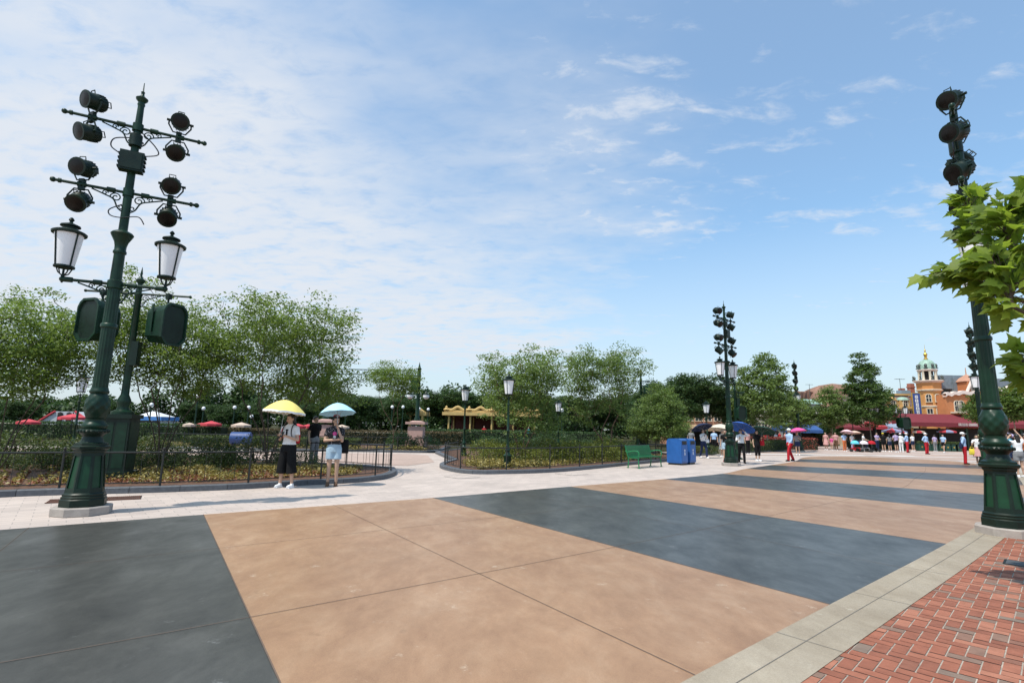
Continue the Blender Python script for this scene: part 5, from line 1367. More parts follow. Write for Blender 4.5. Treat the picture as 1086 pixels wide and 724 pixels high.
row('shrub_g', 'low dark green shrub growing under the trees of the left bed', 'low shrubs in the left bed', [(-20, 16.2), (-12, 17.8), (-8.8, 18.9)], 0.8, 0.4, 1.2, 1.6)
row('shrub_y', 'yellow green feathery shrub under the trees of the middle bed', 'yellow green shrubs in the middle bed', [(-1.2, 22.4), (0.8, 22.0), (3.4, 24.0), (5.8, 26.6)], 0.8, 0.35, 0.95, 1.3)
row('shrub_y', 'yellow green feathery shrub under the trees of the middle bed', 'yellow green shrubs in the middle bed', [(-1.8, 25), (2.5, 26), (6, 29.5)], 1.0, 0.4, 1.2, 1.6)
row('shrub_d', 'dense dark rounded shrub behind the distant railing by the pink plinth', 'dark shrubs of the back bed', [(-7.4, 32.6), (-5.0, 33.0)], 0.8, 0.25, 0.9, 1.15)
row('shrub_d', 'dense dark shrub along the back of the middle bed', 'dark shrubs behind the middle bed', [(-2.5, 33), (2, 36), (6, 36.5), (9.5, 35)], 1.3, 0.4, 0.8, 1.2)
row('shrub_g', 'low clipped shrub in the small bed behind the woman with white bag', 'low shrubs of the small bed', [(11.8, 34.9), (13.8, 34.4)], 0.6, 0.2, 0.7, 0.9)
def hedge(label, pts, w_, h, lm, dens=900, leaf=0.075, seed=0, z=0.05):
    rng = np.random.default_rng(seed); t = thing('hedge', label, 'hedge', (pts[0][0], pts[0][1], z))
    Ps = []; mb = MB()
    for a, b in zip(pts[:-1], pts[1:]):
        a, b = np.array(a), np.array(b); L = np.linalg.norm(b - a); n = int(L * dens * (h + w_) / 1.6)
        u = rng.uniform(0, 1, n); d = (b - a) / L; nn = np.array((-d[1], d[0]))
        side = rng.uniform(0, 1, n); q = rng.uniform(-1, 1, n); hz = rng.uniform(0, 1, n)
        off = np.where(side < 0.5, q, np.sign(q)) * w_ / 2; zz_ = np.where(side < 0.5, 1.0, hz) * h
        P = np.zeros((n, 3)); P[:, :2] = a + (b - a) * u[:, None] + nn * off[:, None] - np.array(pts[0]); P[:, 2] = zz_
        P += rng.normal(size=(n, 3)) * 0.045; Ps.append(P)
        ang_ = math.atan2(d[1], d[0]); c = (a + b) / 2 - np.array(pts[0])
        mb.box((c[0], c[1], h * 0.45), (L, w_ * 0.8, h * 0.86), ang_)
    P = np.concatenate(Ps); V, Fq = leaf_quads(P, leaf, rng, up=0.3, aspect=0.6)
    link('foliage', fast_mesh('foliage', V, Fq, lm, rng.uniform(0, 1, len(P))), t)
    mb.build('core', mat('hedge_core', (0.02, 0.03, 0.012), 0.9), t, 0)
    return t
fd = [(p.x, p.y) for p in FD]
hedge('clipped green hedge between the middle and distant light posts', [(fd[0][0] + .5, fd[0][1] + .8), (fd[1][0] + .3, fd[1][1] + .8), (fd[2][0] + .2, fd[2][1] + .8), (fd[3][0] + .2, fd[3][1] + .8)], 0.9, 0.75, LEAF_H, seed=1)
hedge('low trimmed hedge left of the tree with twisted trunk', [(-19, 31.6), (-13, 31.9), (-9, 31.9)], 0.8, 0.6, LEAF_H, seed=2)
hedge('long low brownish hedge far behind the arch', [(-26, 43), (-14, 43.5), (-4, 44.5)], 1.0, 0.95, leafmat('leaf_brown', (0.05, 0.035, 0.018), (0.13, 0.095, 0.045), 0.2), seed=3, dens=500, leaf=0.12)
hedge('dark green hedge in front of the far left tents', [(-46, 40), (-30, 41), (-22, 41)], 1.2, 1.2, LEAF_D, seed=4, dens=400, leaf=0.12)
hedge('dark leafy hedge in front of the yellow pavilion', [(at(452, 470, 47).x, 47), (at(500, 470, 47).x, 47.3), (at(640, 470, 47).x, 47)], 1.3, 1.15, LEAF_D, seed=9, dens=420, leaf=0.12)
hedge('low hedge under the blue awning', [(34.5, 54), (40, 55.5)], 0.8, 0.9, LEAF_D, seed=5, dens=400, leaf=0.12)
hedge('red flowering low hedge behind the clipped green hedge', [(20.5, 47), (27.5, 48)], 0.7, 1.0, leafmat('leaf_redflower', (0.10, 0.03, 0.02), (0.32, 0.07, 0.05), 0.2), seed=6, dens=400, leaf=0.12)
def groundcover(name, poly, n, seed, front, depth, lm, leaf=0.075, h=0.16):
    rng = np.random.default_rng(seed)
    fr = np.array([(p.x, p.y) for p in front]); seg = np.linalg.norm(np.diff(fr, axis=0), axis=1); cs = np.concatenate([[0], np.cumsum(seg)])
    s = rng.uniform(0, cs[-1], n); i = np.clip(np.searchsorted(cs, s) - 1, 0, len(seg) - 1)
    t = (s - cs[i]) / seg[i]; p = fr[i] + (fr[i + 1] - fr[i]) * t[:, None]
    d = (fr[i + 1] - fr[i]) / seg[i][:, None]; nn = np.stack([-d[:, 1], d[:, 0]], 1)
    off = rng.uniform(0.28, 1, n) ** 1.2 * depth; p = p + nn * off[:, None]
    # patchy: plants come in tufts with bare mulch between
    k = np.sin(p[:, 0] * 3.1 + seed) * np.sin(p[:, 1] * 2.7) + 0.6 * np.sin(p[:, 0] * 7.3 + 1) * np.cos(p[:, 1] * 6.1) + rng.normal(size=n) * 0.55
    ins = np.array([inside((a, b), [(q.x, q.y) for q in poly]) for a, b in p]); keep = (k > 0.0) & ins
    p = p[keep]; m = len(p)
    P = np.zeros((m, 3)); P[:, :2] = p; P[:, 2] = 0.10 + rng.uniform(0, 1, m) ** 1.4 * h * (0.5 + 0.5 * np.clip(k[keep] + 0.4, 0, 1))
    V, Fq = leaf_quads(P, leaf, rng, up=0.8, aspect=0.6)
    o = link(name, fast_mesh(name, V, Fq, lm, np.clip(rng.uniform(0, 1, m) * 0.7 + 0.3 * rng.uniform(0, 1, m), 0, 1)))
    return tag(o, kind='stuff')
groundcover('ground_cover_plants', innL, 21000, 1, FLs, 4.8, LEAF_G)
groundcover('ground_cover_plants', innM, 17000, 2, FMs, 4.0, LEAF_G, 0.085, 0.2)
groundcover('fallen_leaves', innL, 52000, 3, FLs, 5.2, leafmat('leaf_fallen', (0.09, 0.03, 0.015), (0.26, 0.10, 0.05), 0.1), 0.07, 0.03)
fb = catmull([(*p, 0) for p in FB], 4)
groundcover('ground_cover_plants', innB, 6000, 4, fb, 2.0, LEAF_G, 0.11, 0.25)
groundcover('ground_cover_plants', innC, 3000, 5, catmull(FC, 4), 2.5, LEAF_G, 0.10, 0.35)

# near plane tree with broad lobed leaves whose boughs reach into the picture at right
def big_plane():
    base = (7.6, 4.4, 0.012)
    t = thing('plane_tree', 'near plane tree with large bright lobed leaves reaching in from the right', 'tree', base)
    rng = np.random.default_rng(21); rr = random.Random(21)
    mb = MB()
    mb.tube(catmull([(0, 0, 0), (0.05, 0, 1.2), (-0.05, 0.05, 2.4), (0.0, 0, 3.6), (0.1, 0.1, 4.8)], 5), [0.13 - 0.004 * i for i in range(21)], 10)
    O = Vector(base)
    def L(px, py, Y): return at(px, py, Y) - O
    boughs = [[(0, 0, 2.2), L(1090, 320, 4.7), L(1050, 296, 4.9), L(1014, 289, 5.0), L(999, 288, 5.0)],
              [(0, 0, 2.3), L(1100, 300, 4.9), L(1062, 272, 5.0), L(1035, 245, 5.1), L(1026, 215, 5.1)],
              [(0, 0, 2.4), L(1110, 290, 4.6), L(1076, 262, 4.6), L(1062, 232, 4.6)],
              [(0, 0, 2.1), L(1110, 340, 4.5), L(1076, 296, 4.5), L(1050, 280, 4.6)],
              [(0, 0, 1.6), L(1130, 410, 5.1), L(1104, 396, 5.3), L(1086, 384, 5.4)],
              [(0, 0, 3.0), L(1130, 230, 4.5), L(1102, 205, 4.5)],
              [(0, 0, 3.4), (0.6, -1.0, 4.0), (0.8, -1.6, 4.6)], [(0, 0, 3.2), (0.9, 0.6, 4.0), (1.6, 1.0, 4.4)], [(0, 0, 3.0), (0.3, 1.0, 3.8), (0.2, 1.7, 4.4)], [(0, 0, 3.6), (-0.5, -0.7, 4.6), (-0.8, -1.2, 5.2)], [(0, 0, 2.8), (0.9, -0.5, 3.3), (1.6, -0.7, 3.6)], [(0, 0, 3.8), (-0.4, 0.6, 4.8), (-0.7, 0.9, 5.4)]]
    LV, LF, tint = [], [], []
    half = [(0.0, -0.50), (0.16, -0.44), (0.43, -0.40), (0.33, -0.22), (0.54, 0.06), (0.32, 0.05), (0.27, 0.20), (0.19, 0.22), (0.11, 0.36), (0.0, 0.62)]
    def leafgeo(p, d, n, s, tv):
        y = d.normalized(); n = (n - y * n.dot(y)).normalized(); x = y.cross(n)
        o = len(LV)
        mid = [(0.0, -0.5), (0.0, -0.3), (0.0, -0.1), (0.0, 0.1), (0.0, 0.3), (0.0, 0.62)]
        # fan of quads from the midrib to each lobe outline, folded along the rib
        fold = rr.uniform(0.05, 0.28); droop = rr.uniform(0.05, 0.3)
        def P3(a, b): return p + (x * a + y * (b + 0.5) + n * (abs(a) * fold - droop * (b + 0.5) ** 2 - 0.25 * a * a)) * s
        for sg in (-1, 1):
            o = len(LV)
            for a, b in half: LV.append(P3(sg * a, b))
            for a, b in ((0, -0.2), (0, 0.06), (0, 0.22)): LV.append(P3(a, b))
            k = o; c0, c1, c2 = o + 10, o + 11, o + 12
            fs = [(k, k + 1, k + 2, c0), (c0, k + 2, k + 3, c1), (c1, k + 3, k + 4, k + 5), (c1, k + 5, k + 6, c2), (c2, k + 6, k + 7, k + 8), (c2, k + 8, k + 9, k + 9)]
            for f in fs:
                if f[2] == f[3]: f = f[:3]
                LF.append(f if sg > 0 else f[::-1]); tint.append(tv)
    for bi, b in enumerate(boughs):
        pts = catmull(b, 7); N = len(pts)
        mb.tube(pts, [0.024 * (1 - i / N) + 0.005 for i in range(N)], 6, mi=1)
        vis = bi < 6
        start = int(N * (0.10 if vis else 0.2))
        for i in range(start, N):
            cnt = (8 if vis else 4) if i < N - 1 else 8
            if bi == 0 and i > N * 0.72: cnt = 1 if i < N - 1 else 2
            for _ in range(cnt):
                d = Vector((rr.uniform(-1, 1), rr.uniform(-1, 1), rr.uniform(-0.5, 0.65)))
                fwd = (pts[i] - pts[max(0, i - 1)]).normalized()
                d = (d + fwd * 0.8).normalized()
                pe = pts[i] + d * rr.uniform(0.06, 0.17)
                mb.tube([pts[i], pe], [0.004, 0.0025], 4, mi=1)
                nrm = Vector((rr.uniform(-1.0, 0.5), rr.uniform(-1.3, 0.2), 0.75))
                d2 = Vector((d.x, d.y * 0.6, d.z - 0.45))
                leafgeo(pe, d2, nrm, rr.uniform(0.09, 0.19), rr.uniform(0, 1))
    mb.build('trunk', [BARKP, BARK], t)
    me = bpy.data.meshes.new('crown'); me.from_pydata([tuple(v) for v in LV], [], LF); me.materials.append(LEAF_B)
    a = me.attributes.new('tint', 'FLOAT', 'FACE'); a.data.foreach_set('value', tint); me.update()
    link('crown', me, t)
big_plane()
# ------------------------------------------------------------------ buildings beyond the plaza
def stucco(name, c, var=0.1): return mat('stucco_' + name, c, 0.85, var, 1.2, bump=0.15, bscale=20)
ST_O = stucco('orange', (0.54, 0.23, 0.075)); ST_Y = stucco('ochre', (0.55, 0.34, 0.13)); ST_T = stucco('tower', (0.55, 0.265, 0.09)); ST_C = stucco('cream', (0.58, 0.48, 0.34)); ST_W = stucco('white', (0.72, 0.66, 0.60))
ST_R = stucco('brickred', (0.36, 0.13, 0.085)); ST_S = stucco('salmon', (0.46, 0.24, 0.16)); ST_G = stucco('greyblue', (0.34, 0.35, 0.36)); ST_OR2 = stucco('terracotta', (0.50, 0.19, 0.075))
CREAMT = mat('cream_trim', (0.62, 0.54, 0.42), 0.7, 0.06, 3); PINKT = mat('pale_pink_trim', (0.66, 0.55, 0.49), 0.7, 0.06, 3)
PANE = mat('dark_window_pane', (0.03, 0.035, 0.045), 0.12, 0.3, 1.0); FRAMEW = mat('window_frame_white', (0.6, 0.55, 0.48), 0.6, 0.05)
COPPER = mat('verdigris_copper', (0.27, 0.40, 0.33), 0.6, 0.3, 3.0); COPD = mat('dark_bronze', (0.07, 0.085, 0.075), 0.5, 0.3)
SLATE = mat('purple_slate', (0.16, 0.115, 0.11), 0.75, 0.25, 5); SLATEB = mat('blue_slate', (0.17, 0.21, 0.24), 0.7, 0.2, 4)
MAROON = mat('maroon_awning_cloth', (0.155, 0.016, 0.024), 0.8, 0.12, 3); REDAW = mat('red_awning_cloth', (0.38, 0.04, 0.05), 0.8, 0.1, 3); BLUEAW = mat('blue_awning_cloth', (0.03, 0.09, 0.26), 0.8, 0.12, 3); PALEAW = mat('pale_blue_awning', (0.25, 0.31, 0.42), 0.8, 0.1, 3)
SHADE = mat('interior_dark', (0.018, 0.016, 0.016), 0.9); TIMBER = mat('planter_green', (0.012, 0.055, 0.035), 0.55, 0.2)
GOLD = mat('gilt', (0.55, 0.36, 0.08), 0.35, 0.1, metal=0.6); LETTER = mat('sign_letters', (0.75, 0.72, 0.68), 0.6, 0.03); SIGNB = mat('sign_blue', (0.03, 0.055, 0.20), 0.5, 0.1)
LETD = mat('awning_letters', (0.62, 0.52, 0.50), 0.7, 0.03)
def X(px, Y): return at(px, 450, Y).x
def Z(px, py, Y): return at(px, py, Y).z
def win(parent, x, y, z, w, h, arch=False, frame=FRAMEW, sill=True, mull=True, depth=0.10, rz=0.0):
    """framed window whose outside faces -Y, centred at x and with its bottom at z"""
    T = Matrix.Translation((x, y, z)) @ Matrix.Rotation(rz, 4, 'Z')
    m = MB(); fw = max(0.06, 0.09 * w)
    hh = h - (w / 2 if arch else 0)
    m.box((-w / 2 - fw / 2, -depth / 2, hh / 2), (fw, depth, hh)); m.box((w / 2 + fw / 2, -depth / 2, hh / 2), (fw, depth, hh))
    if arch:
        N = 10
        for k in range(N):
            a0, a1 = PI * k / N, PI * (k + 1) / N; am = (a0 + a1) / 2; r = w / 2 + fw / 2
            m.box((r * math.cos(am), -depth / 2 - 0.002 * (k % 2), hh + r * math.sin(am)), (0, 0, 0)) if False else m.add(
                [(q * math.cos(a), yy, hh + q * math.sin(a)) for yy in (-depth, 0) for a in (a0, a1) for q in (w / 2, w / 2 + fw)],
                [(0, 1, 3, 2), (4, 6, 7, 5), (0, 4, 5, 1), (2, 3, 7, 6), (0, 2, 6, 4), (1, 5, 7, 3)])
    else: m.box((0, -depth / 2, h + fw / 2), (w + 2 * fw, depth, fw))
    if mull: m.box((0, -depth * .3, h / 2), (0.05, depth * .5, h * 0.98)); m.box((0, -depth * .3 - .003, h * .52), (w, depth * .5, 0.05))
    if sill: m.box((0, -depth * .8, -fw / 2), (w + 3 * fw, depth * 1.6, fw))
    f = link('window', m.mesh('window', frame, 0), parent); f.matrix_local = T
    p = MB(); pts = [(-w / 2, 0), (w / 2, 0), (w / 2, hh)]
    if arch: pts += [(w / 2 * math.cos(PI * k / 10), hh + w / 2 * math.sin(PI * k / 10)) for k in range(1, 10)]
    pts += [(-w / 2, hh)]
    p.add([(a, -0.012, b) for a, b in pts], [tuple(range(len(pts)))])
    link('pane', p.mesh('pane', PANE, 0), f)
    return f
def awning(parent, x0, x1, y, z0_, z1, out, m, name='awning', val=0.35, stripes=None, ribs=True):
    """sloping cloth from the wall at z1 out to z0_, with a hanging valance; faces -Y"""
    b = MB(); th = 0.03
    n = max(2, int((x1 - x0) / 1.2))
    for k in range(n):
        a, c = x0 + (x1 - x0) * k / n, x0 + (x1 - x0) * (k + 1) / n; mi = (k % 2) if stripes else 0
        sag = 0.04
        b.add([(a, y, z1), (c, y, z1), (c, y - out, z0_), (a, y - out, z0_), (a, y, z1 - th), (c, y, z1 - th), (c, y - out + th, z0_ - th), (a, y - out + th, z0_ - th)], [(0, 3, 2, 1), (4, 5, 6, 7)], mi)
        b.add([(a, y - out, z0_), (c, y - out, z0_), (c, y - out, z0_ - val), ((a + c) / 2, y - out, z0_ - val - sag), (a, y - out, z0_ - val), (a, y - out + .03, z0_ - val), (c, y - out + .03, z0_ - val), (c, y - out + .03, z0_), (a, y - out + .03, z0_)], [(0, 4, 3, 2, 1), (8, 7, 6, 5)], mi)
    for xx in (x0, x1): b.add([(xx, y, z1 - .001), (xx, y - out, z0_ - .001), (xx, y, z0_ - .2)], [(0, 1, 2)])
    return b.build(name, [m] + ([stripes] if stripes else []), parent, 0)
def glyphs(parent, x0, x1, y, z, h, m, n, vertical=False, seed=1):
    rr = random.Random(seed); b = MB()
    for k in range(n):
        if vertical: cx_, cz = x0, z - k * (x1)
        else: cx_, cz = x0 + (x1 - x0) * (k + .5) / n, z
        s = h
        for q in range(3): b.box((cx_, y - 0.001 * q, cz + s * (.36 - .36 * q)), (s * rr.uniform(.55, .9), 0.02, s * .14))
        for q in (-1, 1): b.box((cx_ + q * s * rr.uniform(.15, .34), y - 0.004, cz + s * rr.uniform(-.1, .1)), (s * .14, 0.02, s * rr.uniform(.5, .9)))
    return b.build('lettering', m, parent, 0)

# --- orange corner tower with copper dome
Yt = 60.0
xt = X(989.5, Yt + 1.4); zt = lambda py: Z(984.5, py, Yt)
tw = thing('corner_tower', 'orange octagonal corner tower with green copper dome above the maroon awning', 'tower', (xt, Yt + 1.4, 0))
r8 = PI / 8
rw = (X(996.8, Yt) - X(975.8, Yt)) / 2 / math.cos(PI / 8) / 1.08
m = MB(); m.lathe([(rw, 0), (rw, zt(413))], 8, rot=r8); m.build('wall', ST_T, tw, 20)
for zz_, dr in ((zt(413), .22), (zt(430.5), .10), (zt(445), .12)):
    m = MB(); m.lathe([(rw + .01, zz_ - .14), (rw + dr, zz_), (rw + dr, zz_ + .10), (rw + .01, zz_ + .12)], 8, rot=r8, cap=False); m.build('cornice', CREAMT, tw, 20)
m = MB(); m.lathe([(rw + .08, zt(413) + .05), (rw + .10, zt(404.5))], 8, rot=r8); m.build('upper_wall', ST_O, tw, 20)
m = MB(); m.lathe([(rw + .1, zt(405)), (rw + .42, zt(403.2)), (rw + .42, zt(402.4)), (rw * .8, zt(402.2))], 8, rot=r8); m.build('gallery', PINKT, tw, 20)
rl = rw * .80
m = MB(); m.lathe([(rl * .62, zt(402.4)), (rl * .62, zt(391.5))], 8, rot=r8); m.build('belfry_core', SHADE, tw, 20)
for k in range(8):
    a = r8 + 2 * PI * k / 8; m = MB(); m.lathe([(.17, zt(402.4)), (.13, zt(401)), (.12, zt(393)), (.17, zt(392))], 10, c=(rl * .92 * math.cos(a), rl * .92 * math.sin(a), 0)); m.build('column', CREAMT, tw, 30)
    m = MB(); m.lathe([(.10, 0), (.14, .15), (.05, .25), (.12, .42), (0.0, .62)], 10, c=((rw + .3) * math.cos(a), (rw + .3) * math.sin(a), zt(402.4)), cap=False); m.build('urn', COPD, tw, 40)
m = MB(); m.lathe([(rl, zt(392.3)), (rl + .16, zt(391.3)), (rl + .16, zt(390.5)), (rl * .9, zt(390.2))], 8, rot=r8); m.build('cornice', PINKT, tw, 20)
m = MB(); rd = rl * .98; zd0, zd1 = zt(390.3), zt(379.5)
prof = [(rd * 1.0, zd0), (rd * 1.02, zd0 + .12)] + [(rd * math.cos(t) ** .9, zd0 + .12 + (zd1 - zd0 - .12) * math.sin(t)) for t in [PI / 2 * q / 9 for q in range(1, 9)]] + [(.16, zd1)]
m.lathe(prof, 24); dome = m.build('dome', COPPER, tw, 60)
m = MB()
for k in range(16): 
    a = 2 * PI * k / 16; m.tube([(rd * 1.0 * math.cos(t) ** .9 * math.cos(a), rd * math.cos(t) ** .9 * math.sin(a), zd0 + .13 + (zd1 - zd0 - .12) * math.sin(t)) for t in [PI / 2 * q / 8 * .97 for q in range(9)]], .025, 4)
m.build('rib', COPPER, dome)
for k in range(8):
    a = 2 * PI * k / 8; m = MB(); m.ell((rd * .97 * math.cos(a), rd * .97 * math.sin(a), zd0 + .42), (.16, .16, .24), 10, 6); m.lathe([(.2, 0), (.2, .1)], 10, c=(rd * .97 * math.cos(a), rd * .97 * math.sin(a), zd0 + .1)); m.build('dormer', COPD, dome, 50)
m = MB(); m.lathe([(.2, zd1 - .05), (.22, zd1 + .1), (.12, zd1 + .2), (.16, zd1 + .5), (.22, zd1 + .62), (.10, zd1 + .8), (.05, zd1 + 1.0), (.10, zd1 + 1.1), (.02, zd1 + 1.25), (.012, zt(363))], 12); m.build('finial', GOLD, tw, 50)
ap = rw * math.cos(PI / 8)
for k in (-1, 0, 1):
    ang = R(45 * k); nx, ny = math.sin(ang), -math.cos(ang)
    win(tw, ap * nx, ap * ny, zt(425.5), .46, zt(417.5) - zt(425.5), True, CREAMT, rz=ang)
    win(tw, ap * nx, ap * ny, zt(444), .48, zt(433) - zt(444), False, CREAMT, rz=ang)
    m = MB(); T_ = Matrix.Translation(((ap + .01) * nx, (ap + .01) * ny, 0)) @ Matrix.Rotation(ang, 4, 'Z'); m.box((0, 0, (zt(428) + zt(431)) / 2), (.5, .04, .35), M=T_); m.build('wall_panel', ST_OR2, tw, 0)

# --- orange gabled building right of the tower with the maroon cafe awning
Yg = 59.0
x0, x1 = X(1006, Yg), X(1130, Yg); xo = x0
zg = lambda py, px=1020: Z(px, py, Yg)
gb = thing('cafe_building', 'orange cafe building with wavy pale gable and long maroon awning', 'building', (xo, Yg, 0))
wtop = zg(418.5)
m = MB(); m.box(((x1 - x0) / 2, 4, wtop / 2), (x1 - x0, 8, wtop)); m.build('wall', ST_OR2, gb, 0)
def wave(pts, dz0, dz1, yf, name, mt, thick=.5):
    P = catmull([(p[0], 0, p[1]) for p in pts], 6); b = MB()
    for i in range(len(P) - 1):
        a, c = P[i], P[i + 1]
        b.add([(a.x, yf, a.z + dz0), (c.x, yf, c.z + dz0), (c.x, yf, c.z + dz1), (a.x, yf, a.z + dz1), (a.x, yf + thick, a.z + dz0), (c.x, yf + thick, c.z + dz0), (c.x, yf + thick, c.z + dz1), (a.x, yf + thick, a.z + dz1)], [(0, 1, 2, 3), (4, 7, 6, 5), (3, 2, 6, 7), (0, 4, 5, 1)])
    return b.build(name, mt, gb, 40)
def wz(px, py): return (X(px, Yg) - xo, Z(px, py, Yg))
crest = [wz(1005, 418.5), wz(1008, 417), wz(1011, 418.3), wz(1015, 416.3), wz(1019, 417.2), wz(1024, 415.5), wz(1030, 417), wz(1038, 416)]
wave(crest, -.22, .14, -.25, 'parapet_cornice', PINKT)
crest2 = [wz(1050, 415), wz(1056, 412), wz(1062, 412.3), wz(1068, 414), wz(1075, 411), wz(1080, 410.5), wz(1086, 413), wz(1093, 410), wz(1101, 413), wz(1110, 411), wz(1125, 413)]
wave(crest2, -.25, .2, -.25, 'parapet_cornice', PINKT)
m = MB(); pz = [wz(1050, 416), wz(1056, 413), wz(1062, 413), wz(1075, 412), wz(1080, 411.5), wz(1101, 414), wz(1125, 414)]
m.add([(p[0], -.12, p[1]) for p in pz] + [(pz[-1][0], -.12, wtop - 1), (pz[0][0], -.12, wtop - 1)] + [(p[0], .3, p[1]) for p in pz] + [(pz[-1][0], .3, wtop - 1), (pz[0][0], .3, wtop - 1)], [tuple(range(9)), tuple(range(17, 8, -1)), *[(i, 9 + i, 9 + (i + 1) % 9, (i + 1) % 9) for i in range(9)]]); m.build('parapet', ST_O, gb, 0)
# roof dormer turret with leaning white verge
dx = X(1031, Yg + 1.5) - xo
m = MB(); m.box((dx, 1.5, (zg(418) + zg(404)) / 2), (1.5, 1.8, zg(404) - zg(418))); m.build('roof_turret', ST_OR2, gb, 0)
m = MB(); m.lathe([(1.25, zg(403.5)), (1.2, zg(402.5)), (.5, zg(398)), (.06, zg(395.2)), (.03, zg(388))], 4, c=(dx, 1.5, 0), rot=PI / 4); m.build('turret_roof', ST_S, gb, 0)
m = MB(); m.tube([(dx - 1.15, .4, zg(416)), (dx - .45, .4, zg(404)), (dx + .05, .4, zg(397.5)), (dx + .6, .4, zg(399.5))], .16, 8); m.build('verge', PINKT, gb)
win(gb, dx - .25, .6, zg(413.5), .36, zg(406) - zg(413.5), True, CREAMT); win(gb, dx + .30, .6, zg(413.5), .36, zg(406) - zg(413.5), True, CREAMT)
m = MB(); m.box((X(1080, Yg) - xo, 4.5, (zg(413) + zg(399)) / 2), (X(1128, Yg) - X(1034, Yg), 5, zg(399) - zg(414))); m.build('mansard_roof', SLATEB, gb, 0)
m = MB(); m.box((X(1036, Yg) - xo, 3.0, zg(403)), (3.4, 1.4, 1.6)); m.build('roof', SLATEB, gb, 0)
for px in (1017, 1021.5, 1061, 1068, 1090, 1097): win(gb, X(px, Yg) - xo, 0, Z(px, 436, Yg), .55, Z(px, 425, Yg) - Z(px, 436, Yg), True, CREAMT)
bx0, bx1 = X(1009.5, Yg) - xo, X(1025, Yg) - xo; bz = zg(437.5)
m = MB(); m.box(((bx0 + bx1) / 2, -.5, bz), (bx1 - bx0, 1.0, .16)); bal = m.build('balcony', CREAMT, gb, 0)
m = MB(); m.box(((bx0 + bx1) / 2, -.97, bz + .75), (bx1 - bx0, .05, .05))
for k in range(14): m.box((bx0 + (bx1 - bx0) * k / 13, -.97, bz + .42), (.035, .035, .7))
m.build('balustrade', COPD, bal, 0)
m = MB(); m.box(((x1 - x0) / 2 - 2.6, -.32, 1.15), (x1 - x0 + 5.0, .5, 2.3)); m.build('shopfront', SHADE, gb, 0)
for k in range(9): mm = MB(); mm.box((-4.6 + 3.0 * k, -.62, 1.2), (.22, .1, 2.4)); mm.build('post', ST_Y if k % 3 == 0 else TIMBER, gb, 0)
ax0, ax1 = X(967, Yg - 3) - xo, X(1120, Yg - 3) - xo
aw = awning(gb, ax0, ax1, -.1, Z(1010, 448.3, Yg - 2.5), zg(440.5) + .1, 2.4, MAROON, val=.42)
za = Z(1018, 450.0, Yg - 2.5)
glyphs(aw, X(1017.3, Yg - 2.6) - xo, X(1026.3, Yg - 2.6) - xo, -2.53, za, .30, LETD, 5, seed=4); glyphs(aw, X(1028, Yg - 2.6) - xo, X(1037, Yg - 2.6) - xo, -2.532, za, .30, LETD, 4, seed=9)
# green planter boxes before the cafe
for k, px in enumerate((974, 980, 988, 994.5, 1001, 1007.5, 1013)):
    Yp = 53.5; t = thing('planter_box', 'green planter box with gilt emblem and clipped plants along the cafe front', 'planter', (X(px, Yp), Yp, 0.004), 0, 'green planters along the cafe')
    m = MB(); m.box((0, 0, .36), (.62 * 1.15, .4, .68)); m.box((0, 0, .04), (.68, .44, .06)); m.box((0, 0, .70), (.76, .46, .05)); m.build('box', TIMBER, t, 0)
    m = MB(); m.lathe([(.08, 0), (.08, .01), (.03, .015)], 10, M=Matrix.Translation((0, -.2, .40)) @ aim((0, -1, 0))); m.build('emblem', GOLD, t)
    rng = np.random.default_rng(k); n = 260; Pp = rng.uniform(-1, 1, (n, 3)) * np.array((.34, .2, .12)) + np.array((0, 0, .84)); V, Fq = leaf_quads(Pp, .09, rng); link('plants', fast_mesh('plants', V, Fq, LEAF_H, rng.uniform(0, 1, n)), t)

# --- cream wing between tower and gable, green copper roof
cw = thing('cream_wing', 'cream wing with pilasters and green copper roof behind the tower', 'building', (X(1010, 62.5), 62.5, 0))
hw = (X(1012, 62) - X(994, 62)) / 2
m = MB(); m.box((0, 2, Z(1004, 420, 62) / 2), (hw * 2.1, 4, Z(1004, 420, 62))); m.build('wall', ST_C, cw, 0)
m = MB(); m.box((0, -.05, Z(1004, 420, 62)), (hw * 2.2, .4, .22)); m.build('cornice', CREAMT, cw, 0)
zb, zt2 = Z(1004, 419.5, 62), Z(1004, 408, 62); m = MB(); wr = hw * 1.55
m.add([(-wr, 0, zb), (wr, 0, zb), (wr, 1.6, zt2), (-wr, 1.6, zt2), (-wr, 3.6, zb), (wr, 3.6, zb)], [(0, 1, 2, 3), (2, 5, 4, 3), (0, 3, 4), (1, 5, 2)])
for k in range(11): xx = -wr + 2 * wr * k / 10; m.tube([(xx, -.02, zb), (xx, 1.58, zt2 + .03)], .05, 4)
m.build('roof', COPPER, cw, 0)
for dx_ in (-.75, .3, 1.2): m = MB(); m.box((dx_, -.07, Z(1004, 433, 62)), (.28, .14, Z(1004, 421, 62) - Z(1004, 446, 62))); m.build('pilaster', CREAMT, cw, 0)
for dx_ in (-.22, .76): win(cw, dx_, 0, Z(1004, 443, 62), .42, Z(1004, 428, 62) - Z(1004, 443, 62))

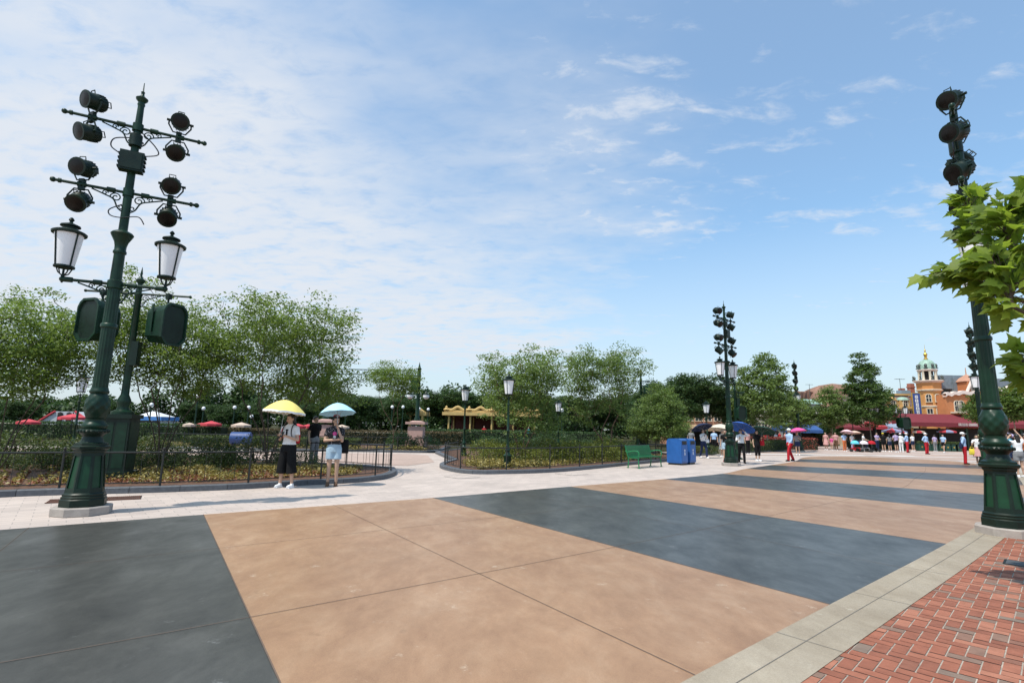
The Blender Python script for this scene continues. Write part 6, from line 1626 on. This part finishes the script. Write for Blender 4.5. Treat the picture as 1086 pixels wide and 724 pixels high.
# --- mansard building left of the tower, hanging sign
Ym = 63.0; xm0, xm1 = X(922, Ym), X(974, Ym)
mbld = thing('mansard_building', 'cream building with purple slate mansard roof, left of the orange tower', 'building', ((xm0 + xm1) / 2, Ym, 0)); xc = (xm0 + xm1) / 2; hw = (xm1 - xm0) / 2
zm = lambda py, px=950: Z(px, py, Ym)
m = MB(); m.box((0, 3, zm(432) / 2), (hw * 2, 6, zm(432))); m.build('wall', ST_C, mbld, 0)
m = MB(); m.add([(-hw, -.05, zm(432)), (hw, -.05, zm(432)), (hw - .2, 1.0, zm(418)), (-hw + .2, 1.0, zm(418)), (hw, 6, zm(432)), (-hw, 6, zm(432)), (hw - .2, 5, zm(418)), (-hw + .2, 5, zm(418))], [(0, 1, 2, 3), (1, 4, 6, 2), (4, 5, 7, 6), (5, 0, 3, 7), (3, 2, 6, 7)]); rf = m.build('roof', SLATE, mbld, 0)
m = MB(); m.box((0, .95, zm(417.6)), (hw * 2, .3, .22)); m.box((0, -.12, zm(432)), (hw * 2.05, .4, .26)); m.box((0, -.08, zm(444)), (hw * 2.02, .2, .2)); m.build('cornice', ST_Y, mbld, 0)
for px in (928, 948.5, 961.5):
    xx = X(px, Ym) - xc; m = MB(); m.box((xx, .35, (zm(431) + zm(424)) / 2), (1.15, .9, zm(424) - zm(431))); d = m.build('dormer', ST_Y, rf, 0)
    m = MB(); m.ell((xx, .3, zm(424) - .02), (.70, .62, .42), 14, 6, a1=PI * .5); m.build('dormer_roof', COPPER if px > 955 else ST_Y, rf, 40)
    win(mbld, xx, -.12, zm(430.5), .5, zm(424.5) - zm(430.5), True, CREAMT, sill=False)
for px in (927, 933, 941, 948, 955, 962, 968): win(mbld, X(px, Ym) - xc, 0, zm(442.5), .55, zm(435) - zm(442.5), False, CREAMT)
m = MB(); m.box((X(970, Ym + 2) - xc, 2, zm(413)), (.5, .6, 1.9)); m.box((X(970, Ym + 2) - xc, 2, zm(408.5)), (.62, .72, .16)); m.build('chimney', ST_R, rf, 0)
m = MB(); m.box((X(962, Ym + 2.2) - xc, 2.2, zm(415.5)), (1.25, .9, .75)); m.build('roof_box', mat('bluegrey_box', (.22, .30, .36), .7), rf, 0)
m = MB(); m.box((X(960, Ym + 2.6) - xc, 2.6, zm(411.8)), (.5, .5, .5)); m.build('chimney', ST_R, rf, 0)
m = MB(); xa = X(959, Ym + 2) - xc; m.tube([(xa, 2, zm(418)), (xa, 2, zm(399.5))], .03, 5); m.tube([(xa - .62, 2, zm(400)), (xa + .62, 2, zm(400))], .022, 5)
for k in range(6): m.tube([(xa - .5 + .2 * k, 1.75, zm(400)), (xa - .5 + .2 * k, 2.25, zm(400))], .014, 4)
m.build('aerial', COPD, rf)
awning(mbld, X(929, Ym - 2) - xc, X(957, Ym - 2) - xc, 0, Z(940, 452.2, Ym - 1.8), zm(447.5), 1.8, REDAW, val=.3)
awning(mbld, X(949, Ym - 3) - xc, X(971.5, Ym - 3) - xc, -.9, Z(960, 453.2, Ym - 2.6), zm(449), 1.7, PALEAW, val=.3)
awning(mbld, X(897, Ym - 2) - xc, X(927.5, Ym - 2) - xc, 0, Z(910, 452.8, Ym - 1.8), zm(449.5), 1.6, MAROON, val=.3)
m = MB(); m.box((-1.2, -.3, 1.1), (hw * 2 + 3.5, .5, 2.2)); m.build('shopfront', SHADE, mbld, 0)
sg = thing('hanging_sign', 'tall vertical blue sign with pale characters beside the orange tower', 'sign', (X(973, 60.5), 60.3, Z(970.5, 447, 60.5)), R(-14))
Hs = Z(970.5, 417, 60.5) - Z(970.5, 447, 60.5); m = MB(); m.box((0, 0, Hs / 2), (.78, .22, Hs)); m.build('board', SIGNB, sg, 0)
m = MB()
for s in (-1, 1): m.box((s * .40, 0, Hs / 2), (.04, .26, Hs + .1)); 
m.box((0, 0, Hs + .03), (.78, .26, .06)); m.box((0, 0, -.03), (.78, .26, .06)); m.box((.2, .5, Hs * .8), (.05, 1.0, .05)); m.box((.2, .5, Hs * .2), (.05, 1.0, .05)); m.build('frame', GOLD, sg, 0)
glyphs(sg, 0, .44, -.125, Hs - .42, .40, LETTER, 5, True, 3)
m = MB(); m.box((0, -.123, .42), (.5, .02, .34)); m.build('emblem', REDAW, sg, 0)

# --- brown rounded rock hill with windows of rock
RK = mat('brown_rock', (0.22, 0.12, 0.085), 0.9, 0.45, 0.5, bump=0.8, bscale=2.0)
Yr = 84.0; xr = X(886, Yr); zr = Z(880, 406.5, Yr)
N1, N2 = 40, 22; vs, fs = [], []; rrk = np.random.default_rng(8)
for i in range(N2 + 1):
    t_ = i / N2
    for k in range(N1):
        a = 2 * PI * k / N1
        r_ = 4.3 * (1 - t_ ** 4.5) ** .5 * (1 + .10 * math.sin(5 * a + 3 * t_) + .08 * math.sin(11 * a - 9 * t_) + .06 * math.sin(19 * t_ + 2 * a) + rrk.normal() * .025) * (1.0 + .05 * math.floor(t_ * 6) % 2)
        vs.append((r_ * math.cos(a), r_ * math.sin(a), zr * t_))
for i in range(N2):
    for k in range(N1): l = (k + 1) % N1; fs.append((i * N1 + k, i * N1 + l, (i + 1) * N1 + l, (i + 1) * N1 + k))
m = MB(); m.add(vs, fs); rk = m.build('rock_hill', RK, None, 25, (xr, Yr, 0)); tag(rk, 'rounded brown rock hill rising behind the slender young tree', 'rock hill')
m = MB(); m.box((0, 0, zr * .42), (2.6, 3, zr * .84)); rk2 = m.build('rock_outcrop', RK, None, 0, (xr - 5.6, Yr, 0), .2)
bm_ = bmesh.new(); bm_.from_mesh(rk2.data); bmesh.ops.subdivide_edges(bm_, edges=bm_.edges[:], cuts=5, use_grid_fill=True)
for v_ in bm_.verts: v_.co += Vector(rrk.normal(size=3)) * .16
bm_.to_mesh(rk2.data); bm_.free(); tag(rk2, 'blocky brown rock pillar left of the rounded rock hill', 'rock')
# --- grey building with blue awning
Yb = 66.0; gx0, gx1 = X(832, Yb), X(872, Yb)
gy = thing('grey_building', 'grey shop building with long blue awning behind the distant light post', 'building', ((gx0 + gx1) / 2, Yb, 0)); xc = (gx0 + gx1) / 2; hw = (gx1 - gx0) / 2
zb_ = lambda py: Z(850, py, Yb)
m = MB(); m.box((0, 3, zb_(428) / 2), (hw * 2, 6, zb_(428))); m.build('wall', ST_G, gy, 0)
m = MB(); m.add([(-hw - .2, -.3, zb_(428)), (hw + .2, -.3, zb_(428)), (hw + .2, 2, zb_(422)), (-hw - .2, 2, zb_(422)), (hw + .2, 6, zb_(428)), (-hw - .2, 6, zb_(428))], [(0, 1, 2, 3), (2, 4, 5, 3), (0, 3, 5), (1, 4, 2)]); m.build('roof', COPPER, gy, 0)
for px in (836, 842, 848, 853, 858, 864, 869): win(gy, X(px, Yb) - xc, 0, zb_(444.5), .6, zb_(434) - zb_(444.5))
m = MB(); m.box((0, -.06, zb_(446)), (hw * 2, .14, .22)); m.build('cornice', CREAMT, gy, 0)
awning(gy, X(827, Yb - 2) - xc, X(872.5, Yb - 2) - xc, 0, Z(850, 455.5, Yb - 1.8), zb_(449), 2.0, BLUEAW, val=.35)
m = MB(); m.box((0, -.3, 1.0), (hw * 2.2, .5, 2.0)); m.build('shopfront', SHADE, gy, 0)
m = MB(); xa = X(871, Yb) - xc; m.tube([(xa, 2, zb_(426)), (xa, 2, zb_(405.5))], .03, 5); m.tube([(xa - .5, 2, zb_(406)), (xa + .5, 2, zb_(406))], .022, 5); m.build('aerial', COPD, gy)
# --- terrace of ochre shops behind the trees
Yo = 68.0; ox0, ox1 = X(775, Yo), X(833, Yo); xc = (ox0 + ox1) / 2; hw = (ox1 - ox0) / 2
oc = thing('ochre_terrace', 'low ochre shop terrace glimpsed behind the light green tree', 'building', (xc, Yo, 0)); zo = lambda py: Z(805, py, Yo)
m = MB(); m.box((0, 3, zo(440) / 2), (hw * 2, 6, zo(440))); m.build('wall', ST_C, oc, 0)
m = MB(); m.box((0, -.1, zo(440)), (hw * 2.02, .4, .3)); m.box((0, -.06, zo(447)), (hw * 2.01, .2, .2)); m.build('cornice', CREAMT, oc, 0)
for k in range(9): win(oc, -hw + hw * 2 * (k + .5) / 9, 0, zo(452), .8, zo(448.5) - zo(452), False, CREAMT)
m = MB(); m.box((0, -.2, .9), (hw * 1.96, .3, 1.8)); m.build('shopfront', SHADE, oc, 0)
# --- salmon building behind the middle light post
Ys = 58.0; sx0, sx1 = X(716, Ys), X(766, Ys); xc = (sx0 + sx1) / 2; hw = (sx1 - sx0) / 2
sm = thing('salmon_building', 'salmon brick building half hidden behind the dark round trees', 'building', (xc, Ys, 0)); zs = lambda py: Z(740, py, Ys)
m = MB(); m.box((0, 3, zs(432) / 2), (hw * 2, 6, zs(432))); m.build('wall', ST_S, sm, 0)
m = MB(); m.add([(-hw - .3, -.3, zs(432)), (hw + .3, -.3, zs(432)), (0, -.3, zs(423)), (-hw - .3, 6, zs(432)), (hw + .3, 6, zs(432)), (0, 6, zs(423))], [(0, 1, 2), (0, 2, 5, 3), (1, 4, 5, 2), (3, 5, 4)]); m.build('roof', SLATE, sm, 0)
for k in range(5): win(sm, -hw + hw * 2 * (k + .5) / 5, 0, zs(446), .7, zs(438) - zs(446), True, CREAMT)
awning(sm, -hw, hw, 0, zs(454), zs(450), 1.4, mat('tan_awning', (.36, .24, .14), .8), val=.25)
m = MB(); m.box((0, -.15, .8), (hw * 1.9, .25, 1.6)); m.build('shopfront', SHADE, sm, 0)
# --- yellow pavilion through the middle bed
Yp = 58.0; pv = thing('garden_pavilion', 'open yellow pavilion with carved fascia seen between the lamp posts', 'pavilion', (X(505, Yp), Yp, 0)); xc = X(505, Yp); zp = lambda py: Z(480, py, Yp)
xa_, xb_ = X(473, Yp) - xc, X(570, Yp) - xc
PVY = mat('pavilion_yellow', (0.52, 0.35, 0.13), 0.7, 0.15, 3); PVR = mat('pavilion_maroon', (0.12, 0.035, 0.03), 0.8)
m = MB(); m.box(((xa_ + xb_) / 2, 2.5, zp(438.5)), (xb_ - xa_ + .8, 6, .35)); m.box(((xa_ + xb_) / 2, 2.5, zp(436.2)), (xb_ - xa_ + .4, 5.6, .3)); m.build('fascia', PVY, pv, 0)
m = MB()
for k in range(5):
    xx = xa_ + (xb_ - xa_) * k / 4; m.lathe([(.3, zp(435)), (.34, zp(434)), (.12, zp(432.5)), (.16, zp(431.5)), (0, zp(430))], 10, c=(xx, -.2, 0), cap=False)
    if k < 4:
        q = catmull([(xx, -.2, zp(434)), (xx + (xb_ - xa_) / 16, -.2, zp(434.5)), (xx + (xb_ - xa_) / 8, -.2, zp(431.5)), (xx + 3 * (xb_ - xa_) / 16, -.2, zp(434.5)), (xx + (xb_ - xa_) / 4, -.2, zp(434))], 5); m.tube(q, .16, 6)
m.build('cresting', PVY, pv, 40)
m = MB(); m.box(((xa_ + xb_) / 2, 5.2, zp(449)), (xb_ - xa_, .1, zp(440) - zp(460))); m.build('back_wall', PVR, pv, 0)
m = MB(); m.box(((xa_ + xb_) / 2, 2.5, zp(440.4)), (xb_ - xa_, 5.4, .12)); m.build('ceiling', PVR, pv, 0)
for k in range(5):
    for y_ in (-.1, 5.0):
        m = MB(); m.lathe([(.17, 0), (.17, .3), (.11, .4), (.10, zp(442)), (.17, zp(440.8))], 12, c=(xa_ + .3 + (xb_ - xa_ - .6) * k / 4, y_, 0)); m.build('column', PVY, pv, 40)
pv2 = thing('small_pavilion', 'smaller yellow pavilion corner left of the pink plinth mast', 'pavilion', (X(441, 60), 60, 0)); zq = lambda py: Z(441, py, 60)
m = MB(); m.box((0, 1.5, zq(438.3)), (2.2, 3.2, .45)); m.lathe([(.9, zq(437)), (.5, zq(434)), (.1, zq(431))], 8, c=(0, 1.5, 0)); m.build('roof', PVY, pv2, 0)
for s in (-1, 1):
    m = MB(); m.lathe([(.22, 0), (.16, .4), (.14, zq(440)), (.2, zq(439))], 10, c=(s * .7, 0, 0)); m.build('column', PVY, pv2, 40)
# --- green arch: two masts, lattice beam, lanterns, pink plinth
Ya = 36.0; ar = thing('garden_arch', 'green lattice arch between two tall masts on pink plinths', 'arch', (X(442, Ya), Ya, 0)); dxa = X(345, Ya) - X(442, Ya)
PKP = mat('pink_stone', (0.46, 0.29, 0.25), 0.75, 0.15, 4)
za_ = lambda py: Z(442, py, Ya)
for xx in (0, dxa):
    m = MB(); m.box((xx, 0, .3), (1.25, 1.25, .6)); m.box((xx, 0, za_(452) / 2 + .1), (1.0, 1.0, za_(452) - .2)); m.box((xx, 0, za_(448.5)), (1.3, 1.3, .16)); m.lathe([(.62, za_(448)), (.4, za_(446.5)), (.3, za_(446))], 8, c=(xx, 0, 0)); m.build('plinth', PKP, ar, 0)
    m = MB(); m.lathe([(.20, za_(446.2)), (.20, za_(444)), (.13, za_(442)), (.11, za_(400)), (.16, za_(399)), (.16, za_(398)), (.13, za_(397)), (.12, za_(392)), (.17, za_(391)), (.10, za_(390)), (.06, za_(388)), (.01, za_(384))], 14, c=(xx, 0, 0)); mast = m.build('mast', GREEN, ar)
    m = MB(); m.box((xx - .32, 0, za_(408)), (.42, .03, za_(399) - za_(415))); m.box((xx - .3, 0, za_(398.8)), (.6, .05, .05)); m.build('banner', GREEN2, mast, 0)
    m = MB(); m.tube([(xx - .75, 0, za_(414)), (xx + .75, 0, za_(414))], .035, 6); m.build('lantern_bracket', GREEN, mast)
    for s in (-1, 1):
        m = MB(); m.ell((xx + s * .55, 0, za_(420)), (.22, .22, .20), 14, 8); m.build('globe', GLASSW, mast, 60)
        m = MB(); m.lathe([(.24, za_(418.2)), (.10, za_(416.5)), (.03, za_(414))], 12, c=(xx + s * .55, 0, 0), cap=False); m.build('shade', DKGREEN, mast, 40)
m = MB(); zA, zB = za_(391), za_(398)
for z_ in (zA - .12, zB): m.tube([(dxa, 0, z_), (0, 0, z_)], .03, 6)
nn = 20
for k in range(nn):
    a, b = dxa * k / nn, dxa * (k + 1) / nn; m.tube([(a, 0, zB), (b, 0, zA - .12)], .011, 4); m.tube([(a, 0, zA - .12), (b, 0, zB)], .011, 4)
m.build('lattice_beam', GREEN, ar)
# --- globe lamps far among the trees
for k, (px, py, Y, wh) in enumerate(((415, 431.5, 50, 'nearest the twisted trunk'), (426.5, 431.5, 52, 'under the arch lantern'), (444, 433.5, 56, 'just right of the pink plinth mast'), (453.5, 434, 55, 'left of the yellow pavilion'), (206.5, 420, 40, 'high between the left bed stems'), (214, 433, 46, 'low between the left bed stems'), (247, 432, 46, 'behind the widest left bed tree'), (262, 432, 44, 'left of the yellow umbrella'), (266, 441.5, 48, 'just above the blue container'), (366, 439, 44, 'right of the blue umbrella'), (158, 429, 44, 'above the blue and white kiosk'), (596, 435, 46, 'seen inside the broad olive tree'))):
    z_ = Z(px, py, Y); t = thing('globe_lamp', 'far lamp with white globe ' + wh, 'lamp post', (X(px, Y), Y, 0), 0, 'far globe lamps')
    m = MB(); m.lathe([(.14, 0), (.10, .3), (.055, .5), (.045, z_ - .25), (.09, z_ - .2)], 10); m.build('pole', GREEN, t)
    m = MB(); m.ell((0, 0, z_), (.15, .15, .17), 14, 10); m.build('globe', GLASSW, t, 60)
# --- left background: tents, kiosk, parasols, container
def parasol(label, px, py, Y, r, m1, m2=None, grp=None, h=None):
    z_ = Z(px, py, Y) if h is None else h; t = thing('parasol', label, 'parasol', (X(px, Y), Y, 0), px, grp)
    m = MB(); n = 8
    vs = [(0, 0, z_)] + [(r * math.cos(2 * PI * k / n), r * math.sin(2 * PI * k / n), z_ - r * .30) for k in range(n)]
    for k in range(n): m.add([vs[0], vs[1 + k], vs[1 + (k + 1) % n]], [(0, 1, 2)], k % 2 if m2 else 0)
    for k in range(n):
        a, b = Vector(vs[1 + k]), Vector(vs[1 + (k + 1) % n]); m.add([a, b, b - Vector((0, 0, .16)), a - Vector((0, 0, .16))], [(0, 3, 2, 1)], k % 2 if m2 else 0)
    m.build('canopy', [m1] + ([m2] if m2 else []), t, 0)
    m = MB(); m.tube([(0, 0, 0), (0, 0, z_ + .1)], .03, 6); m.lathe([(.28, 0), (.28, .06), (.06, .12)], 12); m.build('pole', DKGREEN, t)
    return t
PRED = mat('parasol_red', (0.50, 0.045, 0.06), 0.75, 0.08, 2); PCRM = mat('parasol_cream', (0.55, 0.42, 0.33), 0.75, 0.08, 2); PBLU = mat('parasol_blue', (0.25, 0.28, 0.42), 0.75, 0.08, 2)
gpl = 'parasols far behind the left bed'
for px, py, Y, r, mm, lab in ((76, 438.5, 34, .75, PRED, 'red parasol left of the nearest light post, beside a lamp'), (30, 444, 38, .7, PRED, 'red parasol far at the left behind the dark foliage'), (224, 446, 40, .75, PRED, 'red parasol behind the left bed stems, right of the pale one'), (214, 448, 44, .6, PRED, 'smaller red parasol lower behind the left bed stems'), (201, 448, 40, .45, PCRM, 'cream parasol behind the left bed stems'), (256, 447.5, 42, .75, PCRM, 'cream parasol above the blue container'), (316, 449, 38, .55, PRED, 'red parasol seen right of the woman in white'), (327, 449.5, 40, .5, PRED, 'red parasol left of the man in black'), (363, 450, 44, .6, PCRM, 'cream parasol right of the woman in denim shorts')):
    parasol(lab, px, py, Y, r, mm, None, gpl)
gpr = 'parasols at the cafe'
for px, py, Y, r, m1, m2, lab in ((946, 453.6, 56, 1.0, PRED, PBLU, 'red and blue striped parasol above the cafe crowd'), (952, 455.0, 57, .8, PBLU, PRED, 'blue and red parasol partly behind the striped one'), (973, 455.5, 57, .6, PRED, PCRM, 'red parasol under the maroon awning left end'), (1003, 454.5, 57, .85, PBLU, PRED, 'blue and red parasol over the green planters')):
    parasol(lab, px, py, Y, r, m1, m2, gpr)
Yk = 48.0; tn = thing('fair_tent', 'white and red sloping tent far behind the left light post', 'tent', (X(64, Yk), Yk, 0)); zk = lambda py: Z(64, py, Yk)
TW = mat('tent_grey', (.42, .43, .46), .7, .08); 
m = MB(); m.add([(-2.2, 0, 0), (2.6, 0, 0), (2.6, 0, zk(446)), (1.2, 0, zk(436)), (-.6, 0, zk(436)), (-2.2, 0, zk(449)), (-2.2, 3, 0), (2.6, 3, 0), (2.6, 3, zk(446)), (1.2, 3, zk(436)), (-.6, 3, zk(436)), (-2.2, 3, zk(449))], [(0, 1, 2, 3, 4, 5), (11, 10, 9, 8, 7, 6), (2, 8, 9, 3), (3, 9, 10, 4), (4, 10, 11, 5), (0, 5, 11, 6), (1, 7, 8, 2)]); m.build('roof', TW, tn, 0)
for p_ in ([(-2.25, -.06, zk(449.3)), (-.62, -.06, zk(436))], [(1.2, -.06, zk(436)), (2.65, -.06, zk(446))]): m = MB(); m.tube(p_, .10, 6); m.build('edge_trim', PRED, tn)
for dx_ in (-.1, .7): m = MB(); m.box((dx_, -.08, zk(444)), (.38, .1, 1.1)); m.ell((dx_, -.08, zk(439.5)), (.2, .1, .25), 10, 6); m.build('vent', SHADE, tn, 30)
Yk = 46.0; kk = thing('kiosk', 'blue and white kiosk beyond the left bed, right of the green cabinet', 'kiosk', (X(157, Yk), Yk, 0)); zk = lambda py: Z(157, py, Yk); KB = mat('kiosk_blue', (.06, .20, .50), .6, .08); KW = mat('kiosk_white', (.66, .67, .7), .6, .05)
m = MB(); m.box((0, 1, zk(446) / 2), (2.2, 2, zk(446))); m.build('wall', KW, kk, 0)
m = MB(); m.box((0, .9, zk(443.5)), (2.6, 2.5, .34)); m.add([(-1.2, -.2, zk(442)), (1.2, -.2, zk(442)), (-.5, .9, zk(436)), (.0, .9, zk(436)), (-1.2, 2, zk(442)), (1.2, 2, zk(442))], [(0, 1, 3, 2), (1, 5, 3), (5, 4, 2, 3), (4, 0, 2)], 1); m.build('roof', [KB, KW], kk, 0)
m = MB(); m.box((0, -.02, zk(451)), (1.6, .08, .8)); m.build('hatch', PANE, kk, 0)
ct = thing('blue_container', 'rounded blue container behind the left bed railing under the trees', 'container', (X(257, 25), 25, 0), R(10)); m = MB()
zc = Z(257, 458, 25); m.tube([(-.42, 0, zc - .28), (.42, 0, zc - .28)], .28, 20); m.build('drum', mat('drum_blue', (.02, .06, .20), .5), ct, 40)
for x_ in (-.3, .3): m = MB(); m.box((x_, 0, (zc - .54) / 2), (.1, .4, zc - .54)); m.build('stand', BLACKM, ct, 0)
# low pale walls and pink parapets far left
for (a, b, Y, h, mt_, lab) in ((-40, 130, 52, 1.0, ST_S, 'long low salmon wall far behind the left bed'), (330, 440, 47, .8, PKP, 'low pink wall behind the arch')):
    mm = MB(); L_ = X(b, Y) - X(a, Y); mm.box((0, 0, h / 2), (L_, .4, h)); mm.box((0, 0, h + .05), (L_ + .1, .5, .1), mi=1); o = mm.build('low_wall', [mt_, CREAMT], None, 0, ((X(a, Y) + X(b, Y)) / 2, Y, 0)); tag(o, lab, 'wall')
